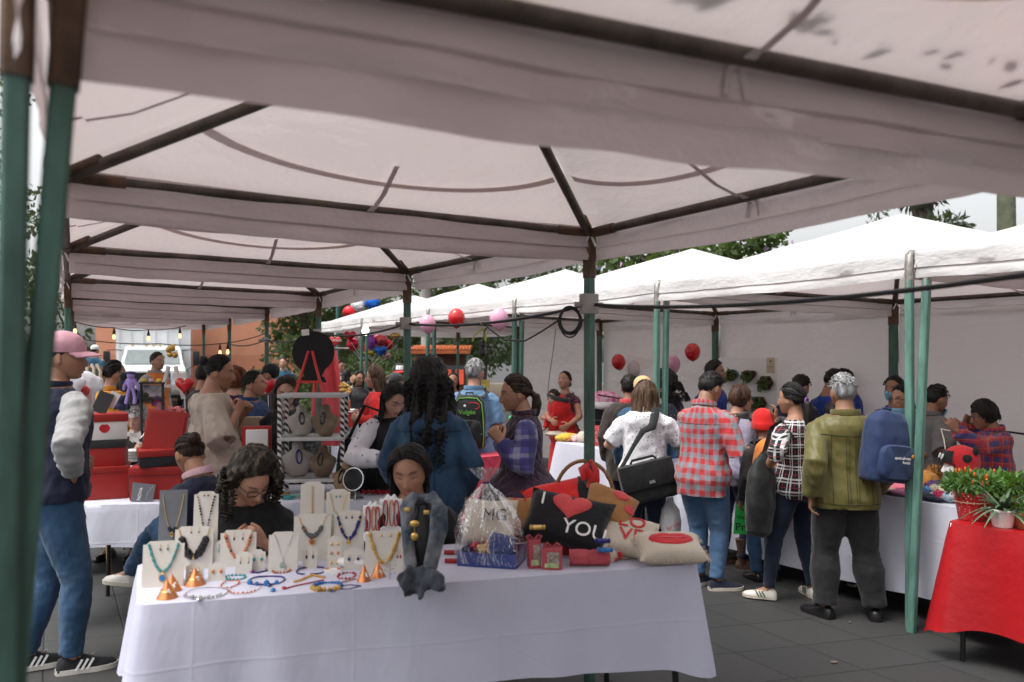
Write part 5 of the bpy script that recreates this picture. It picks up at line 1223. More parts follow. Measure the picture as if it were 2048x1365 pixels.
# ---------------------------------------------------------------- gift basket in cellophane
gb = at(985, 1100, 3.52); gy = gb.y; go = Vector((gb.x, gy, ZT)); o = empty('gift_basket', go, R(-14), "cream cushion and sweets on a blue tray wrapped in clear cellophane", "gift basket")
BLU = mat("blue_card", (.025, .05, .22), .5); b = MB(); b.box((0, 0, .008), (.26, .2, .016)); b.box((0, -.1, .035), (.26, .004, .055)); b.box((-.13, 0, .035), (.004, .2, .055)); b.box((.13, 0, .035), (.004, .2, .055)); b.box((0, .1, .035), (.26, .004, .055)); b.build('tray', BLU, o)
b = MB(); b.tube([(-.02, .02, .16), (-.02, .01, .02)], [.02, .02], 8)
def softbox(w, d, h, seed, puff=.3):
    n = 13; vs = []; rows = []
    b = MB()
    for sgn in (1, -1):
        rows = []
        for i in range(n):
            row = []
            for j in range(n):
                u, v = 2*i/(n-1)-1, 2*j/(n-1)-1; k = max(0, (1-u**4)*(1-v**4))**.55
                pin = 1-.10*(1-abs(v))**1*(abs(u)**3); pin2 = 1-.10*(1-abs(u))*(abs(v)**3)
                row.append(Vector((u*w/2*pin, v*h/2*pin2, sgn*(d/2*k+.001)+.004*noise.noise(Vector((u*2.5, v*2.5, seed)))*k)))
            rows.append(row)
        b.grid(rows)
    me = b.mesh('pillow', False); bm = bmesh.new(); bm.from_mesh(me); bmesh.ops.remove_doubles(bm, verts=bm.verts, dist=.0035); bm.to_mesh(me); bm.free(); shade(me, 80); return me
me = softbox(.25, .09, .21, 1); me.transform(Matrix.Translation((-.02, .02, .17))@Matrix.Rotation(R(72), 4, 'X')); cu = link('cushion', me, CREAM, o); lettering("MG", .075, BLACKC, cu, Matrix.Translation((.02, -.035, .215))@Matrix.Rotation(R(72), 4, 'X'), ext=.003)
b = MB(); b.box((.05, -.05, .075), (.11, .05, .12), rot=Matrix.Rotation(R(20), 3, 'Z')@Matrix.Rotation(R(14), 3, 'Y'), bev=.006); b.build('blue_packet', BLU, o); b = MB(); b.ball((-.02, -.08, .075), (.035, .02, .022), 12); [b.ball((-.02+RJ.uniform(-.03, .03), -.085+RJ.uniform(-.01, .01), .075+RJ.uniform(-.02, .02)), .012, 8) for _ in range(8)]; b.build('gold_sweet', GOLD, o)
b = MB(); [b.ball((RJ.uniform(-.1, .1), RJ.uniform(-.08, .0), RJ.uniform(.04, .10)), RJ.uniform(.012, .02), 8) for _ in range(10)]; b.build('red_sweet', REDB, o)
def cello(name):
    m = bpy.data.materials.new(name); m.use_nodes = True; nt = m.node_tree; nt.nodes.clear(); co = coord(nt)
    n = nz(nt, co, 16, 4, .6, (1, 1, .35)); bp = nd(nt, "ShaderNodeBump", {'Height': n, 'Strength': 1.0, 'Distance': .05}).outputs[0]
    t = nd(nt, "ShaderNodeBsdfTransparent", {'Color': (.93, .93, .94, 1)}).outputs[0]; g = nd(nt, "ShaderNodeBsdfGlossy", {'Color': (1, 1, 1, 1), 'Roughness': .08, 'Normal': bp}).outputs[0]
    fr = nd(nt, "ShaderNodeFresnel", {'IOR': 1.5, 'Normal': bp}).outputs[0]
    nd(nt, "ShaderNodeOutputMaterial", {0: nd(nt, "ShaderNodeMixShader", {0: ma(nt, 'ADD', ma(nt, 'MULTIPLY', fr, .55), .015), 1: t, 2: g}).outputs[0]}); return m
CELLO = cello("cellophane"); b = MB(); rows = []
for i, (z_, s, sd_) in enumerate(((.012, 1.0, 0), (.07, 1.05, .006), (.14, 1.12, .012), (.20, .98, .016), (.25, .72, .018), (.30, .42, .014), (.335, .16, .008), (.35, .09, .004), (.365, .12, .010), (.39, .22, .02), (.415, .28, .03))):
    row = []
    for j in range(56):
        a = 2*PI*j/56; ca, sa = math.cos(a), math.sin(a); k = 1/max(abs(ca)/.135, abs(sa)/.105) if z_ < .1 else (1/((abs(ca)/.135)**2.6+(abs(sa)/.105)**2.6)**(1/2.6))
        rr = k*s+sd_*noise.noise(Vector((a*2.2, z_*7, 3)))*1.6+sd_*.5*math.sin(a*11+z_*20)
        row.append(Vector((ca*rr-.02*min(1, z_/.3)*0-.03*min(1, z_/.33), sa*rr, z_)))
    rows.append(row)
b.grid(rows, closed=True); b.build('wrapper', CELLO, o, ang=75); b = MB(); b.tube([(math.cos(a)*.014-.03, math.sin(a)*.012, .35) for a in np.linspace(0, 2*PI, 14, endpoint=False)], .003, 6, close=True); b.build('ribbon', NAVY, o)
# ---------------------------------------------------------------- cushions
def heart(s, n=30): return [(s*16*math.sin(t)**3/17, s*(13*math.cos(t)-5*math.cos(2*t)-2*math.cos(3*t)-math.cos(4*t))/17) for t in np.linspace(0, 2*PI, n, endpoint=False)]
def pillow(px, py, Y, w, h, d, pitch, yaw, roll, m, label, name='cushion', group="cushions on the foreground table", seed=1):
    c = at(px, py, Y); Mx = Matrix.Translation(c)@Matrix.Rotation(R(yaw), 4, 'Z')@Matrix.Rotation(R(pitch), 4, 'X')@Matrix.Rotation(R(roll), 4, 'Z')
    me = softbox(w, d, h, seed); o = link(name, me, m); o.matrix_world = Mx; tag(o, label, 'cushion', group)
    def surf(x, y, k=.002):
        u, v = max(-1, min(1, 2*x/w)), max(-1, min(1, 2*y/h)); q = max(0, (1-u**4)*(1-v**4))**.55; return Vector((x, y, d/2*q+k+.004*noise.noise(Vector((u*2.5, v*2.5, seed)))*q))
    return o, surf
def patch(o, surf, out, m, name='patch', k=.0045):
    cx = sum(p[0] for p in out)/len(out); cy = sum(p[1] for p in out)/len(out); b = MB()
    rows = [[surf(cx+(x-cx)*t, cy+(y-cy)*t, k if t < .98 else .0) for x, y in out] for t in (.02, .35, .7, .97, 1.0)]; b.grid(rows, closed=True); return b.build(name, m, o, ang=80)
def stitch_text(o, surf, txt, size, x, y, m, rot=0):
    def bend(me):
        q = Matrix.Rotation(rot, 3, 'Z')
        bm = bmesh.new(); bm.from_mesh(me); bmesh.ops.triangulate(bm, faces=bm.faces); bmesh.ops.subdivide_edges(bm, edges=[e for e in bm.edges if e.calc_length() > .02], cuts=2); bm.to_mesh(me); bm.free()
        for v in me.vertices: p = q@v.co; v.co = surf(p.x+x, p.y+y, .0045+p.z)
    lettering(txt, size, m, o, None, 'lettering', .002, bend)
FELT_R = cloth("red_felt", (.52, .025, .03)); FELT_P = cloth("coral_felt", (.58, .07, .075)); FELT_B = cloth("black_felt", (.010, .010, .012)); BROWN = cloth("toffee_felt", (.33, .155, .055)); FELT_W = cloth("white_felt_letters", (.78, .77, .75)); REDSAT = cloth("scarlet_felt", (.66, .02, .018))
CANV = cloth("natural_canvas", (.56, .48, .39), 'knit', var=.08)
o, s = pillow(1133, 1003, 3.98, .40, .26, .11, 38, 6, 14, REDSAT, "bright red cushion with black corners behind the others", seed=2); patch(o, s, [(.03, -.10), (.16, -.05), (.18, .10), (.10, .11), (.06, .02)], FELT_B); patch(o, s, [(-.03, -.11), (.02, -.11), (.0, -.02), (-.05, -.05)], FELT_B)
o, s = pillow(1052, 1040, 3.80, .24, .24, .10, 58, -20, 6, BROWN, "toffee brown cushion with tiny red hearts beside the cellophane", seed=3)
for x, y in ((.03, -.07), (.06, -.03), (-.02, -.06), (.05, -.085), (.0, .085), (-.05, .09)): patch(o, s, [(a+x, c+y) for a, c in heart(.010, 14)], FELT_R, 'heart_patch')
o, s = pillow(1134, 1042, 3.64, .40, .27, .11, 50, -8, -12, FELT_B, "black cushion reading I heart YOU in the middle of the pile", seed=4); patch(o, s, [(a*1.15+.01, c*.9+.055) for a, c in heart(.085)], FELT_P, 'heart_patch'); stitch_text(o, s, "I", .095, -.125, .06, FELT_W, .1); stitch_text(o, s, "YOU", .095, .095, -.055, FELT_W, .0)
o, s = pillow(1219, 1016, 3.72, .25, .20, .11, 50, 14, -30, BROWN, "toffee brown cushion with two red ovals on top of the pile", seed=5); patch(o, s, [(math.cos(t)*.042+.03, math.sin(t)*.026+.055) for t in np.linspace(0, 2*PI, 24, endpoint=False)], FELT_P, 'oval_patch'); patch(o, s, [(math.cos(t)*.028+.085, math.sin(t)*.022+.0) for t in np.linspace(0, 2*PI, 24, endpoint=False)], FELT_P, 'oval_patch')
o, s = pillow(1252, 1075, 3.62, .30, .22, .09, 36, 2, -12, CANV, "cream cushion printed LOVE in red at the right of the pile", seed=6); stitch_text(o, s, "LO", .10, .02, .055, FELT_R); stitch_text(o, s, "VE", .10, .02, -.025, FELT_R)
o, s = pillow(1340, 1096, 3.50, .31, .20, .09, 20, 8, -3, CANV, "cream fringed cushion with big red lips at the right table end", seed=7)
lips = [(math.cos(t)*.10, math.sin(t)*.045*(1-.25*math.exp(-(math.cos(t)/.18)**2)*(1 if math.sin(t) > 0 else 0))+.005) for t in np.linspace(0, 2*PI, 36, endpoint=False)]; patch(o, s, lips, FELT_R, 'lips_patch'); patch(o, s, [(math.cos(t)*.075, math.sin(t)*.006+.008) for t in np.linspace(0, 2*PI, 20, endpoint=False)], FELT_P, 'lip_line', .007)
b = MB(); rr = np.random.default_rng(3)
for i in range(220):
    e = rr.integers(4); t = rr.uniform(-1, 1); p = [(t*.155, -.098), (t*.155, .098), (-.153, t*.098), (.153, t*.098)][e]; n_ = [(0, -1), (0, 1), (-1, 0), (1, 0)][e]; b.tube([(p[0]-n_[0]*.012, p[1]-n_[1]*.012, 0), (p[0]+n_[0]*.008, p[1]+n_[1]*.008, rr.uniform(-.006, .004))], [.0014, .0006], 4)
b.build('fringe', CANV, o)
# wicker basket with an arched handle
WICK = mat("wicker", (.24, .115, .045), .6, var=.4, vscale=60, bump=.8, bscale=90, stretch=(1, 1, 3)); by = 4.02; bc = Vector((xat(1168, by), by-.02, ZT)); o = empty('wicker_basket', bc, R(-8), "wicker basket of sweets with a tall arched handle and red ribbon", "basket")
b = MB()
for i in range(9): z_ = .006+i*.016; b.tube([(math.cos(a)*(.125+.02*i/8+.004*(-1)**(int(a*6)+i)), math.sin(a)*(.095+.02*i/8), z_) for a in np.linspace(0, 2*PI, 40, endpoint=False)], .008, 6, close=True)
b.lathe([(.11, 0), (.11, .01)], seg=20); b.build('bowl', WICK, o); b = MB(); ht = []
for t in np.linspace(0, PI, 24): ht.append(Vector((math.cos(t)*.152, 0, .14+math.sin(t)**.8*.245)))
b.tube(ht, .0095, 8)
for k in range(2): b.tube([p+Vector((math.cos(i*1.3+k*PI)*.006, math.sin(i*1.3+k*PI)*.008, 0)) for i, p in enumerate(ht)], .006, 6)
b.build('handle', WICK, o); b = MB(); RIB = mat("satin_ribbon", (.55, .01, .012), .3, bump=.2, bscale=20, sheen=.3)
b.tube([(.03, -.012, .385), (.01, -.02, .36), (.015, -.018, .33), (.04, -.02, .30), (.02, -.022, .255)], [(.006, .004), (.016, .004), (.026, .005), (.022, .004), (.012, .002)], 10, hint=(1, 0, 0)); b.tube([(.035, -.012, .385), (.06, -.02, .34), (.058, -.02, .29), (.05, -.022, .22)], [(.006, .004), (.017, .004), (.02, .004), (.008, .002)], 10, hint=(1, 0, 0)); b.tube([(.03, -.012, .385), (-.01, -.02, .345), (.0, -.022, .29)], [(.006, .004), (.022, .006), (.012, .002)], 10, hint=(1, 0, 0)); b.ball((.032, -.012, .385), (.012, .01, .010), 10); b.build('ribbon', RIB, o)
for i in range(9): b = MB(); p = Vector((RJ.uniform(-.09, .09), RJ.uniform(-.06, .05), .15+RJ.uniform(0, .02))); b.box((0, 0, 0), (.05, .018, .02), rot=Matrix.Rotation(RJ.uniform(0, 3), 3, 'Z')@Matrix.Rotation(RJ.uniform(-.6, .6), 3, 'X'), bev=.006); [b.ball((s_*.03, 0, 0), (.008, .012, .012), 6) for s_ in (-1, 1)]; tag(b.build('sweet', [NAVY, SILVER, REDB][i % 3], loc=bc+p), "shiny wrapped sweet heaped in the wicker basket", "sweet", "sweets in the wicker basket")
# small red boxes and pouches
PINK = mat("rose_card", (.40, .055, .07), .6)
def gbox(px, yb, w, d, h, yaw, m, label, win=True):
    p = onz(px, yb, ZT); o = empty('gift_box', p+Vector((0, d/2, 0)), R(yaw), label, 'gift box', 'small gift boxes before the cushions'); b = MB(); b.box((0, 0, h/2), (w, d, h), bev=.003); b.build('box', m, o)
    if win: b = MB(); b.box((.006, -d/2-.0015, h*.55), (w*.6, .003, h*.6)); b.build('window', mat("gift_window", (.32, .25, .22), .2, var=.6, vscale=60), o); b = MB(); b.box((0, -d/2-.0035, h*.22), (w*.7, .003, h*.2)); b.build('sticker', mat("green_sticker", (.35, .42, .2), .5, var=.5, vscale=50), o)
    b = MB()
    for s_ in (-1, 1): b.tube([(0, 0, h), (s_*.02, 0, h+.018), (s_*.032, -.004, h+.012), (s_*.026, -.006, h+.002), (0, 0, h)], [(.003, .006), (.006, .008), (.007, .008), (.005, .006), (.002, .003)], 8)
    b.build('bow', mat("tulle_bow", (.30, .03, .05), .5), o)
gbox(1068, 1138, .05, .05, .12, 12, PINK, "narrow rose gift box just right of the cellophane"); gbox(1105, 1141, .085, .06, .09, -6, PINK, "rose gift box with a small picture window and bow"); gbox(1118, 1112, .11, .07, .09, 0, RED, "plain red gift box behind the rose boxes", False); gbox(1150, 1105, .12, .07, .09, 8, RED, "wide red gift box under the black cushion", False)
for i, px in enumerate((1163, 1197)):
    p = onz(px, 1136, ZT); o = empty('paper_purse', p+Vector((0, .04, 0)), R(8*i-4), ["folded red paper purse left of its twin", "folded red paper purse beside the cream pouches"][i], "paper box", "folded red paper purses"); b = MB(); rows = []
    for x in (-.05, .05): rows.append([Vector((x, math.cos(t)*.04, .035+math.sin(t)*.034)) for t in np.linspace(-PI/2, 1.5*PI, 20)])
    b.grid(rows); rows2 = [[v+Vector((0, 0, 0)) for v in r_] for r_ in rows]; b.grid([[Vector((-.05, v.y*.94, .035+(v.z-.035)*.94)) for v in rows[0]], [Vector((.05, v.y*.94, .035+(v.z-.035)*.94)) for v in rows[1]]]); b.build('sleeve', PINK, o, ang=80); b = MB(); b.tube([(0, -.041, .02), (0, -.043, .05), (0, -.02, .075)], [(.030, .002)]*3, 8, hint=(1, 0, 0)); b.build('flap', PINK, o)
for i, (px, yb, sx, sz) in enumerate(((1222, 1124, .055, .065), (1255, 1117, .055, .075), (1190, 1097, .05, .06))):
    p = onz(px, yb, ZT); o = empty('cloth_pouch', p+Vector((0, .04, 0)), 0, ["small cream pouch tied at the neck nearest the red paper purse", "small cream pouch with red hearts leaning against the lips cushion", "small cream pouch behind the red paper purses"][i], "pouch", "small cream pouches"); b = MB(); b.lathe([(.01, 0), (sx*.9, .006), (sx, sz*.35), (sx*.7, sz*.7), (sx*.2, sz*.95), (sx*.4, sz*1.15), (sx*.5, sz*1.25)], seg=18, rot=Matrix.Rotation(R(-28), 3, 'Y')@Matrix.Rotation(R(20), 3, 'X')); me = b.mesh('x'); wrinkle(me, .004, i, .03, .4); link('bag', me, CANV, o)
    c = Matrix.Rotation(R(-28), 3, 'Y')@Matrix.Rotation(R(20), 3, 'X')@Vector((0, 0, sz*.95)); b = MB(); [b.ball(c+Vector((RJ.uniform(-.02, .02), RJ.uniform(-.02, .0), RJ.uniform(-.005, .012))), .010, 7) for _ in range(6)]; b.build('gold_tie', GOLD, o)
    if i < 2:
        for k in range(3): b = MB(); b.prism(heart(.012, 14), .003, Matrix.Translation((RJ.uniform(-.02, .04), -sx*.92, sz*(.2+.2*k)))@Matrix.Rotation(PI/2, 4, 'X')); b.build('heart_patch', FELT_R, o)
for i, (px, py, mm, lb) in enumerate(((1205, 1082, NAVY, "blue foil sweet among the cream pouches"), (1210, 1100, BLUE, "light blue foil sweet on the red paper purse"), (1075, 1055, GOLD, "gold foil sweet on the narrow rose box"), (903, 1105, RED, "flat red packet left of the cellophane basket"), (905, 1122, RED, "second red packet nearer the table edge left of the cellophane"))):
    p = at(px, py, 3.42); b = MB(); b.box((0, 0, 0), (.045, .03, .018), bev=.006); [b.ball((s_*.028, 0, 0), (.008, .014, .012), 6) for s_ in (-1, 1)]
    if i > 2: p = onz(px, py, ZT+.01)
    tag(b.build('sweet', mm, loc=p), lb, "sweet", "loose sweets on the foreground table")
# ---------------------------------------------------------------- stacked boxes on the second table
def lidbox(px, Y, z0, w, d, h, yaw, body, lid, lidh, label, group="lidded boxes on the left table"):
    o = empty('lidded_box', (xat(px, Y), Y, z0), R(yaw), label, 'box', group)
    b = MB(); b.box((0, 0, (h-.004)/2), (w, d, h-.004), bev=.003); b.build('box', body, o); b = MB(); b.box((0, 0, h-lidh/2), (w+.012, d+.012, lidh), bev=.003); b.build('lid', lid, o); return o
ZU = .757
o = lidbox(212, 5.18, ZU, .27, .26, .205, 24, RED, RED, .035, "big red box at the bottom of the left stack"); lidbox(213, 5.20, ZU+.207, .235, .23, .165, 20, RED, BLACKC, .05, "red box with a black lid in the middle of the left stack")
o = lidbox(214, 5.20, ZU+.374, .225, .22, .165, 30, WHITEC, RED, .05, "white box with a red lid and red apple, topmost of the left stack")
ap = [(math.cos(t)*.028*(1+.12*math.cos(2*t)), math.sin(t)*.03-(.008*math.exp(-((t-PI/2)/.35)**2))) for t in np.linspace(0, 2*PI, 26, endpoint=False)]
b = MB(); b.prism(ap, .003, Matrix.Translation((.1135, -.02, .075))@Matrix.Rotation(PI/2, 4, 'Z')@Matrix.Rotation(PI/2, 4, 'X')); b.prism([(-.004, .03), (.004, .03), (.010, .046), (.004, .046)], .003, Matrix.Translation((.1135, -.02, .075))@Matrix.Rotation(PI/2, 4, 'Z')@Matrix.Rotation(PI/2, 4, 'X')); b.build('apple_emblem', FELT_R, o)
b = MB(); b.prism(ap, .003, Matrix.Translation((-.02, -.1115, .075))@Matrix.Rotation(PI/2, 4, 'X')); b.build('apple_emblem', FELT_R, o)
o = empty('black_folder', (xat(212, 5.2), 5.18, ZU+.54), R(20), "black folder propped open on the white apple box with a white card behind", "folder"); b = MB(); b.box((-.01, 0, .068), (.09, .012, .14), rot=Matrix.Rotation(R(22), 3, 'Y')@Matrix.Rotation(R(-14), 3, 'X')); b.build('cover', BLACKC, o); b = MB(); b.box((.045, .03, .085), (.06, .006, .10), rot=Matrix.Rotation(R(26), 3, 'Y')); b.build('card', WHITEC, o)
lidbox(318, 5.18, ZU, .30, .26, .205, 14, RED, RED, .05, "big red box at the bottom of the middle stack"); o = lidbox(326, 5.18, ZU+.207, .29, .24, .105, 28, BLACKC, RED, .04, "black box with a red lid on the middle stack, below the open lid")
b = MB(); b.box((0, 0, .135), (.25, .02, .27), rot=Matrix.Rotation(R(8), 3, 'Y')@Matrix.Rotation(R(-6), 3, 'X'), bev=.003); b.box((0, -.012, .135), (.215, .012, .235), rot=Matrix.Rotation(R(8), 3, 'Y')@Matrix.Rotation(R(-6), 3, 'X')); tag(b.build('box_lid', RED, loc=(xat(331, 5.2), 5.2, ZU+.285), rot=(0, 0, R(14))), "red box lid standing upright on the middle stack", "box lid")
o = empty('brochure', (xat(285, 4.98), 4.98, ZU), R(4), "dark brochure leaning between the two big red boxes", "brochure"); b = MB(); b.prism([(-.07, 0), (.062, -.0), (.075, .105), (-.068, .12)], .003, Matrix.Rotation(R(-10), 4, 'X')@Matrix.Rotation(PI/2, 4, 'X')); b.build('cover', GREYC, o); lettering("NOVA", .028, WHITEC, o, Matrix.Translation((-.012, -.008, .05))@Matrix.Rotation(R(80), 4, 'X')@Matrix.Rotation(R(80), 4, 'Z'), ext=.0006)
b = MB(); b.tube([(.02, -.004, .01), (.035, -.008, .06), (.07, -.014, .10)], .0012, 4); b.build('printed_line', mat("grey_print", (.4, .4, .42)), o)
lidbox(512, 5.3, ZU, .17, .18, .17, 10, RED, RED, .03, "red box at the bottom of the stack beside the display case"); lidbox(514, 5.3, ZU+.172, .19, .16, .085, 16, mat("kraft_card", (.42, .30, .20), .8), MATS["kraft_card"], .02, "kraft box between two red boxes beside the display case")
o = empty('open_box', (xat(513, 5.32), 5.32, ZU+.26), R(14), "red box tipped open with a white box inside", "box"); b = MB(); b.box((0, .03, .09), (.19, .05, .18)); b.build('shell', RED, o); b = MB(); b.box((.005, -.02, .088), (.14, .06, .145), bev=.003); b.build('inner_box', WHITEC, o)
# ---------------------------------------------------------------- striped display case with busts
cy_ = 5.32; cxw = xat(628, cy_); o = empty('display_case', (cxw, cy_, ZU), R(6), "two tier display case with striped posts and clear plastic sides", "display case"); cw, cd, ch = .40, .26, .66
m, nt, bs = newmat("striped_post"); co = coord(nt); sx = nd(nt, "ShaderNodeSeparateXYZ", {0: co}); base = mixc(nt, stripe(nt, ma(nt, 'ADD', sx.outputs[2], ma(nt, 'MULTIPLY', ma(nt, 'ADD', sx.outputs[0], sx.outputs[1]), .7)), .042, .5), (.75, .74, .72), (.02, .02, .022)); nt.links.new(base, bs.inputs['Base Color']); STRP = m
for x in (-1, 1):
    for y in (-1, 1): b = MB(); b.box((x*cw/2, y*cd/2, ch/2), (.024, .024, ch)); b.build('post', STRP, o)
for z_ in (.10, .37, .65):
    b = MB(); b.box((0, 0, z_), (cw-.026, cd-.026, .012)); [b.box((0, y*(cd/2+.002), z_), (cw+.03, .026, .024), bev=.004) for y in (-1, 1)]; [b.box((x*(cw/2+.002), 0, z_), (.026, cd-.03, .022), bev=.004) for x in (-1, 1)]; b.build('shelf', mat('acrylic_rail', (.48, .48, .47), .35) if z_ < .6 else mat("grey_shelf", (.45, .45, .46)), o)
b = MB()
b.grid([[Vector((-cw/2-.016+.012*noise.noise(Vector((v*4, u*3, 1))), cd/2*(2*u-1), .11+.53*v)) for u in np.linspace(0, 1, 12)] for v in np.linspace(0, 1, 16)])
b.grid([[Vector((cw/2*(2*u-1), -cd/2-.015+.006*noise.noise(Vector((v*5, u*4, 2))), .39+.25*v)) for u in np.linspace(0, 1, 12)] for v in np.linspace(0, 1, 10)])
b.grid([[Vector((cw/2*(2*u-1), -cd/2-.015+.006*noise.noise(Vector((v*5, u*4, 5))), .11+.24*v)) for u in np.linspace(0, 1, 12)] for v in np.linspace(0, 1, 10)]); b.build('plastic_sheet', CELLO, o, ang=80)
TAN = mat("tan_suede", (.24, .155, .085), .9, bump=.2); CRM = mat("cream_suede", (.55, .50, .44), .9)
def bust(p, h, m, label, yaw=0, neck=None):
    o = empty('necklace_bust', p, R(yaw), label, 'bust', 'necklace busts'); b = MB(); rg = []
    for z_, hw, dp, yy in ((0, .30, .16, .05), (.06, .36, .22, .02), (.30, .55, .26, -.02), (.52, .66, .24, 0), (.62, .60, .20, .02), (.70, .34, .17, .05), (.78, .22, .15, .06), (.95, .21, .14, .06), (1.0, .12, .08, .06)): rg.append([Vector((math.cos(a)*hw*h*.72, (yy+math.sin(a)*dp)*h, z_*h)) for a in np.linspace(0, 2*PI, 22, endpoint=False)])
    b.rings(rg); b.build('torso', m, o)
    P = [Vector((math.sin(t)*h*.075, -h*(.10+.16*abs(math.cos(t*.5))**1.2), h*(.76-.36*math.cos(t*.5)**2))) for t in np.linspace(-PI, PI, 26)]; b = MB(); bead_chain(b, P, .0055, 34); tag(b.build('bead_strand', neck or BLK, loc=p, rot=(0, 0, R(yaw))), "dark bead strand worn by the "+label, "necklace", "strands on the busts"); return o
def inc(px, z_, dy=0): return Vector((xat(px, cy_), cy_+dy, ZU+z_))
bust(inc(650, .38), .205, TAN, "tan bust on the upper shelf of the striped case", -8); bust(inc(601, .38, .02), .20, CRM, "cream bust on the upper shelf of the striped case", 20); bust(inc(645, .108), .205, TAN, "tan bust on the lower shelf of the striped case", -5); bust(inc(594, .108, .02), .23, CRM, "cream bust on the lower shelf of the striped case", 24, NAVY); bust(Vector((xat(692, 5.2), 5.2, ZU)), .23, TAN, "tan bust standing right of the striped case", -30)
o = empty('cash_board', (xat(722, 5.35), 5.35, ZU), R(-25), "black display board beside the tan bust", "board"); b = MB(); b.prism([(-.09, 0), (.10, 0), (.13, .20), (.05, .27), (-.07, .26)], .012, Matrix.Rotation(R(-12), 4, 'X')@Matrix.Rotation(PI/2, 4, 'X')); b.build('panel', BLACKC, o, ang=30); b = MB(); b.box((0, .06, .1), (.03, .02, .2), rot=Matrix.Rotation(R(20), 3, 'X')); b.build('prop', BLACKC, o)
o = empty('table_mirror', (xat(707, 5.05), 5.05, ZU), R(-18), "small round mirror in a silver rim by the seated woman", "mirror"); b = MB(); b.lathe([(.068, -.005), (.074, -.005), (.076, 0), (.074, .005), (.068, .005)], (0, 0, .13), 28, Matrix.Rotation(R(78), 3, 'X'), cap=False); b.build('rim', SILVER, o); b = MB(); b.lathe([(.0675, -.002), (.0675, .002)], (0, 0, .13), 28, Matrix.Rotation(R(78), 3, 'X')); b.build('glass', mat("mirror_glass", (.035, .035, .04), .12, .6, bump=0), o); b = MB(); b.tube([(0, .02, .06), (0, .03, 0)], .006, 8); b.lathe([(.05, 0), (.05, .008), (.01, .014)], (0, .03, 0), 16); b.build('stand', SILVER, o)
for i, (px, py, mm) in enumerate(((575, 985, TURQ), (588, 978, JADE), (605, 972, TURQ), (640, 988, REDB), (665, 980, PEARL), (560, 975, GOLD))):
    p = at(px, 992, 5.06); p.z = ZU; p.y += (i % 3)*.05; b = MB(); [b.tube([(math.cos(t)*.035, math.sin(t)*.022, .006+k*.008) for t in np.linspace(0, 2*PI, 16, endpoint=False)], .004, 6, close=True) for k in range(3)]; tag(b.build('bracelet', mm, loc=p), "stack of beaded bracelets under the striped display case", "bracelet", "bracelets under the striped case")
for i, (px, l) in enumerate(((738, "red beads heaped beside the round mirror"), (765, "red and black beads on the dark tray by the mirror"))): p = Vector((xat(px, 5.25), 5.25, ZU)); b = MB(); [b.ball((RJ.uniform(-.06, .06), RJ.uniform(-.03, .03), .008+RJ.uniform(0, .015)), .009, 7) for _ in range(30)]; tag(b.build('bead_heap', REDB, loc=p), l, "beads")
# round blackboard on its red easel, standing on the case
ez = ZU+.666; ey = 5.30; o = empty('round_board', (xat(622, ey), ey, ez), 0, "black disc shaped board with a flared foot held by a red easel", "board"); b = MB(); R0 = .142; zc = zat(704, ey)-ez; n = 40
out = [(math.cos(t)*R0, zc+math.sin(t)*R0) for t in np.linspace(-PI/2+.62, 1.5*PI-.62, n)]+[(-.055, zc-R0*1.12), (-.075, .10), (-.085, .07), (.095, .07), (.08, .10), (.06, zc-R0*1.12)]
b.prism(out, .012, Matrix.Translation((0, .03, 0))@Matrix.Rotation(R(-7), 4, 'X')@Matrix.Rotation(PI/2, 4, 'X')); b.build('panel', mat("blackboard", (.008, .008, .009), .85, bump=.05), o, ang=30); b = MB(); b.box((-.03, -.03, zc+R0*.90), (.05, .003, .04), rot=Matrix.Rotation(R(-6), 3, 'Y')); b.build('paper_tag', WHITEC, o)
REDP = mat("red_painted_wood", (.55, .02, .02), .45); b = MB()
for s_ in (-1, 1): sqtube(b, (s_*.012, -.015, zc+.005), (s_*.088, -.05, .006), .017)
b.box((.0, -.048, .075), (.165, .018, .016)); sqtube(b, (0, .06, zc-.05), (0, .14, .006), .014); b.build('easel', REDP, o, ang=20)
# ---------------------------------------------------------------- cables, bulbs, balloons
CAB = mat("black_cable", (.012, .012, .014), .5, bump=0)
def cable(name, label, pts, r=.008, sag=.05, cat='cable', n=12):
    P = [Vector(p) for p in pts]; out = []
    for i in range(len(P)-1):
        for k in range(n): t = k/n; q = P[i].lerp(P[i+1], t); q.z -= sag*4*t*(1-t)*(P[i+1]-P[i]).length/2; out.append(q)
    out.append(P[-1]); b = MB(); b.tube([p-P[0] for p in out], r, 6); return tag(b.build(name, CAB, loc=P[0]), label, cat)
zc1 = zat(610, 4.0); Pw = [Vector((1.50, 2.06, 1.90)), Vector((.385, 3.97, zc1)), Vector((-.765, 5.80, 1.905)), Vector((-1.92, 7.9, 1.90)), Vector((-3.09, 10.0, 1.88)), Vector((-4.25, 11.95, 1.86))]
cable('power_cable', "thick black cable strung from post to post along the left row", Pw, .0085, .045)
BX = mat("grey_junction_box", (.30, .28, .26), .6)
for i, p in enumerate(Pw[1:5]): b = MB(); b.box((0, 0, 0), (.085-.008*i, .05, .10-.012*i), rz=.5, bev=.006); b.tube([(-.07, -.02, -.005), (.07, .02, -.005)], .014, 8); tag(b.build('junction_box', BX, loc=p+Vector((-.005, -.035, 0))), ["grey junction box above the cable coil", "grey junction box on the post left of the pink balloon", "grey junction box on the post by the black disc", "grey junction box on the farthest lit post"][i], "junction box", "junction boxes on the posts")
b = MB(); rr = np.random.default_rng(8)
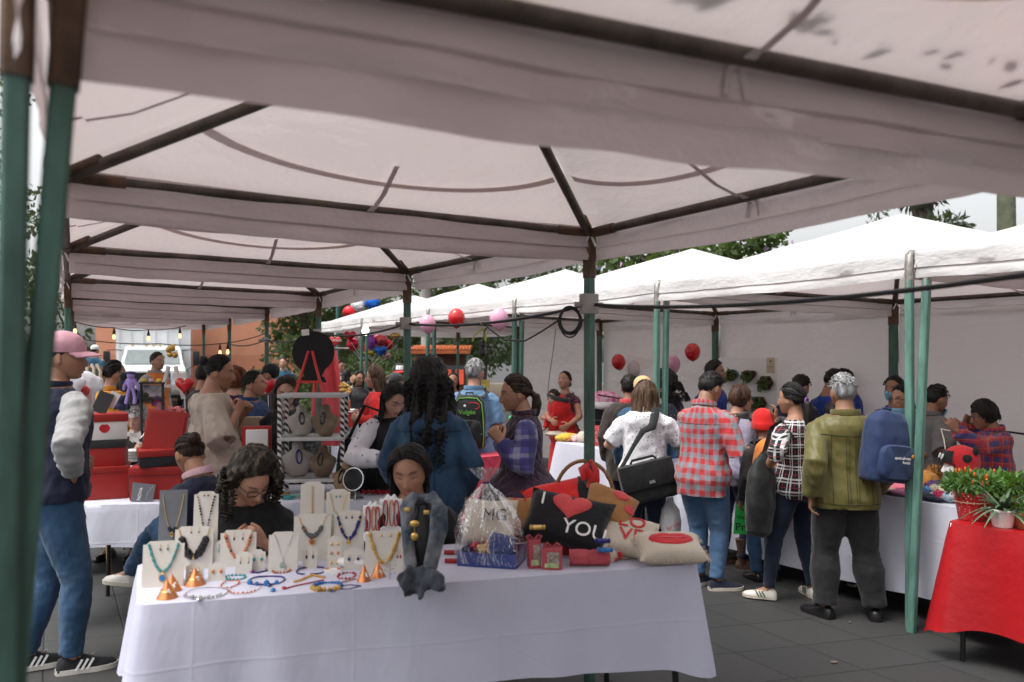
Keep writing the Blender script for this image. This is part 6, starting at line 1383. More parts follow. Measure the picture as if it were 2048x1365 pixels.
for k in range(7):
    rx, rz_ = rr.uniform(.045, .060), rr.uniform(.060, .078); o_ = rr.uniform(-.008, .008, 3); b.tube([Vector((math.cos(t)*rx+o_[0], o_[1]+.006*math.sin(2*t), -rz_+math.sin(t)*rz_+o_[2])) for t in np.linspace(0, 2*PI, 24, endpoint=False)], .0042, 6, close=True)
tag(b.build('cable_coil', CAB, loc=at(1141, 615, 3.96)), "coil of black cable hanging on the centre post", "cable coil")
cable('hanging_wire', "thin black wire drooping from the coil to the hanging lamp socket", [at(1118, 640, 3.98), at(1050, 682, 4.4), at(1008, 680, 4.6), at(975, 655, 4.75), at(968, 662, 4.8), at(966, 684, 4.8)], .005, .02)
o = empty('lamp_socket', at(966, 697, 4.8), 0, "black double lamp socket hanging from a yellow ribbon", "lamp socket"); b = MB(); b.lathe([(.008, .05), (.018, .045), (.02, .015), (.012, .01), (.022, -.005), (.024, -.035), (.012, -.045)], seg=14); b.build('socket', M_BLACKPL, o); b = MB(); b.tube([(0, 0, .06), (.004, -.01, .12), (-.02, 0, .16)], [(.006, .002)]*3, 6); b.tube([(0, 0, .12), (-.05, 0, .08), (-.065, 0, .04)], [(.006, .002)]*3, 6); b.tube([(0, 0, .12), (.015, 0, .08), (.012, 0, .04)], [(.008, .002)]*3, 6); b.build('ribbon', mat("yellow_ribbon", (.50, .48, .16), .6), o)
BULB = mat("lit_bulb", (1.0, .62, .30), .3, bump=0, emit=2.5)
for nm, lab, P in (('string_lights', "upper string of warm bulbs under the last left tents", [at(150, 644, 9.3), at(228, 656, 9.6), at(297, 660, 9.9), at(372, 652, 10.2)]), ('string_lights', "lower string of warm bulbs ending at the lit post", [at(100, 676, 9.2), at(170, 680, 9.4), at(320, 688, 9.6), at(440, 688, 9.8), at(530, 668, 10.1)])):
    o = empty(nm, P[0], 0, lab, 'string lights'); q = [p-P[0] for p in P]; out = []
    for i in range(len(q)-1):
        for k in range(6): t = k/6; v = q[i].lerp(q[i+1], t); v.z -= .02*4*t*(1-t); out.append(v)
    b = MB(); b.tube(out+[q[-1]], .006, 5); b.build('wire', CAB, o)
    for px in ((150, 222, 295, 369) if 'upper' in lab else (436, 453)):
        v = min(out, key=lambda v: abs((v+P[0]).x/(v+P[0]).y-(px-CX)/F)); b = MB(); b.lathe([(.006, 0), (.012, -.03), (.018, -.05), (.018, -.075), (.012, -.08)], v, 8); sk = b.build('lamp_holder', CAB, o); b = MB(); b.lathe([(.010, -.08), (.016, -.095), (.020, -.115), (.015, -.135), (.004, -.142)], v, 10); b.build('bulb', BULB, sk)
bl_ = at(731, 662, 12.4); b = MB(); b.ball((0, 0, 0), (.055, .055, .075), 12); o = b.build('bulb', mat("white_bulb", (1, .93, .82), .3, bump=0, emit=6), loc=bl_); tag(o, "bright white bulb glowing under the farthest right tent", "lamp")
def ballmat(name, c):
    if name in MATS: return MATS[name]
    m, nt, bs = newmat(name); co = coord(nt); n = nz(nt, co, 5, 2); nt.links.new(mixc(nt, n, tuple(x*.85 for x in c), c), bs.inputs['Base Color']); bs.inputs['Roughness'].default_value = .18; bs.inputs['Subsurface Weight'].default_value = .25; bs.inputs['Subsurface Radius'].default_value = (.05, .03, .03); bs.inputs['Coat Weight'].default_value = .3; MATS[name] = m; return m
BR, BP = ballmat("balloon_red", (.58, .012, .015)), ballmat("balloon_pink", (.72, .36, .50)); BW = ballmat("balloon_white", (.62, .54, .54))
def balloon(px, py, Y, d, m, label, tilt=0, group="round balloons"):
    p = at(px, py, Y); r_ = d/2/F*Y; o = empty('balloon', p, 0, label, 'balloon', group); q = Matrix.Rotation(R(tilt), 3, 'Y'); b = MB(); b.lathe([(r_*math.cos(t)*(1-.10*max(0, -math.sin(t))**2), r_*1.12*math.sin(t)*(1+.10*max(0, -math.sin(t)))) for t in np.linspace(-PI/2+.06, PI/2-.06, 20)], seg=24, rot=q); b.build('skin', m, o, ang=80); b = MB(); b.lathe([(r_*.03, -r_*1.21), (r_*.05, -r_*1.24), (r_*.11, -r_*1.33)], seg=10, rot=q); b.build('knot', m, o)
balloon(855, 648, 9.6, 33, BP, "pink balloon nearest the middle post of the left row", -8); balloon(913, 636, 9.4, 34, BR, "bright red balloon hung between two pink ones", 0); balloon(998, 638, 8.85, 38, BP, "pink balloon right of the bright red one", -6)
balloon(1237, 724, 11.0, 28, BR, "red balloon on the back wall left of the white one", -10); balloon(1272, 740, 11.0, 34, BW, "pale see through balloon on the back wall behind the tan cap", -12); balloon(1344, 728, 9.6, 33, BP, "dusky pink balloon on the back wall", -14); balloon(1385, 704, 9.3, 31, BR, "red balloon highest on the back wall", -4)
def heart_solid(w, d, m, bld, nm='heart', M=Matrix.Identity(4)):
    b = MB(); b.M = M; out = heart(w/2, 40); rows = []
    for k in (0, .25, .5, .7, .85, .95, 1.0): rows.append([Vector((x*k, -d/2*math.sqrt(max(0, 1-k*k)), y*k)) for x, y in out])
    for k in (.95, .85, .7, .5, .25, 0): rows.append([Vector((x*k, d/2*math.sqrt(max(0, 1-k*k)), y*k)) for x, y in out])
    b.grid(rows, closed=True); return b.build(nm, m, bld, ang=80)
for px, py, Y, w_, lb in ((369, 770, 6.8, 40, "red heart balloon left of the beige blouse woman"), (536, 772, 7.6, 38, "red heart balloon in front of the black cap man"), (507, 785, 8.0, 24, "red heart balloon half hidden behind the blue shawl")):
    o = empty('heart_balloon', at(px, py, Y), 0, lb, 'balloon', 'red heart balloons'); heart_solid(w_/F*Y, w_/F*Y*.5, BR, o, 'skin'); b = MB(); b.tube([(0, 0, -w_/F*Y*.5), (.01, 0, -w_/F*Y*.5-.25)], .004, 5); b.build('stick', WHITEC, o)
o = empty('heart_sign', at(670, 683, 9.5), 0, "red heart sign with white lettering hung beside the black disc", "sign"); heart_solid(.155, .03, mat("sign_red", (.50, .03, .035), .4), o, 'plaque'); lettering("XOXOXO", .036, WHITEC, o, Matrix.Translation((0, -.019, .008))@Matrix.Rotation(PI/2, 4, 'X'), ext=.001); b = MB(); b.tube([(0, 0, .05), (0, 0, .10)], [(.008, .002)]*2, 6); b.build('hanger', TAPE, o)
# cluster of foil balloons
def foil(name, c): return mat(name, c, .16, .75, .25, 3, .5, 9, bdist=.03)
FY = 15.5
for i, (px, py, w_, h_, mm, lb) in enumerate(((700, 672, 26, 24, foil("foil_red", (.60, .02, .03)), "red foil balloon at the upper left of the cluster"), (705, 690, 24, 26, foil("foil_wine", (.45, .02, .05)), "wine red foil balloon below the upper left one"), (716, 678, 22, 44, foil("foil_silver", (.62, .60, .62)), "silver foil balloon in the cluster"), (742, 685, 18, 30, foil("foil_purple", (.25, .06, .40)), "purple foil balloon in the middle of the cluster"), (760, 681, 32, 26, foil("foil_rose", (.60, .10, .11)), "big ribbed rose foil balloon topping the cluster"), (774, 690, 24, 22, MATS["foil_red"], "red foil balloon at the right of the cluster"), (761, 702, 28, 26, foil("foil_blue", (.02, .12, .50)), "shiny blue heart shaped foil balloon lowest in the cluster"), (773, 711, 16, 14, foil("foil_pink", (.55, .32, .33)), "small pink foil balloon under the blue one"), (734, 697, 16, 20, MATS["foil_red"], "red foil balloon behind the purple one"), (737, 706, 22, 9, foil("foil_yellow", (.55, .42, .04)), "flat yellow foil balloon on the cluster's left"), (790, 672, 22, 12, foil("foil_gold", (.5, .33, .1)), "gold and dark foil balloon at the upper right"), (738, 671, 24, 14, foil("foil_teal", (.05, .15, .28)), "dark teal foil balloon behind the rose one"))):
    o = empty('foil_balloon', at(px, py, FY+.1*(i % 3)), 0, lb, 'balloon', 'foil balloons in the cluster'); k = FY/F
    if i in (0, 6): heart_solid(w_*k, w_*k*.45, mm, o, 'skin')
    else:
        b = MB(); n = 26; rows = []
        for t in np.linspace(-PI/2+.08, PI/2-.08, 12): rows.append([Vector((math.cos(a)*math.cos(t)*w_/2*k*(1+.04*math.sin(a*13)), math.sin(t)*w_*.22*k, math.sin(a)*math.cos(t)*h_/2*k*(1+.04*math.sin(a*13)))) for a in np.linspace(0, 2*PI, n, endpoint=False)])
        b.rings(rows); b.build('skin', mm, o, ang=80)
    b = MB(); pv = o.location; q = at(733, 745, FY)-pv; b.tube([(0, 0, -h_*.4*k), q*.6+Vector((.02, 0, 0)), q], .004, 4); b.build('string', TAPE, o)
b = MB(); b.tube([(0, 0, 0), (0, 0, 2.0)], .03, 8); tag(b.build('balloon_pole', mat("yellow_pole", (.55, .42, .04)), loc=(xat(733, FY), FY, 0)), "yellow pole holding up the foil balloon cluster", "pole")
for i, (px, py) in enumerate(((700, 625), (716, 612), (745, 606))): b = MB(); b.ball((0, 0, 0), (.16, .1, .14), 12); tag(b.build('foil_balloon', [MATS["foil_red"], MATS["foil_silver"], MATS["foil_blue"]][i], loc=at(px, py, 16.5)), ["red foil balloon peeking above the farthest tent roof", "silver foil balloon peeking above the farthest tent roof", "blue foil balloon peeking above the farthest tent roof"][i], "balloon", "foil balloons above the tent roof")
# ---------------------------------------------------------------- left background goods
o = empty('clothes_stand', (xat(160, 5.75), 5.75, 0), R(8), "wooden clothes stand with cotton ropes holding white t shirts", "clothes stand"); WOOD = mat("oak_wood", (.30, .17, .07), .6, bump=.3, bscale=30, stretch=(1, 1, .1)); b = MB(); b.tube([(-.16, 0, 1.60), (.15, 0, 1.575)], .014, 8); b.build('rail', WOOD, o); [(MB().tube([(x, .0, 1.59), (x+s_*.03, .02, .9), (x+s_*.06, .04, 0)], .018, 8).build('post', WOOD, o)) for x, s_ in ((.13, 1), (-.15, -1))]; b = MB(); rope = [b.tube([(x, -.02, 1.61), (x+.01*k, -.03, 1.62-.02*k), (x+.015, -.03, 1.1), (x+.01, -.02, .82)], .011, 6) for k, x in enumerate((.02, .05, .085, .12))]; b.build('rope', mat("cotton_rope", (.55, .48, .40), .9, bump=.6, bscale=120), o)
def tee(px, py, Y, w, h, label, seed, sk):
    b = MB(); hw = w/2; n = 16; rows = []; prof = [(0, .28), (-.06, .62), (-.13, .95), (-.30, 1.02), (-.34, .80), (-.36, .62), (-.6, .60), (-1, .60)]
    b = MB(); rg = []
    for f_, wd in prof: rg.append([Vector((math.cos(a)*hw*wd, math.sin(a)*.045-.02*(f_+.5)**2, f_*h)) for a in np.linspace(0, 2*PI, 24, endpoint=False)])
    b.rings(rg); me = remesh(b.mesh('x', False), .014, 2); wrinkle(me, .012, seed, .1, .3); o = empty('t_shirt', at(px, py, Y), R(8), label, 't-shirt', 'white t-shirts on the stand'); link('shirt', me, cloth("white_tee", (.66, .66, .70), bump=.5, var=.04), o); b = MB(); b.tube([(-.02, 0, -.02), (0, 0, .05), (.02, 0, .07), (.025, 0, .04)], .004, 5); b.build('hanger', SILVER, o); return o
o = tee(164, 742, 5.62, .30, .42, "white t shirt printed with a red haired girl", 4, 1); b = MB(); b.ball((.035, -.062, -.14), (.038, .012, .040), 14); b.build('printed_bow', mat("print_red", (.50, .05, .045), .8), o); b = MB(); b.ball((.04, -.060, -.25), (.030, .010, .06), 14); b.tube([(.068, -.058, -.17), (.075, -.055, -.27), (.07, -.055, -.36)], [.010, .012, .006], 6); b.build('printed_face', mat("print_pink", (.52, .33, .29), .8), o); tee(146, 748, 5.5, .18, .26, "small white baby t shirt hung before the printed one", 5, 1)
b = MB(); b.prism([(-.05, 0), (.05, 0), (.06, .08), (.0, .14), (-.06, .08)], .012, Matrix.Rotation(PI/2, 4, 'X')); tag(b.build('paper_bag', WHITEC, loc=at(151, 738, 5.75)), "folded white paper shape above the t shirts", "paper")
# table of toys behind
b = MB(); o = empty('plush_toy', at(262, 772, 6.6), 0, "lilac plush toy with dangling legs hung by the mustard sweater", "plush toy"); b.ball((0, 0, .02), (.035, .03, .05), 12); b.ball((0, -.005, .085), (.032, .03, .03), 12); [b.tube([(s_*.03, 0, .05), (s_*.055, 0, .0), (s_*.06, 0, -.03)], [.012, .013, .012], 8, roundcap=True) for s_ in (-1, 1)]; [b.tube([(s_*.015, 0, -.02), (s_*.03, 0, -.09), (s_*.035, -.01, -.14)], [.014, .014, .017], 8, roundcap=True) for s_ in (-1, 1)]; me = remesh(b.mesh('x', False), .005, 2); link('body', me, cloth("lilac_plush", (.30, .21, .50)), o); b = MB(); b.ball((0, 0, .105), (.04, .036, .016), 12); b.build('hat', cloth("deep_violet", (.06, .04, .14)), o)
o = empty('toy_rack', at(304, 782, 6.7), 0, "black framed toy rack with coloured crowns on top", "rack"); b = MB(); [sqtube(b, (x, 0, -.8), (x, 0, .07), .018) for x in (-.09, .09)]; b.box((0, 0, .065), (.2, .05, .014)); b.box((0, 0, -.06), (.2, .06, .014)); b.build('frame', BLACKC, o); b = MB(); b.box((0, .02, .0), (.16, .01, .10)); b.build('backing', mat("print_panel", (.30, .28, .30), .6, var=.7, vscale=14), o)
for i, c in enumerate(((.60, .42, .04), (.55, .35, .42), (.62, .45, .05))): b = MB(); b.lathe([(.018, 0), (.024, .012), (.014, .03)], (-.07+i*.065, 0, .073), 10); b.build('crown', mat("crown%d" % i, c), o)
for i, (px, py, sx, sz, c, lb) in enumerate(((248, 770, .05, .09, (.02, .018, .018), "dark plush bear hanging left of the lilac toy"), (268, 800, .05, .07, (.015, .015, .02), "black toy under the lilac plush"), (283, 796, .045, .04, (.025, .035, .10), "navy toy beside the black one"), (318, 806, .05, .05, (.16, .03, .12), "magenta hat on the toy table"), (296, 800, .05, .05, (.10, .06, .04), "brown toy in front of the rack"), (245, 812, .06, .06, (.02, .02, .05), "dark blue toy left of the silver haired lady"), (322, 820, .05, .06, (.35, .12, .16), "pink doll behind the silver haired lady"))):
    o = empty('plush_toy', at(px, py, 6.75), 0, lb, 'plush toy', 'toys on the far left table'); b = MB(); b.ball((0, 0, 0), (sx, sx*.8, sz*.7), 12); b.ball((0, -.01, sz*.8), (sx*.75, sx*.7, sx*.72), 12); [b.ball((s_*sx*.55, -.0, sz*.8+sx*.6), sx*.25, 8) for s_ in (-1, 1)]; [b.ball((s_*sx*.9, -.02, -.01), (sx*.3, sx*.3, sz*.4), 8) for s_ in (-1, 1)]; me = remesh(b.mesh('x', False), .007, 1); link('body', me, cloth("plush%d" % i, c), o)
b = MB(); [sqtube(b, (s_*.03, 0, .28), (s_*.10, 0, 0), .03) for s_ in (-1, 1)]; b.box((0, 0, .11), (.13, .03, .025)); b.box((.07, .0, .20), (.12, .02, .045)); tag(b.build('letter_a', mat("white_wood", (.68, .64, .62), .6), loc=at(344, 798, 6.9), ang=20), "big white wooden letter A near the truck", "letter sign")
b = MB(); o = empty('gold_gift', at(345, 700, 7.6), 0, "shiny gold foil bow above the white letter A", "bow"); [b.ball((RJ.uniform(-.04, .04), RJ.uniform(-.02, .02), RJ.uniform(-.06, .06)), (.03, .02, .03), 8) for _ in range(7)]; b.build('bow', GOLD, o)
b = MB(); o = empty('gold_bow', at(690, 783, 7.2), 0, "gold foil bow stacked behind the display case", "bow"); [b.ball((RJ.uniform(-.03, .03), RJ.uniform(-.02, .02), RJ.uniform(-.08, .07)), (.03, .022, .026), 8) for _ in range(12)]; b.build('bow', GOLD, o); b = MB(); b.box((0, 0, -.13), (.08, .08, .1)); b.build('box', GOLD, o)
o = empty('paper_gift', at(272, 885, 6.2), 0, "white paper bows heaped before the silver haired lady", "bow"); b = MB(); [b.prism([(0, 0), (.05, .03), (.06, .08), (.01, .06)], .004, Matrix.Translation((RJ.uniform(-.07, .06), RJ.uniform(-.02, .02), RJ.uniform(-.02, .03)))@Matrix.Rotation(RJ.uniform(0, 6), 4, 'Z')@Matrix.Rotation(RJ.uniform(.6, 1.6), 4, 'X')) for _ in range(12)]; b.build('bow', WHITEC, o); b = MB(); [b.lathe([(.07, 0), (.10, .006), (.10, .009)], (0, 0, -.14+.012*i), 20) for i in range(7)]; b.build('plate', WHITEC, o)
o = empty('sweet_jar', at(352, 822, 6.3), 0, "heap of pink and white wrapped sweets behind the red lid", "sweets"); b = MB(); [b.box((RJ.uniform(-.07, .07), RJ.uniform(-.03, .03), RJ.uniform(-.05, .03)), (.035, .02, .02), rot=Matrix.Rotation(RJ.uniform(0, 3), 3, 'Z')@Matrix.Rotation(RJ.uniform(-1, 1), 3, 'X')) for _ in range(26)]; b.build('sweets', mat("pink_wrap", (.62, .18, .18), .4, var=.7, vscale=70), o); b = MB(); b.box((0, 0, -.25), (.2, .12, .38)); b.build('crate', mat("pale_crate", (.5, .45, .4)), o)
# jars on a beige tiered stand
o = empty('tier_stand', (xat(505, 6.05), 6.05, .0), R(8), "beige tiered shelf holding the jam jars", "shelf"); b = MB(); b.box((0, 0, .50), (.30, .16, 1.0)); b.box((-.08, .10, .60), (.26, .10, 1.2)); b.build('shelf', mat("beige_board", (.42, .33, .24), .7), o)
JG = mat("jam_glass", (.16, .012, .015), .12, var=.4); 
for i, (px, zb, dy) in enumerate(((490, 1.002, -.03), (500, 1.002, -.05), (510, 1.002, -.03), (518, 1.002, -.05), (472, 1.202, .10), (480, 1.202, .12), (488, 1.06, .02), (497, 1.06, .02))):
    o = empty('jam_jar', (xat(px, 6.05), 6.05+dy, zb if i < 6 else 1.002), 0, "small glass jar with a white cap on the beige tiered shelf", "jar", "jars on the tiered shelf"); b = MB(); b.lathe([(.017, 0), (.019, .006), (.019, .045), (.014, .055)], seg=12); b.build('glass', JG, o); b = MB(); b.lathe([(.017, .055), (.0175, .057), (.0175, .078 if i % 2 else .10), (.014, .084 if i % 2 else .108)], seg=12); b.build('cap', WHITE, o)
for i in range(5): o = empty('jam_jar', (xat(483+i*9, 5.98), 5.96, .93), 0, "clear tumbler with a white lid below the jam jars", "jar", "clear tumblers below the jars"); b = MB(); b.lathe([(.016, 0), (.018, .05), (.018, .055)], seg=12); b.build('glass', mat("clear_jar", (.45, .42, .42), .1), o); b = MB(); b.lathe([(.019, .055), (.019, .068)], seg=12); b.build('cap', WHITE, o)
b = MB(); b.box((0, 0, .464), (.36, .14, .928)); tag(b.build('jar_shelf', MATS["beige_board"], loc=(xat(502, 5.98), 5.97, 0), rot=(0, 0, R(8))), "low beige ledge in front of the tiered shelf", "shelf")
# garments hanging behind the easel
GAR = cloth("coral_cloth", (.66, .07, .085), rough=.7, bump=.6)
o = empty('hung_dress', (xat(655, 8.2), 8.2, .75), 0, "coral red cloth hung on a rack behind the red easel", "garment"); b = MB(); rows = []
for z_ in np.linspace(0, .98, 12): rows.append([Vector((math.cos(a)*(.19-.10*(z_/.98)**2), math.sin(a)*.07*(1+.3*math.sin(a*7)), z_)) for a in np.linspace(0, 2*PI, 40, endpoint=False)])
b.rings(rows); me = b.mesh('x'); wrinkle(me, .014, 3, .09, .15); link('cloth', me, GAR, o); b = MB(); b.tube([(0, .1, -.75), (0, .1, 1.0)], .016, 8); b.tube([(-.2, .1, 1.0), (.2, .1, 1.0)], .012, 8); b.build('rack', STEEL, o)
o = empty('cake_box', (xat(694, 10.5), 10.4, ZT), 0, "red and white box on the distant white cloth", "box"); b = MB(); b.box((0, 0, .1), (.22, .2, .2)); b.build('box', RED, o); b = MB(); b.box((0, 0, .21), (.23, .21, .03)); b.build('lid', WHITEC, o)
# ---------------------------------------------------------------- right hand stalls: goods
def onr(px, L, z=ZT+.002):
    k = (px-CX)/F; s = (.866*L-.5*L*k)/(.5+.866*k); x, y = ls(L, s); return Vector((x, y, z))
def lump(px, L, w, d, h, m, name, label, cat, seed=1, group=None, dz=0):
    b = MB(); b.ball((0, 0, h*.45), (w/2, d/2, h*.55), 14); b.ball((w*.2, 0, h*.4), (w*.33, d*.4, h*.5), 10); b.ball((-w*.22, d*.1, h*.38), (w*.32, d*.36, h*.45), 10); me = remesh(b.mesh('x', False), .009, 2); wrinkle(me, .010, seed, .06, 1); return tag(link(name, me, m, None, onr(px, L, ZT+.002+dz), (0, 0, seed)), label, cat, group)
HM = lambda n, c, c2=None: cloth("knit_"+n, c, 'marble' if c2 else 'knit', (c2, 30) if c2 else (), bump=.7)
hats = [(1740, 4.86, .18, .16, .05, HM("hotpink", (.62, .03, .22)), "hot pink knitted hat beside the olive shirt"), (1768, 4.98, .16, .12, .06, HM("yellow", (.66, .58, .28)), "pale yellow mitten among the pink hats"), (1790, 4.95, .30, .16, .06, HM("pink", (.66, .16, .22)), "pink knitted hat left of the green posts"), (1768, 4.82, .22, .14, .045, HM("beige", (.42, .27, .16)), "beige knitted gloves near the table edge"), (1800, 4.80, .20, .14, .04, HM("plum", (.16, .04, .12), (.35, .14, .24)), "plum and pink striped hat near the table edge"), (1795, 5.2, .18, .18, .10, HM("mustard", (.48, .20, .03)), "mustard hat left of the green posts"), (1850, 5.16, .26, .20, .13, HM("mustard", (.48, .20, .03)), "mustard cable hat right of the green posts"), (1872, 5.3, .16, .14, .12, HM("tan", (.46, .30, .20)), "tan hat behind the mustard cable hat"), (1830, 5.32, .24, .14, .12, HM("rust", (.34, .12, .03)), "rust brown hat behind the mustard one"), (1842, 5.0, .18, .12, .05, MATS.get("knit_pink"), "pink hat just right of the green posts"), (1862, 4.82, .24, .16, .05, HM("navy", (.012, .016, .045)), "navy hat with pink stripes near the table corner"), (1893, 4.85, .22, .16, .07, HM("confetti", (.42, .36, .40), (.20, .36, .46)), "pale confetti knit hat at the table corner"), (1900, 5.06, .18, .14, .09, HM("mint", (.28, .55, .47)), "mint green knitted hat beside the potted plants"), (1880, 4.95, .12, .10, .08, HM("oat", (.60, .52, .38)), "oat coloured pompom hat among the pale hats"), (1880, 5.18, .30, .12, .08, HM("charcoal", (.03, .032, .035)), "charcoal knitted scarf under the foam head")]
for i, (px, L, w_, d, h, m, lb) in enumerate(hats): lump(px, L, w_, d, h, m, 'knitted_hat', lb, 'hat', i+1, 'knitted hats on the right hand table')
for i, (px, L, r_, mm, dz, lb) in enumerate(((1866, 5.0, .052, HM("purple", (.07, .025, .13)), .05, "big purple pompom in the middle of the hats"), (1838, 4.84, .035, HM("rose", (.62, .04, .13)), .05, "rose pompom just right of the green posts"), (1878, 4.80, .038, HM("rose", (.6, .04, .12)), .04, "rose pompom at the tip of the navy hat"), (1868, 5.24, .055, HM("mottle", (.30, .12, .02), (.06, .03, .01)), .12, "mottled brown pompom on the mustard cable hat"), (1852, 4.86, .028, HM("sky", (.08, .25, .50)), .05, "small sky blue pompom between two rose ones"), (1868, 4.9, .030, MATS["knit_oat"], .06, "oat pompom behind the navy hat"))):
    b = MB(); b.ball((0, 0, 0), r_*.9, 16); c = Vector((0, 0, 0))
    for k in range(150):
        v = Vector(RJ.normal(0, 1, 3)).normalized(); b.tube([v*r_*.8, v*r_*RJ.uniform(1.0, 1.15)], [.004, .0015], 4)
    tag(b.build('pompom', mm, loc=onr(px, L, ZT+dz)), lb, 'pompom', 'pompoms on the hats')
b = MB(); [b.tube([(-.05+i*.03, -.06, .05), (-.045+i*.03, 0, .062), (-.05+i*.03, .05, .05)], [(.006, .002)]*3, 6) for i in range(3)]
o = empty('foam_head', onr(1920, 5.16, ZT+.0), R(75), "white foam head wearing a red ladybird knitted hat", "display head"); hm_ = head_mesh(1.0, 2, False, 0, False, 3); hm_.color_attributes.remove(hm_.color_attributes[0]); hm_.transform(Matrix.Translation((0, 0, .19))); link('head', hm_, mat("white_foam", (.75, .74, .72), .7, var=.03, bump=.2, bscale=200), o); b = MB(); b.lathe([(.075, 0), (.06, .02), (.045, .06), (.045, .13)], seg=18); b.build('neck', MATS["white_foam"], o)
hb = MB(); rows = []
for z_, k in ((-.10, 1.02), (-.02, 1.10), (.03, 1.13), (.07, 1.12), (.10, .92), (.125, .6), (.138, .2)): rows.append([Vector((math.sin(a)*.080*k, math.cos(a)*.100*k-.006, .19+(z_ if abs(a) > 1.2 or z_ > 0 else .02+.02*z_))) for a in np.linspace(-PI, PI, 36, endpoint=False)])
hb.rings(rows, cap=True); hat = hb.build('ladybird_hat', cloth("ladybird_red", (.42, .015, .02), 'knit'), o, ang=80)
b = MB(); [b.ball((x, y, z_), (sx, sy_, sz), 12) for x, y, z_, sx, sy_, sz in ((-.088, -.02, .25, .012, .03, .028), (.088, -.02, .25, .012, .03, .028), (-.070, -.075, .30, .02, .02, .03))]; rows = []
for z_, k in ((.026, 1.15), (.05, 1.16), (.085, 1.08), (.105, .93)): rows.append([Vector((math.sin(a)*.082*k, math.cos(a)*.102*k-.005, .19+z_)) for a in np.linspace(-.95, .95, 16)])
b.grid(rows); b.build('black_patch', FELT_B, hat); b = MB(); [b.lathe([(.010, 0), (.018, 0), (.018, .004), (.010, .004)], Vector((s_*.032, .112, .255)), 16, Matrix.Rotation(R(-72), 3, 'X'), cap=False) for s_ in (-1, 1)]; b.build('eye_ring', WHITE, hat)
lump(1115, 5.0, .32, .2, .06, CREAM, 'folded_cloth', "beige folded cloth at the table corner by the baby carrier", "cloth", 31); lump(1135, 4.82, .28, .2, .09, cloth("yellow_felt", (.66, .42, .06)), 'baby_clothes', "yellow baby clothes on the white table", "clothes", 32); lump(1152, 4.86, .14, .12, .08, cloth("pink_white", (.6, .2, .24), 'gingham', ((.7, .66, .62),), per=.025), 'baby_clothes', "pink and white checked baby cap on the white table", "clothes", 33); lump(1168, 4.9, .18, .16, .12, CREAM, 'plush_toy', "cream plush behind the centre post on the white table", "plush toy", 34); lump(1140, 4.80, .12, .10, .04, BROWN, 'baby_clothes', "small brown slipper before the yellow baby clothes", "slipper", 35)
DOTR = cloth("red_polka", (.55, .03, .035), 'dots', ((.75, .72, .70), .24), per=.015)
o = empty('polka_bag', onr(1197, 4.84), R(-10), "red polka dot bag with a wooden clip on the white table", "bag"); b = MB(); b.box((0, 0, .10), (.20, .08, .20), bev=.01, rot=Matrix.Rotation(R(5), 3, 'Y')); b.build('bag', DOTR, o); b = MB(); b.tube([(-.05, -.01, .20), (-.03, -.01, .26), (.03, -.01, .26), (.05, -.01, .20)], .006, 6); b.build('handle', BLK, o); b = MB(); b.box((.05, -.045, .22), (.02, .012, .09), rot=Matrix.Rotation(R(14), 3, 'Y')); b.build('clip', WOOD, o)
o = empty('gift_bundle', onr(1210, 5.5, ZT+.0), 0, "pink frilled diaper bundle with white band behind the polka bag", "bundle"); b = MB(); b.box((0, 0, .16), (.34, .2, .32), bev=.03); b.build('black_base', FELT_B, o); b = MB(); b.ball((0, 0, .42), (.20, .14, .10), 16); me = b.mesh('x'); wrinkle(me, .02, 3, .05); link('frill', me, cloth("pink_frill", (.68, .08, .30), 'marble', ((.72, .55, .6), 14)), o); b = MB(); b.ball((-.02, -.09, .36), (.17, .08, .05), 14); b.ball((.2, -.02, .30), (.07, .1, .12), 12); b.build('white_band', cloth("white_frill", (.72, .70, .70)), o)
SUC = leafmat("succulent", (.10, .16, .06)); POTB = mat("blue_pot", (.03, .12, .28), .4)
def pot(px, L, r_, h, m, label, kind, n, ls_, hh, seed, p=None, lm=None, z=ZT+.002, group="potted plants", asp=.3):
    rr = np.random.default_rng(seed); p = p or onr(px, L, z); o = empty('potted_plant', p, 0, label, 'potted plant', group); b = MB(); b.lathe([(r_*.72, 0), (r_*.76, .004), (r_*.98, h*.86), (r_*1.05, h*.88), (r_*1.05, h), (r_*.92, h), (r_*.9, h*.85), (.001, h*.84)], seg=22, cap=False); b.build('pot', m, o); b = MB(); b.lathe([(.001, h*.86), (r_*.9, h*.87)], seg=16, cap=False); b.build('soil', mat("soil", (.02, .014, .01), .95, bump=.8), o)
    if kind == 'bush': link('foliage', leaves(n, [((0, 0, h+hh*.5), (r_*1.7, r_*1.7, hh*.55)), ((r_*.8, 0, h+hh*.4), (r_, r_, hh*.4)), ((-r_*.9, -r_*.3, h+hh*.35), (r_, r_, hh*.4))], ls_, rr, asp, -.3), lm or SUC, o)
    else:
        b = MB()
        for i in range(n):
            a = i*2.4+rr.uniform(-.3, .3); L_ = ls_*rr.uniform(.6, 1.1); up = rr.uniform(.2, 1.0); pts = []
            for t in np.linspace(0, 1, 6): pts.append(Vector((math.cos(a)*L_*t*(1-.25*up), math.sin(a)*L_*t*(1-.25*up), h*.9+L_*(up*t-.75*t*t*(1-up*.6)))))
            wd = [.012, .013, .011, .008, .005, .0015]; b.tube(pts, [(w_*ls_/.2, .0025) for w_ in wd], 6, hint=(-math.sin(a), math.cos(a), 0))
        b.build('foliage', lm or SUC, o)
    return o
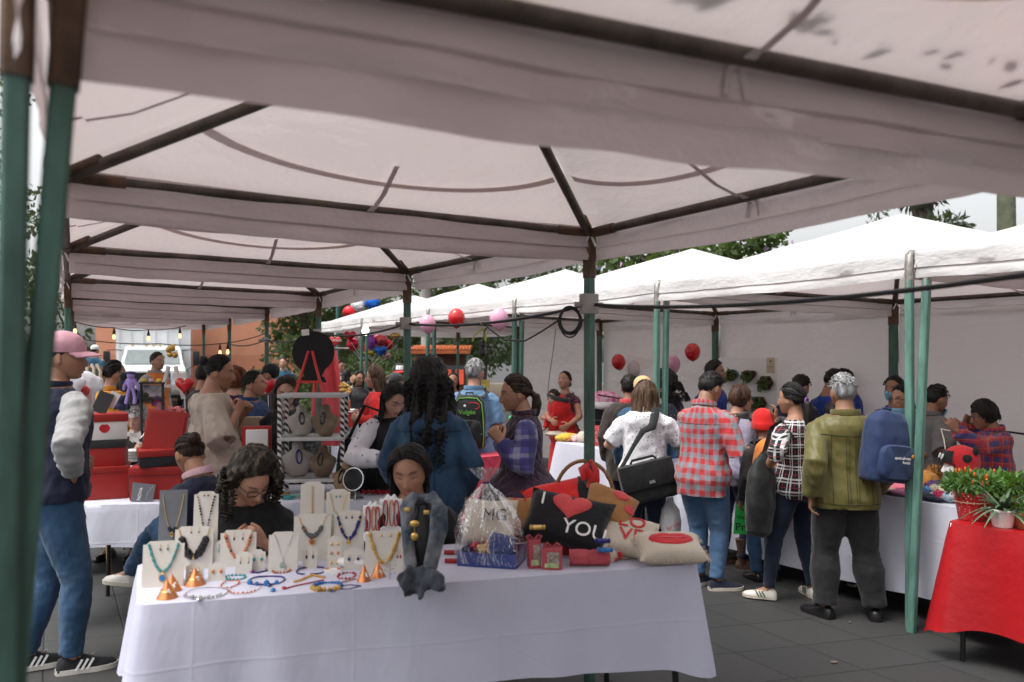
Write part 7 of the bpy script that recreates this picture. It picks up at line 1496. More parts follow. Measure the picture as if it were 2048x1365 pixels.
pot(1217, 4.80, .04, .06, POTB, "small green sprout in a pot beside the polka bag", 'bush', 60, .03, .07, 1); pot(1345, 4.82, .045, .07, POTB, "small plant in a blue pot left of the plaid shirt", 'bush', 70, .03, .06, 2); pot(1356, 4.9, .05, .06, mat("wood_pot", (.35, .2, .08)), "small plant in a wooden pot left of the plaid shirt", 'bush', 70, .03, .05, 3)
# vertical garden board on the back wall
bq = at(1495, 790, 8.75); o = empty('planter_board', bq, R(-24), "white board hung with small planters behind the glasses woman", "planter board"); b = MB(); b.box((0, 0, -.22), (.62, .03, 1.25)); b.build('panel', WHITEC, o); b = MB(); b.box((.245, -.018, .325), (.085, .004, .17)); tg = b.build('label_card', mat("kraft_label", (.55, .45, .30)), o); lettering("MI JARDIN", .017, BLACKC, tg, Matrix.Translation((.245, -.0215, .31))@Matrix.Rotation(PI/2, 4, 'X'), ext=.0004)
b = MB(); b.ball((.245, -.022, .37), (.014, .003, .010), 8); b.build('leaf_mark', mat("green_print", (.08, .22, .06)), tg)
PM = mat("wine_planter", (.10, .03, .03), .5); PT = mat("teal_planter", (.02, .14, .15), .5)
for i, (x, z_, mm, kd, lb) in enumerate(((-.16, .22, PT, 0, "teal planter at the upper left of the white board"), (.03, .215, PM, 1, "wine red heart planter at the top of the white board"), (.20, .135, PM, 2, "wine red hexagon planter under the kraft label"), (.13, -.09, PM, 2, "wine hexagon planter in the middle of the white board"), (.03, -.07, PT, 0, "teal planter in the middle of the white board"), (.10, -.30, PM, 0, "planter in the lower row of the white board"), (.0, -.30, PT, 0, "teal planter in the lower row of the white board"), (.05, -.47, PM, 0, "planter at the bottom of the white board"))):
    q = Matrix.Rotation(R(-24), 3, 'Z'); p = bq+q@Vector((x, -.02, z_)); pl = empty('wall_planter', p, R(-24), lb, 'planter', 'wall planters'); out = heart(.078, 24) if kd == 1 else ([(math.cos(t)*.085, math.sin(t)*.085) for t in np.linspace(0, 2*PI, 6, endpoint=False)] if kd == 2 else [(math.cos(t)*.07, math.sin(t)*.06) for t in np.linspace(0, 2*PI, 14, endpoint=False)])
    b = MB(); rows = [[Vector((x_*k, -d_, y_*k)) for x_, y_ in out] for k, d_ in ((1, 0), (1, .07), (.86, .07), (.8, .04))]; b.grid(rows, closed=True); b.build('pot', mm, pl, ang=30); b = MB(); b.prism([(x_*.84, y_*.84) for x_, y_ in out], .01, Matrix.Translation((0, -.045, 0))@Matrix.Rotation(PI/2, 4, 'X')); b.build('soil', MATS["soil"], pl); link('foliage', leaves(130, [((-.02, -.09, .0), (.06, .035, .055)), ((-.04, -.09, -.05), (.035, .03, .03))], .035, np.random.default_rng(i), .6, .2), leafmat("jade_leaf", (.085, .12, .035)), pl)
# green paper sign on the hats table
gs_ = onr(1487, 4.60, .62); gs_.y -= .0; o = empty('price_sign', at(1488, 1040, gs_.y-.06), R(-22), "bright green handwritten paper sign on the white cloth", "sign"); b = MB(); b.prism([(-.08, -.115), (.10, -.10), (.11, .10), (-.06, .115)], .002, Matrix.Rotation(PI/2, 4, 'X')); b.build('paper', mat("green_paper", (.04, .62, .10), .7, var=.04), o); lettering("mon c", .05, BLACKC, o, Matrix.Translation((.01, -.0035, .02))@Matrix.Rotation(PI/2, 4, 'X'), ext=.0006); lettering("Prov", .085, BLACKC, o, Matrix.Translation((.015, -.0035, -.055))@Matrix.Rotation(PI/2, 4, 'X')@Matrix.Rotation(.06, 4, 'Z'), ext=.0006)
# potted plants on the red oilcloth
def onred(px, t):
    a = Vector((2.40+.56*t, 4.39+.42*t, 0)); d = Vector((.6, -.8, 0)); k = (px-CX)/F; u = (k*a.y-a.x)/(d.x-k*d.y); p = a+d*u; p.z = ZT+.002; return p
p = onred(1942, .24); o = pot(0, 0, .085, .15, DOTR, "leafy plant wrapped in red and white dotted cloth", 'bush', 620, .042, .10, 11, p, leafmat("pepper_leaf", (.07, .17, .03)), asp=.45); b = MB(); [b.ball((RJ.uniform(-.13, .13), RJ.uniform(-.12, .02), .19+RJ.uniform(0, .10)), (.006, .006, .014), 6) for _ in range(16)]; b.build('chilli', mat("chilli_orange", (.62, .12, .02), .3), o); b = MB(); b.tube([(math.cos(t)*.089, math.sin(t)*.089, .10) for t in np.linspace(0, 2*PI, 24, endpoint=False)], .003, 5, close=True); b.tube([(.02, -.09, .10), (.03, -.10, .07), (.015, -.105, .04), (.05, -.11, .02)], .003, 5); b.build('twine', mat("twine", (.55, .42, .25), .9), o)
pot(0, 0, .062, .095, mat("white_ceramic", (.74, .70, .66), .25, bump=.02), "spiky succulent with arching leaves in a round white pot", 'spike', 40, .20, 0, 12, onred(2005, .12), leafmat("aloe_leaf", (.10, .17, .09), .2)); TERRA = mat("terracotta_pot", (.38, .12, .05), .8)
o = pot(0, 0, .06, .085, TERRA, "terracotta pot with tiny pale violet flowers at the edge", 'bush', 240, .04, .07, 13, onred(2052, .20), leafmat("pepper_leaf", (.07, .17, .03))); b = MB(); [b.tube([Vector((.0, -.05, .17)), Vector((.0, -.05, .17))+Vector((math.cos(t)*.03, -.012, math.sin(t)*.03))], [.004, .008], 6) for t in np.linspace(0, 2*PI, 10, endpoint=False)]; b.build('flower', mat("pale_violet", (.62, .58, .75), .6), o)
pot(0, 0, .085, .12, TERRA, "big bushy pepper plant behind the white pot", 'bush', 900, .045, .11, 14, onred(2010, .62), leafmat("bright_leaf", (.10, .24, .03)), asp=.4); pot(0, 0, .08, .11, TERRA, "bushy green plant behind the dotted pot", 'bush', 700, .045, .10, 15, onred(1955, .70), MATS["leaf_bright_leaf"] if "leaf_bright_leaf" in MATS else MATS["bright_leaf"], asp=.4); pot(0, 0, .07, .11, TERRA, "dark leafed plant at the far right edge of the red table", 'bush', 300, .05, .16, 16, onred(2090, .5), leafmat("dark_leaf", (.02, .035, .02)))
# cartons and counter goods behind the vest woman
o = empty('wood_rack', onr(1012, 5.15, ZT), 0, "small wooden rack behind the quilted vest woman", "rack"); b = MB(); [b.box((x, 0, .16), (.02, .1, .32)) for x in (-.06, .06)]; [b.box((0, 0, z_), (.12, .1, .014)) for z_ in (.08, .2, .31)]; b.build('rack', WOOD, o)
for i, (z_, c) in enumerate(((.05, (.03, .05, .28)), (.14, (.05, .42, .20)), (.24, (.10, .45, .40)))): b = MB(); [b.ball((RJ.uniform(-.04, .04), RJ.uniform(-.02, .02), RJ.uniform(-.03, .03)), (.032, .02, .028), 8) for _ in range(9)]; tag(b.build('ribbon_bow', mat("bow%d" % i, c, .4), loc=onr(1027, 4.9, ZT+z_)), ["blue ribbon bow lowest beside the wooden rack", "green ribbon bow in the middle beside the wooden rack", "teal ribbon bow on top beside the wooden rack"][i], "bow", "ribbon bows by the rack")
b = MB(); b.box((0, 0, 0), (.14, .01, .12)); tag(b.build('notice', mat("yellow_notice", (.55, .45, .10), .7, var=.5, vscale=20), loc=at(971, 768, 11.8), rot=(0, 0, R(-24))), "yellow notice on the back wall beside the grey haired man", "notice")
b = MB(); b.tube([at(1195, 790, 9.0)-at(1195, 790, 9.0), at(1225, 795, 8.9)-at(1195, 790, 9.0), at(1290, 808, 8.6)-at(1195, 790, 9.0)], .009, 6); tag(b.build('wire', CAB, loc=at(1195, 790, 9.0)), "black wire sagging along the back wall behind the polka shirt woman", "cable")
cable('wire', "thin black wire hanging down the back wall beside the baby", [at(1113, 640, 11.4), at(1108, 690, 11.3), at(1098, 760, 11.2), at(1095, 800, 11.0)], .005, .0)
o = empty('plastic_bag', at(1341, 1040, 6.1), 0, "white plastic shopping bag with red letters by the plaid man's leg", "plastic bag"); b = MB(); b.lathe([(.02, -.14), (.07, -.12), (.085, -.02), (.07, .08), (.03, .14), (.02, .17)], seg=20); me = b.mesh('x'); wrinkle(me, .012, 3, .06); link('bag', me, mat("white_poly", (.66, .66, .66), .35, bump=.5, bscale=14, bdist=.03), o); lettering("farasa", .045, mat("red_print", (.45, .02, .03)), o, Matrix.Translation((.0, -.095, -.03))@Matrix.Rotation(PI/2, 4, 'X')@Matrix.Rotation(.5, 4, 'Z'), ext=.001)
cable('yarn', "loose cream yarn held by the red and blue plaid woman", [at(1900, 862, 5.35), at(1882, 858, 5.4), at(1888, 880, 5.35), at(1893, 915, 5.3), at(1885, 945, 5.3)], .0035, .01, 'yarn').data.materials[0] = MATS["cotton_rope"]
cable('wire', "black cable running across the back wall beside the grey hoodie boy", [at(1870, 845, 6.4), at(1960, 857, 6.2), at(2060, 870, 6.0)], .008, .0)
# ================================================================ the crowd
JN = cloth("jeans_mid", (.030, .075, .150), 'jeans', ((.065, .13, .22),)); JD = cloth("jeans_dark", (.010, .016, .034), 'jeans', ((.02, .03, .06),)); JL = cloth("jeans_light", (.055, .12, .23), 'jeans', ((.12, .21, .34),)); BLKC = cloth("black_cotton", (.013, .013, .015)); NVY = cloth("navy_wool", (.010, .012, .032)); GRY = cloth("grey_jersey", (.30, .30, .30)); DEN = cloth("denim_shirt", (.018, .050, .100), 'jeans', ((.035, .085, .15),)); SKY = cloth("chambray", (.13, .235, .38)); QLT = cloth("quilted_plum", (.045, .022, .042), 'quilt', per=.075, bump=.8)
PPL = cloth("purple_plaid", (.075, .065, .23), 'plaid', (((.28, .27, .33), .22, 0, .55), ((.03, .025, .10), .35, .45, .7)), per=.10); GNG = cloth("red_grey_check", (.20, .245, .27), 'gingham', ((.44, .035, .04),), per=.072); BWP = cloth("black_white_plaid", (.012, .012, .016), 'plaid', (((.68, .66, .66), .13, 0, .85), ((.68, .66, .66), .10, .24, .7), ((.35, .03, .05), .05, .62, .8)), per=.078); RBP = cloth("red_blue_plaid", (.055, .05, .15), 'plaid', (((.36, .028, .035), .42, 0, .75), ((.50, .12, .05), .07, .70, .7)), per=.065)
DOT = cloth("white_dotted", (.70, .69, .72), 'dots', ((.05, .05, .07), .17), per=.030, var=.04); BIRD = cloth("white_printed", (.62, .60, .64), 'dots', ((.10, .10, .14), .16), per=.045, var=.05); OLV = cloth("olive_satin", (.115, .10, .028), rough=.42, bump=.22); BEIG = cloth("beige_linen", (.42, .36, .30), bump=.6); MUST = cloth("mustard_wool", (.52, .22, .015), 'knit'); BLU2 = cloth("royal_blue_tee", (.012, .040, .24)); LAV = cloth("lavender_knit", (.23, .22, .29)); SHAWL = cloth("navy_shawl", (.020, .045, .115), bump=.7); REDJ = cloth("red_jacket", (.55, .018, .018)); DRKT = cloth("charcoal_wool", (.045, .043, .045), rough=.9); ORG = cloth("orange_tee", (.60, .17, .04)); WHT = cloth("white_polo", (.70, .70, .70), var=.04); CRMJ = cloth("cream_jacket", (.50, .47, .43)); BRNJ = cloth("brown_jacket", (.035, .028, .024)); HOOD = cloth("grey_hoodie", (.13, .12, .12)); TEAL = cloth("teal_jacket", (.02, .07, .12)); NVD = cloth("navy_speckled", (.016, .016, .032), 'dots', ((.3, .3, .36), .12), per=.03); EMB = cloth("embroidered", (.02, .02, .022), 'marble', ((.24, .05, .10), 30)); PURP = cloth("dark_purple", (.035, .012, .05))
SHB = mat("black_leather_shoe", (.010, .010, .011), .28, bump=.1); SHW = mat("white_leather_shoe", (.60, .57, .52), .5, var=.15); SOLE = mat("pale_rubber", (.55, .50, .42), .7); SHN = cloth("navy_canvas_shoe", (.014, .018, .035)); BOOT = mat("brown_leather", (.09, .045, .028), .6, var=.4); KNITS = cloth("black_mesh_shoe", (.016, .016, .018)); MASKM = cloth("mask_blue", (.16, .36, .48), rough=.9, var=.05)
B = lambda m, **k: dict(m=m, **k); sh = lambda m, s=None, **k: dict(m=m, sole=s or m, **k)
gP = "people in the market"
def stool(x, y, z, label):
    o = empty('stool', (x, y, 0), 0, label, 'stool', 'stools behind the stalls'); b = MB(); b.lathe([(.15, z-.03), (.16, z-.02), (.16, z-.004), (.15, z)], seg=20); b.build('seat', BLACKC, o)
    for a in range(4): b = MB(); b.tube([(math.cos(a*PI/2+.8)*.12, math.sin(a*PI/2+.8)*.12, z-.02), (math.cos(a*PI/2+.8)*.17, math.sin(a*PI/2+.8)*.17, 0)], .012, 8); b.build('leg', STEEL, o)
# --- left foreground and seated sellers
p = person(110, 4.22, 58, dict(m=NVY, sm=GRY, hem=.505, g=.020, collar=NVY, name='jacket', wr=.009), py=663, sex='m', skin=0, hair=('short',), hm=H_BLACK, bottom=B(JN, w=1.02), shoes=sh(KNITS, SHW, stripe=WHITE), R_=dict(p=(146, 944, 4.08), pole=(1, -.25, -.6)), L_=dict(p=(150, 925, 4.32), pole=(-.9, -1, -.4)), feet=[(.07, .09, 4), (-.09, -.12, -2)], label="tall man in a pink cap with grey sleeves and jeans at the left edge", seed=11, locks=False, lod=2, build=1.1, head=(14, 4), twist=30)
cap_on(p, cloth("pink_cap", (.52, .27, .33), rough=.8), up=4)
p = person(492, 3.86, 160, dict(m=BLKC, sleeve=.82, hem=.46, g=.022), py=898, H=1.56, sit=True, skin=3, hair=('curly', .05), hm=H_STREAK, bottom=B(JD), shoes=sh(SHB), L_=dict(p=(528, 1086, 3.62), pole=(-.8, -.3, -.8)), R_=dict(p=(470, 1092, 3.62), pole=(.8, -.3, -.8)), feet=[(.1, .42), (-.1, .42)], head=(-24, 34), lean=12, glasses='on', eyes='down', label="seated curly haired woman in black with glasses, bending over her work", seed=12, lod=2, build=1.12)
b = MB(); o, q = p['spine'](.83); o2, _ = p['spine'](.66); P = [o+q@Vector((math.sin(t)*.075, .06+.06*math.cos(t*.5), -.02+(-.19+.0)*math.cos(t*.5)**2)) for t in np.linspace(-PI, PI, 24)]; b.tube(P, .0018, 5, close=False); b.build('necklace', GOLD, p['root']); b = MB(); c = P[12]; b.ball(c+Vector((0, .012, -.03)), (.018, .008, .03), 12); b.build('pendant', bead("amethyst", (.28, .10, .26)), p['root'])
stool(p['M'].translation.x, 3.86, .42, "stool under the woman in black with glasses")
p = person(418, 4.42, -62, dict(m=NVY, collar=cloth("pink_collar", (.55, .36, .40)), hem=.48, g=.02), py=866, H=1.58, sit=True, skin=0, hair=('bun', .03), hm=H_DARK, bottom=B(JN), shoes=sh(SHW, SOLE), R_=dict(p=(400, 1040, 4.6)), L_=dict(p=(360, 1040, 4.4)), feet=[(.05, .48, 10, .40), (-.12, .50, -10, .36)], head=(20, 22), lean=16, label="seated person in a navy sweater with a pink collar, back turned", seed=13)
stool(p['M'].translation.x, 4.42, .42, "stool under the navy sweater sitter")
p = person(826, 3.98, 178, dict(m=BLKC, hem=.46, g=.016), py=882, H=1.72, sit=True, skin=0, hair=('bob', .17), hm=H_BLACK, bottom=B(JD), shoes=sh(SHB), R_=dict(p=(792, 1110, 3.80)), L_=dict(p=(872, 1105, 3.80)), feet=[(.1, .42), (-.1, .42)], head=(4, 15, 4), lean=6, eyes='down', label="seated woman in black with straight shoulder length hair, looking down", seed=14, lod=2)
stool(p['M'].translation.x, 4.04, .42, "stool under the straight haired seated seller")
# --- middle group
person(858, 4.85, -6, dict(m=DEN, hem=.44, g=.024, loose=1.12, collar=DEN, wr=.009), py=728, skin=1, hair=('curly', .36), bottom=B(JD), shoes=sh(SHB), R_=dict(p=(932, 985, 4.95), pole=(.6, -1, 0)), L_=dict(p=(790, 960, 5.1)), label="woman in a dark denim shirt with long black curly hair, back turned", seed=15, lod=2, build=1.16)
p = person(1046, 5.0, -98, dict(m=QLT, sm=PPL, hem=.455, g=.024, flare=.9, name='vest', collar=QLT, wr=.005), py=746, skin=0, hair=('pony', .17), hm=H_DARK, bottom=B(JD, ank=.9), shoes=sh(SHB), L_=dict(p=(1003, 884, 4.80), pole=(-.3, -.9, -.7)), R_=dict(p=(998, 880, 4.98), pole=(.4, -.8, -.7)), head=(0, 10), label="woman in a quilted plum vest over purple plaid sleeves, hands clasped", seed=16, lod=2, build=1.06)
p = person(948, 7.2, 8, dict(m=SKY, sleeve=.45, sg=.018, hem=.44, collar=SKY, g=.022), py=716, sex='m', skin=3, hair=('short',), hm=H_GREY, bottom=B(JN), shoes=sh(SHB), R_=dict(p=(994, 905, 7.3), pole=(.5, -1, 0)), L_=None, glasses='on', head=(12, 0), label="grey haired man in a light blue shirt wearing a black backpack", seed=17)
def backpack(info, label, c, w_, d, h, m, trim=None, panel=None, roll=0, yaw=0, strap=None, shoulders=(1, -1), pocket=None, pitch=0):
    o = worn(info, 'backpack', label, 'backpack'); M = Matrix.Translation(c)@Matrix.Rotation(R(yaw), 4, 'Z')@Matrix.Rotation(R(roll), 4, 'Y')@Matrix.Rotation(R(pitch), 4, 'X'); b = MB(); b.M = M; rg = []
    for z_, k, kd in ((-.5, .86, .75), (-.47, .97, .95), (-.2, 1.0, 1.05), (.15, .97, 1.0), (.36, .88, .8), (.46, .68, .55), (.5, .45, .35)):
        rg.append([Vector((math.copysign(abs(math.cos(a))**.55, math.cos(a))*w_/2*k, math.copysign(abs(math.sin(a))**.6, math.sin(a))*d/2*kd, z_*h)) for a in np.linspace(0, 2*PI, 28, endpoint=False)])
    b.rings(rg); me = remesh(b.mesh('x', False), .011, 2); wrinkle(me, .007, int(w_*1000), .10, .6); link('body', me, m, o)
    if pocket: b = MB(); b.M = M; b.rings([[Vector((math.copysign(abs(math.cos(a))**.5, math.cos(a))*w_*.40*k, -d*.50-y_, -.20*h+math.copysign(abs(math.sin(a))**.5, math.sin(a))*h*.24*k)) for a in np.linspace(0, 2*PI, 26, endpoint=False)] for y_, k in ((-.03, 1), (.012, 1), (.022, .93), (.022, .1))]); b.build('pocket', pocket, o, ang=50)
    if trim:
        b = MB(); b.M = M
        for s_ in (1, -1): b.tube([Vector((s_*w_*x_, -d*.52*y_, z_*h)) for x_, y_, z_ in ((.44, .75, -.47), (.47, .85, -.2), (.45, .85, .1), (.40, .72, .34), (.26, .60, .43), (0, .62, .44))], .0045, 6)
        b.tube([Vector((x_*w_, -d*.56, -.22*h)) for x_ in (-.44, -.2, .2, .44)], .003, 6); b.build('piping', trim, o)
    for s_ in shoulders:
        S = info['sh'][s_]; H = info['H']; oo, q = info['spine'](.80); b = MB(); t = M@Vector((s_*w_*.28, d*.4, h*.44)); bt = M@Vector((s_*w_*.42, d*.45, -h*.36)); xs = S.x*.62
        b.tube([t, Vector((xs, oo.y-.075, S.z+.035)), Vector((xs, oo.y-.01, S.z+.075)), Vector((xs*1.05, oo.y+.075, S.z+.02)), Vector((xs*1.25, oo.y+.11, S.z-.12)), Vector((xs*1.6, oo.y+.03, S.z-.28)), bt], [(.030, .006)]*4+[(.022, .005), (.014, .004), (.012, .004)], 8, hint=(1, 0, 0)); b.build('strap', strap or m, o)
    b = MB(); b.M = M; b.tube([(-.035, d*.2, h*.44), (-.03, d*.1, h*.53), (.03, d*.1, h*.53), (.035, d*.2, h*.44)], .007, 6); b.build('top_loop', strap or m, o)
    return o, M
BPB = cloth("backpack_black", (.012, .013, .013), rough=.6); GRN = mat("lime_piping", (.14, .42, .05), .5); BPN = cloth("backpack_navy", (.016, .030, .085), rough=.7)
o, M = backpack(p, "black backpack with lime green piping on the grey haired man", (0.0, -.225, 1.10), .30, .15, .47, BPB, GRN, pocket=BPB)
lettering("Vulgén", .055, GRN, o, M@Matrix.Translation((.0, -.098, .085))@Matrix.Rotation(PI/2, 4, 'X'), ext=.001); b = MB(); b.M = M; b.tube([(-.0+.06*math.cos(t)+.05, -.098, .14+.03*math.sin(t)) for t in np.linspace(-1.2, 2.2, 10)], .004, 5); b.build('red_swoosh', FELT_R, o); b = MB(); b.M = M; b.ball((-.02, -.098, .14), (.011, .004, .011), 10); b.build('white_dot', WHITE, o)
p = person(772, 5.45, 138, dict(m=BLKC, sm=BIRD, hem=.47, g=.018, name='vest', sg=.012), py=760, skin=2, hair=('long', .40), bottom=B(JL), shoes=sh(SHB), R_=dict(p=(764, 920, 5.05), pole=(.8, -.5, -.5), pose='pinch'), L_=dict(p=(812, 935, 5.1)), head=(4, 30), lean=8, eyes='down', label="long haired woman in a printed white blouse reaching over the table", seed=18, lod=2)
o = worn(p, 'shoulder_bag', "black shoulder bag behind the printed blouse woman", 'bag'); b = MB(); b.ball((.20, -.16, .90), (.07, .13, .22), 16); me = b.mesh('x'); wrinkle(me, .014, 2, .1); link('bag', me, BPB, o); b = MB(); b.tube([(.2, -.2, 1.05), (.12, -.08, 1.33), (.1, .08, 1.30)], [(.012, .004)]*3, 6); b.build('strap', BPB, o)
person(757, 8.0, -84, dict(m=REDJ, hem=.45, g=.024, loose=1.1), py=729, skin=2, hair=('long', .40), hm=H_BROWN, bottom=B(JN), shoes=sh(SHB), L_=dict(p=(718, 838, 7.8)), R_=dict(p=(722, 832, 8.05)), glasses='on', label="brown haired woman with glasses in a bright red jacket", seed=19)
person(716, 12.0, 158, dict(m=DRKT, hem=.47, g=.02, collar=DRKT, name='jacket'), py=741, skin=0, hair=('long', .14), bottom=B(BLKC), shoes=sh(SHN, SOLE), R_=dict(p=(704, 766, 11.8), pole=(1, -.1, -.6), pose='relax', dir=(-.3, .2, 1)), glasses='on', head=(-14, 4), label="woman in a black jacket and glasses with a hand at her ear", seed=20, lod=1)
person(906, 10.5, 176, dict(m=GRY, hem=.46), py=743, skin=0, hair=('long', .2), bottom=B(JD), shoes=sh(SHB), label="woman whose face shows left of the light blue shirt", seed=21, lod=0)
p = person(797, 11.0, 160, dict(m=DRKT, hem=.46), py=727, sex='m', skin=0, bottom=B(JD), shoes=sh(SHB), glasses='on', label="man with glasses in a black, white and red cap", seed=22, locks=False, lod=0); cap_on(p, BLKC, REDJ, panel=WHT)
p = person(789, 9.6, 20, dict(m=GRY, hem=.46), py=745, sex='m', skin=0, bottom=B(JD), shoes=sh(SHB), label="man in a dark grey cap below the red brimmed cap", seed=23, locks=False, lod=0); cap_on(p, DRKT)
person(574, 5.95, 172, dict(m=BLKC, hem=.46, g=.018), py=748, skin=2, hair=('long', .38), hm=H_DARK, bottom=B(JD), shoes=sh(SHB), head=(-6, 20), glasses='on', eyes='down', R_=dict(p=(560, 960, 5.75)), L_=dict(p=(610, 960, 5.75)), label="long haired woman with glasses looking down behind the display case", seed=24, lod=2)
person(500, 6.75, 82, dict(m=SHAWL, hem=.44, g=.035, loose=1.3, sg=.035, name='shawl', wr=.014, collar=SHAWL), py=738, skin=0, hair=('tight',), bottom=B(JD), shoes=sh(SHB), R_=dict(p=(530, 850, 6.6), pole=(.6, -.7, -.6)), L_=dict(p=(525, 860, 6.9)), label="woman wrapped in a navy blue shawl, in profile", seed=25, build=1.1)
person(468, 7.6, 12, dict(m=PURP, hem=.46, g=.022), py=731, skin=2, hair=('bob', .09), hm=H_RED, bottom=B(JD), shoes=sh(SHB), label="auburn haired woman in dark purple seen from behind", seed=26, build=1.1)
p = person(424, 5.75, 66, dict(m=BEIG, sleeve=.56, sg=.034, cuff=True, hem=.49, flare=.9, g=.026, loose=1.12, wr=.011, name='blouse'), py=707, skin=0, hair=('bun', .035), bottom=B(JN), shoes=sh(SHB), R_=dict(p=(474, 826, 5.62), pole=(.4, -.7, -.8)), L_=dict(p=(486, 828, 5.95), pole=(-.4, -.7, -.8)), head=(10, 10), label="woman in a loose beige blouse with her hair in a bun", seed=27, lod=2, build=1.16)
b = MB(); o, q = p['spine'](.60); b.tube([o+q@Vector((math.cos(a)*.178, math.sin(a)*.135-.005, .01*math.sin(a))) for a in np.linspace(0, 2*PI, 28, endpoint=False)], [(.010, .006)]*28, 6, close=True); [b.tube([o+q@Vector((.05, -.140, 0)), o+q@Vector((.05+s_*.04, -.165, -.01)), o+q@Vector((.05+s_*.09, -.155, -.05))], [(.010, .004), (.016, .005), (.008, .002)], 6) for s_ in (1, -1)]; b.build('waist_tie', BLKC, p['root'])
person(222, 7.3, 38, dict(m=MUST, hem=.45, g=.03, loose=1.2, wr=.010, sg=.015, collar=MUST), py=718, skin=0, hair=('bun', -.01), bottom=B(JD), shoes=sh(SHB), R_=dict(p=(262, 800, 7.4), pole=(.8, -.5, -.6)), L_=dict(p=(225, 820, 7.6)), label="woman in a mustard yellow sweater with dark hair in a bun", seed=28, build=1.2)
p = person(287, 7.0, 180, dict(m=BLKC, hem=.46, g=.018), py=800, H=1.6, sit=True, skin=2, hair=('bob', .05, 1), hm=H_SILVER, bottom=B(JD), shoes=sh(SHB), R_=dict(p=(270, 905, 6.7)), L_=dict(p=(315, 905, 6.7)), feet=[(.1, .4), (-.1, .4)], head=(-6, 22), lean=14, glasses='up', eyes='down', label="seated silver haired lady with glasses pushed up on her hair", seed=29, lod=2, build=1.1); stool(p['M'].translation.x, 7.0, .52, "stool under the silver haired lady")
person(311, 11.2, 112, dict(m=ORG, sm=GRY, hem=.46, g=.02, collar=GRY), py=704, sex='m', skin=3, hair=('short',), hm=H_DARK, bottom=B(JD), shoes=sh(SHB), stub=.9, label="bearded man in a grey and orange shirt before the truck", seed=30, lod=1, build=1.1)
p = person(188, 20, 10, dict(m=TEAL, sleeve=.4, hem=.46), py=690, sex='m', skin=0, bottom=B(JN), shoes=sh(SHB), label="distant man in a dark tee and white cap at the building corner", seed=31, locks=False, lod=0, build=1.15); cap_on(p, WHT)
p = person(546, 9.3, -76, dict(m=DRKT, hem=.46), py=727, sex='m', skin=0, bottom=B(JD), shoes=sh(SHB), label="man in a black cap in profile by the ochre wall", seed=32, locks=False, lod=1); cap_on(p, BLKC)
person(567, 17.5, 178, dict(m=TEAL, hem=.46, collar=GRY, name='jacket'), py=714, sex='m', skin=3, bottom=B(JD), shoes=sh(SHB), label="distant man in a blue jacket facing the camera by the ochre wall", seed=33, lod=0)
person(678, 15, 128, dict(m=WHT, sleeve=.42, hem=.48, collar=WHT), py=720, sex='m', skin=0, bottom=B(JN), shoes=sh(SHB), R_=dict(p=(690, 800, 14.8)), label="man in a white polo shirt looking over his shoulder", seed=34, lod=0)
p = person(667, 15.8, 40, dict(m=SKY, hem=.48), py=726, sex='m', skin=0, bottom=B(JN), shoes=sh(SHB), label="person in light blue hidden behind the white polo man", seed=35, locks=False, lod=0); cap_on(p, SKY)
p = person(692, 13.2, 14, dict(m=CRMJ, hem=.42, g=.025, name='jacket'), py=737, skin=0, hair=('long', .34), bottom=B(CRMJ), shoes=sh(SHB), label="woman in a cream jacket with long dark hair, back turned", seed=36, lod=0); o = worn(p, 'shoulder_bag', "dark bag on the cream jacket woman's hip", 'bag'); b = MB(); b.ball((-.2, -.05, .92), (.06, .10, .15), 12); b.build('bag', BPB, o); b = MB(); b.tube([(-.2, -.05, 1.0), (-.1, -.12, 1.25), (.05, 0, 1.33)], .008, 6); b.build('strap', BPB, o)
person(734, 14.2, 176, dict(m=NVD, hem=.46), py=716, sex='m', skin=1, bottom=B(JD), shoes=sh(SHB), label="man half hidden behind the green tent post near the foil balloons", seed=37, lod=0)
person(404, 8.7, 20, dict(m=DRKT, hem=.46), py=728, skin=0, hair=('short',), bottom=B(JD), shoes=sh(SHB), label="dark head just visible left of the beige blouse woman", seed=38, lod=0)
# --- right hand stalls
p = person(1130, 9.4, -152, dict(m=EMB, sleeve=.22, sg=.01, hem=.5, g=.014), py=741, skin=3, hair=('bun', -.045), bottom=B(JD), shoes=sh(SHB), skirt=REDJ, L_=dict(p=(1138, 850, 9.0), pole=(-.9, -.2, -.7), pose='relax'), R_=dict(p=(1103, 842, 9.1), pole=(.9, -.2, -.7), pose='relax'), head=(6, -12), label="woman in a red wrap gazing up with a baby on her chest", seed=40, lod=2)
o = worn(p, 'baby_carrier', "red baby carrier with a grey hood worn by the gazing woman", 'baby carrier'); b = MB(); b.ball((0, .17, 1.08), (.15, .115, .15), 18); b.ball((0, .10, .92), (.19, .12, .17), 18); b.ball((0, .05, .76), (.20, .15, .16), 16); me = remesh(b.mesh('x', False), .013, 3); wrinkle(me, .012, 5, .09, .6); link('pouch', me, REDJ, o); b = MB(); b.tube([(math.cos(t)*.125, .19+math.sin(t)*.075, 1.19+.03*math.cos(t)) for t in np.linspace(0, 2*PI, 20, endpoint=False)], [(.03, .018)]*20, 8, close=True); b.build('hood', DRKT, o); b = MB()
for s_ in (1, -1): S = p['sh'][s_]; b.tube([(s_*.13, .16, 1.10), (s_*.12, .12, S.z+.0), (s_*.10, .0, S.z+.065), (s_*.09, -.1, S.z)], [(.030, .007)]*4, 8)
b.build('strap', DRKT, o)
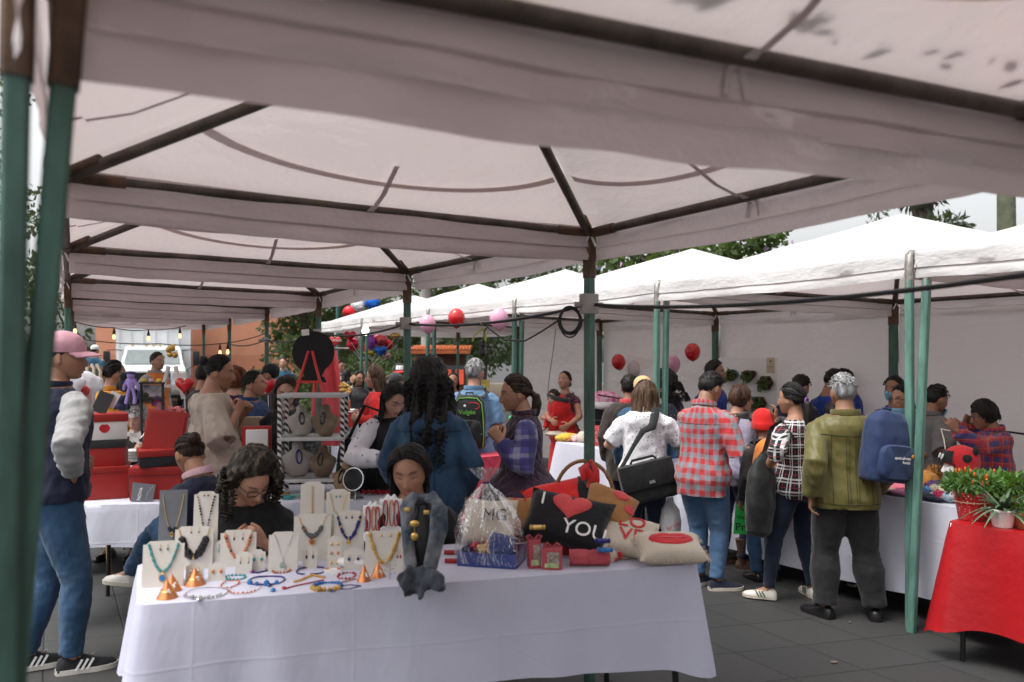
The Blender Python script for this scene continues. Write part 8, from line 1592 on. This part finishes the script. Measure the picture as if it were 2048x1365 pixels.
person(1112, 9.27, -75, dict(m=REDJ, hem=.5, g=.010), bottom=B(REDJ), py=778, H=.72, sit=True, skin=3, hair=('short',), hm=H_DARK, R_=dict(p=(.06, .12, .95), w=False), L_=dict(p=(-.06, .12, .95), w=False), feet=[(.06, .12, 0, .8), (-.06, .12, 0, .8)], head=(-60, 6), label="baby with dark hair tucked into the red carrier", seed=41)
p = person(1289, 6.2, 14, dict(m=DOT, sleeve=.46, sg=.02, hem=.44, g=.022, loose=1.08), py=758, skin=2, hair=('long', .34, 1.35), hm=H_BROWN, bottom=B(JD), shoes=sh(SHB), R_=dict(p=(1338, 868, 6.4), pole=(.9, -.4, -.8)), L_=dict(p=(1252, 880, 6.45), pole=(-.9, -.4, -.8)), head=(8, 14), label="woman in a white dotted t shirt with long light brown hair", seed=42, lod=2, build=1.1)
inv = p['inv']; bc = inv@at(1296, 962, 6.0); o = worn(p, 'messenger_bag', "black laptop bag slung across the dotted shirt woman", 'bag'); Mb = Matrix.Translation(bc)@Matrix.Rotation(R(14), 4, 'Z')@Matrix.Rotation(R(-14), 4, 'Y'); b = MB(); b.M = Mb; b.box((0, 0, 0), (.42, .12, .30), bev=.03); me = remesh(b.mesh('x', False), .012, 1); wrinkle(me, .006, 6, .12); link('body', me, BPB, o); b = MB(); b.M = Mb; b.box((0, -.068, .055), (.41, .016, .19), bev=.008); b.build('flap', cloth("bag_flap", (.016, .016, .017), rough=.55), o); b = MB(); b.M = Mb; b.box((.02, -.079, .0), (.045, .004, .022)); b.build('buckle', SILVER, o); b = MB(); b.M = Mb; b.tube([(-.10, 0, .15), (-.08, 0, .175), (.08, 0, .175), (.10, 0, .15)], .010, 8); b.build('handle', BPB, o)
S = p['sh'][1]; oo, q = p['spine'](.80); a0 = Mb@Vector((-.21, 0, .10)); a1 = Mb@Vector((.21, .05, .10)); b = MB(); b.tube([a0, a0.lerp(Vector((.02, oo.y-.15, 1.15)), .6), Vector((.0, oo.y-.155, 1.10)), Vector((.07, oo.y-.150, S.z-.03)), Vector((.085, oo.y-.095, S.z+.055)), Vector((.085, oo.y-.02, S.z+.112)), Vector((.07, oo.y+.12, S.z+.03)), Vector((.05, oo.y+.14, 1.0))], [(.014, .004), (.016, .004), (.024, .005), (.032, .006), (.034, .006), (.034, .006), (.024, .005), (.016, .004)], 8, hint=(1, 0, 0)); b.build('shoulder_strap', BPB, o)
p = person(1408, 5.75, 40, dict(m=GNG, hem=.425, g=.020, collar=GNG, wr=.010, sg=.006), py=742, sex='m', skin=1, hair=('short',), bottom=B(JL, w=1.05), shoes=sh(SHN, SOLE), R_=dict(p=(1458, 862, 5.72), pole=(.6, -.7, -.6), pose='pinch'), L_=dict(p=(1450, 852, 6.0), pole=(-.6, -.6, -.6), pose='pinch'), head=(12, 24), lean=4, feet=[(.10, .02, 45), (-.06, .05, 10)], label="man in a red and grey checked shirt looking at his phone", seed=43, lod=2, build=1.1)
b = MB(); b.box(at(1466, 850, 5.82)-p['M'].translation, (.07, .012, .13), rot=Matrix.Rotation(R(-40), 3, 'Z')@Matrix.Rotation(R(-50), 3, 'X'), bev=.006); tag(b.build('phone', M_BLACKPL, loc=p['M'].translation), "black phone held by the man in the red and grey checked shirt", "phone")
p = person(1285, 7.0, 14, dict(m=DEN, hem=.45, g=.024), py=752, sex='m', skin=0, hair=('short',), bottom=B(JD), shoes=sh(SHB), label="man in a tan cap and denim shirt behind the dotted shirt woman", seed=44, locks=False, lod=1); cap_on(p, cloth("tan_cap", (.58, .40, .20)), yaw=160, up=-6)
person(1258, 7.25, 16, dict(m=BRNJ, hem=.36, g=.035, loose=1.15, name='jacket', collar=FELT_P), py=748, sex='m', skin=1, hair=('short',), bottom=B(JD), shoes=sh(SHB), label="man in a long dark brown jacket left of the tan cap", seed=45, lod=1)
person(1342, 7.7, -66, dict(m=NVD, hem=.44, g=.025, collar=NVY), py=746, skin=0, hair=('curly', .03), bottom=B(JD), shoes=sh(SHB), L_=dict(p=(1330, 862, 7.3)), head=(0, 14), label="curly dark haired woman in a speckled navy coat", seed=46, lod=1, build=1.08)
person(1424, 8.1, 140, dict(m=BLU2, sleeve=.4, hem=.46), py=720, sex='m', skin=1, hair=('short',), bottom=B(JD), shoes=sh(SHB), head=(-20, 0), label="man in a royal blue tee behind the checked shirt man", seed=47, lod=1)
p = person(1474, 6.35, 76, dict(m=LAV, hem=.45, g=.02), py=768, skin=3, hair=('bob', .015), hm=hairmat("hair_warm_brown", (.045, .022, .014), (.10, .05, .03)), bottom=B(JD, ank=.95), shoes=sh(BOOT, BOOT, boot=True), glasses='on', head=(10, 2), R_=dict(p=(1500, 960, 6.2)), feet=[(.08, .02, 20), (-.07, -.08, -5)], label="older woman with glasses and a dark scarf, in profile", seed=48, lod=2, build=1.06)
o, q = p['spine'](.83); b = MB(); [b.tube([o+Vector((math.cos(a)*.075, math.sin(a)*.075+.0, .01*math.sin(a*2)+k*.028-.02)) for a in np.linspace(0, 2*PI, 20, endpoint=False)], .026, 8, close=True) for k in range(2)]; b.tube([o+Vector((.05, .06, -.03)), o+Vector((.07, .10, -.15)), o+Vector((.06, .11, -.28))], [(.03, .015), (.035, .014), (.03, .008)], 10); me = remesh(b.mesh('x', False), .010, 2); wrinkle(me, .008, 7, .05); link('scarf', me, DRKT, p['root'])
p = person(1529, 5.95, -12, dict(m=DRKT, hem=.44, g=.02), py=818, H=1.34, sex='m', skin=1, hair=('short',), bottom=B(JN, ank=1.05), shoes=sh(SHB), R_=dict(p=(1552, 838, 5.9), pole=(1, -.2, -.6), pose='relax', dir=(.1, .1, 1)), label="child in a red beanie with an orange and blue backpack", seed=49, locks=False)
hs, Hm = p['hs'], p['Hm']; b = MB(); b.M = Hm; b.rings([[Vector((math.cos(a)*.088*k, math.sin(a)*.110*k-.004, z_))*hs for a in np.linspace(0, 2*PI, 30, endpoint=False)] for z_, k in ((-.045, 1.0), (-.03, 1.06), (.0, 1.07), (.012, 1.04), (.02, .99), (.06, .98), (.10, .82), (.125, .5), (.135, .15))]); b.build('beanie', cloth("red_beanie", (.58, .014, .012), 'knit'), p['root'])
o, M = backpack(p, "orange and blue backpack on the child in the red beanie", (0, -.17, .86), .34, .20, .44, cloth("backpack_orange", (.66, .20, .03), rough=.7), BLKC, pocket=cloth("backpack_blue", (.02, .06, .20), rough=.7), strap=BLKC)
p = person(1592, 5.52, -28, dict(m=BWP, sleeve=.66, sg=.008, hem=.465, g=.016, wr=.007), py=763, skin=0, hair=('pony', .24), bottom=B(JD, ank=.85, w=.96, g=.010), shoes=sh(SHW, SOLE, stripe=mat("green_stripe", (.08, .12, .09))), L_=dict(p=(1532, 940, 5.42), pole=(-.8, -.6, -.5), pose='grip'), R_=dict(p=(1640, 960, 5.7)), feet=[(.10, -.04, 22), (-.22, .06, -38)], head=(-14, 4), label="woman in a black and white plaid shirt with a low ponytail", seed=50, lod=2)
hs, Hm = p['hs'], p['Hm']; b = MB(); b.M = Hm; b.tube([Vector((math.sin(a)*.088, -.01-math.cos(a)*.098, .055-.035*math.cos(a)))*hs for a in np.linspace(-2.2, 2.2, 26)], [(.004, .003)]*26, 6); b.build('headband', BLKC, p['root']); b = MB(); b.M = Hm; b.tube([Vector((math.cos(a)*.022, -.118, -.02+math.sin(a)*.022))*hs for a in np.linspace(0, 2*PI, 12, endpoint=False)], .006, 6, close=True); b.build('hair_tie', cloth("purple_band", (.25, .10, .32)), p['root'])
iv = p['inv']; c = iv@at(1522, 985, 5.40); b = MB(); o = worn(p, 'shoulder_bag', "slack black backpack held in front by the plaid shirt woman", 'bag'); b.M = Matrix.Translation(c)@Matrix.Rotation(R(20), 4, 'Z')@Matrix.Rotation(R(8), 4, 'Y'); b.rings([[Vector((math.cos(a)*.16*k, math.sin(a)*.09*k, z_)) for a in np.linspace(0, 2*PI, 24, endpoint=False)] for z_, k in ((-.30, .5), (-.27, .85), (-.1, 1), (.1, .9), (.22, .6), (.28, .2))]); me = remesh(b.mesh('x', False), .012, 2); wrinkle(me, .014, 9, .12); link('bag', me, BPB, o); S = p['sh'][-1]; b = MB(); b.tube([c+Vector((.02, 0, .25)), S+Vector((-.02, .08, .0)), S+Vector((.01, .0, .06)), S+Vector((.02, -.08, -.03))], [(.03, .008), (.035, .008), (.035, .008), (.03, .008)], 8); b.build('strap', BPB, o)
p = person(1690, 5.1, 4, dict(m=OLV, hem=.452, g=.022, loose=1.06, collar=OLV, wr=.009, sg=.010), py=745, sex='m', skin=1, hair=('short',), hm=H_GREY, bottom=B(cloth("black_trousers", (.018, .018, .020)), w=1.2, ank=1.42, wr=.005), shoes=sh(SHB), L_=dict(p=(1622, 990, 5.04), pole=(-.25, -1, 0), pose='relax', dir=(-.05, 0, -1), thumb=(.3, 1, 0)), R_=dict(p=(1755, 975, 5.25), pole=(.7, -1, 0)), feet=[(.17, -.03, 14), (-.13, .0, -30)], head=(-6, 2), label="grey haired man in an olive shirt and black trousers, back turned", seed=51, lod=2, build=1.16)
iv = p['inv']; o, M = backpack(p, "navy blue backpack hanging from the olive shirt man's right shoulder", iv@at(1772, 893, 4.93), .31, .19, .44, BPN, None, pocket=cloth("backpack_navy_pocket", (.020, .038, .10), rough=.7), roll=6, yaw=22, shoulders=(1,)); lettering("quetzalroot", .026, WHITE, o, M@Matrix.Translation((.02, -.122, -.06))@Matrix.Rotation(PI/2, 4, 'X'), ext=.0008); lettering("foods", .026, WHITE, o, M@Matrix.Translation((.05, -.122, -.085))@Matrix.Rotation(PI/2, 4, 'X'), ext=.0008); b = MB(); b.M = M; b.ball((.095, -.122, -.045), (.011, .003, .012), 8); b.build('orange_flame', FELT_R if 0 else mat("orange_print", (.6, .2, .03)), o)
person(1592, 7.3, 48, dict(m=NVY, hem=.45, g=.022), py=748, sex='m', skin=1, hair=('short',), bottom=B(JD), shoes=sh(SHB), head=(10, 24), label="man in a navy shirt bending behind the plaid shirt woman", seed=52, lod=1)
person(1656, 7.4, 64, dict(m=BLU2, hem=.46, sleeve=.42), py=736, sex='m', skin=1, hair=('short',), bottom=B(JD), shoes=sh(SHB), mask=(MASKM, -.02), head=(0, 28), label="man in a blue tee with a lowered mask left of the olive shirt", seed=53, lod=1)
person(1700, 7.9, -60, dict(m=BLU2, hem=.46, sleeve=.42), py=737, sex='m', skin=1, hair=('short',), bottom=B(JD), shoes=sh(SHB), head=(0, 14), label="man in a blue tee just behind the olive shirt man's head", seed=54, lod=1, build=1.1)
person(1672, 5.85, 8, dict(m=DRKT, hem=.44), py=800, H=1.34, sex='m', skin=0, hair=('short',), bottom=B(JL), shoes=sh(SHN, SOLE), feet=[(.12, -.02, 60), (-.06, .02, 0)], label="boy mostly hidden between the plaid shirt and the olive shirt", seed=55, lod=1)
person(1808, 6.35, -122, dict(m=BLU2, hem=.46, sleeve=.45, sg=.014, g=.02), py=768, skin=0, hair=('pony', .15), bottom=B(JD), shoes=sh(SHB), glasses='on', mask=(MASKM, -.055), R_=dict(p=(1800, 905, 6.2)), L_=dict(p=(1822, 910, 6.1)), head=(4, 4), label="girl in a royal blue tee with glasses and a mask on her chin", seed=56, lod=2, build=1.06)
person(1792, 6.85, -128, dict(m=BLU2, hem=.46, sleeve=.42), py=750, sex='m', skin=1, hair=('short',), bottom=B(JD), shoes=sh(SHB), mask=(MASKM, 0), label="masked young man in blue behind the girl with glasses", seed=57, lod=1)
person(1862, 6.2, 82, dict(m=HOOD, hem=.40, g=.026, loose=1.05, collar=HOOD, sg=.012, name='hoodie', wr=.010), py=768, sex='m', skin=1, hair=('short',), bottom=B(JD), shoes=sh(SHB), mask=(MASKM, -.05), R_=dict(p=(1900, 862, 6.0), pole=(.5, -.6, -.9)), L_=dict(p=(1903, 858, 6.3), pole=(-.5, -.6, -.9)), head=(-4, 14), label="boy in a grey hoodie with a blue mask under his chin", seed=58, lod=2)
person(1988, 5.78, -74, dict(m=RBP, hem=.44, g=.022, collar=RBP, sg=.010, loose=1.1), py=797, skin=1, hair=('bob', .045, 1), bottom=B(JD), shoes=sh(SHB), glasses='on', L_=dict(p=(1914, 862, 5.52), pole=(-.2, -.3, -1), pose='pinch', dir=(-.1, .6, .8)), R_=dict(p=(1950, 846, 5.95), pole=(.5, -.3, -1), pose='pinch', dir=(0, .8, .4)), head=(0, 16), lean=4, label="short haired woman in a red and blue plaid shirt winding yarn", seed=59, lod=2, build=1.12)
balloon(868, 726, 10.2, 26, BW, "white balloon just above the curly haired woman", 0)

# stitched details on the nearest clothes
THR = mat("jeans_thread", (.16, .13, .10), .8); THD = mat("dark_thread", (.02, .028, .05), .8); by_seed = lambda s_: next(p for p in PEOPLE if p['seed'] == s_)
p = by_seed(11); pockets(p, THR, -62)
p = by_seed(43); pockets(p, THR, 38); H = p['H']; SG = mat("check_seam", (.22, .06, .06), .9); seam(p, p['top'], [[(-.16, 0, .755*H), (.16, 0, .755*H)]], SG)
p = by_seed(50); pockets(p, THD, 26); H = p['H']; seam(p, p['top'], [[(-.14, 0, .75*H), (.14, 0, .75*H)]], BLKC)
p = by_seed(51); H = p['H']; SO = mat("olive_seam", (.05, .045, .012), .7); seam(p, p['top'], [[(x, 0, .755*H), (x, 0, .475*H)] for x in (-.12, -.035, -.02, .02, .035, .12)]+[[(-.19, 0, .757*H), (0, 0, .75*H), (.19, 0, .757*H)], [(-.19, 0, .478*H), (.19, 0, .478*H)]], SO, r=.0026)
p = by_seed(15); H = p['H']; SD = mat("denim_seam", (.008, .02, .045), .8); seam(p, p['top'], [[(-.19, 0, .755*H), (.19, 0, .755*H)], [(-.03, 0, .75*H), (-.03, 0, .50*H)], [(.03, 0, .75*H), (.03, 0, .50*H)]], SD)
p = by_seed(17); H = p['H']; seam(p, p['top'], [[(-.18, 0, .775*H), (.18, 0, .775*H)]], mat("chambray_seam", (.07, .12, .21), .8))
p = by_seed(27); H = p['H']; SB = mat("linen_gather", (.30, .255, .21), .9); seam(p, p['top'], [[(x, 0, .81*H), (x*1.5, 0, .70*H)] for x in (-.10, -.075, -.05, -.025, 0, .025, .05, .075, .10)], SB, 'gather', .0022, (.25, 1, 0))
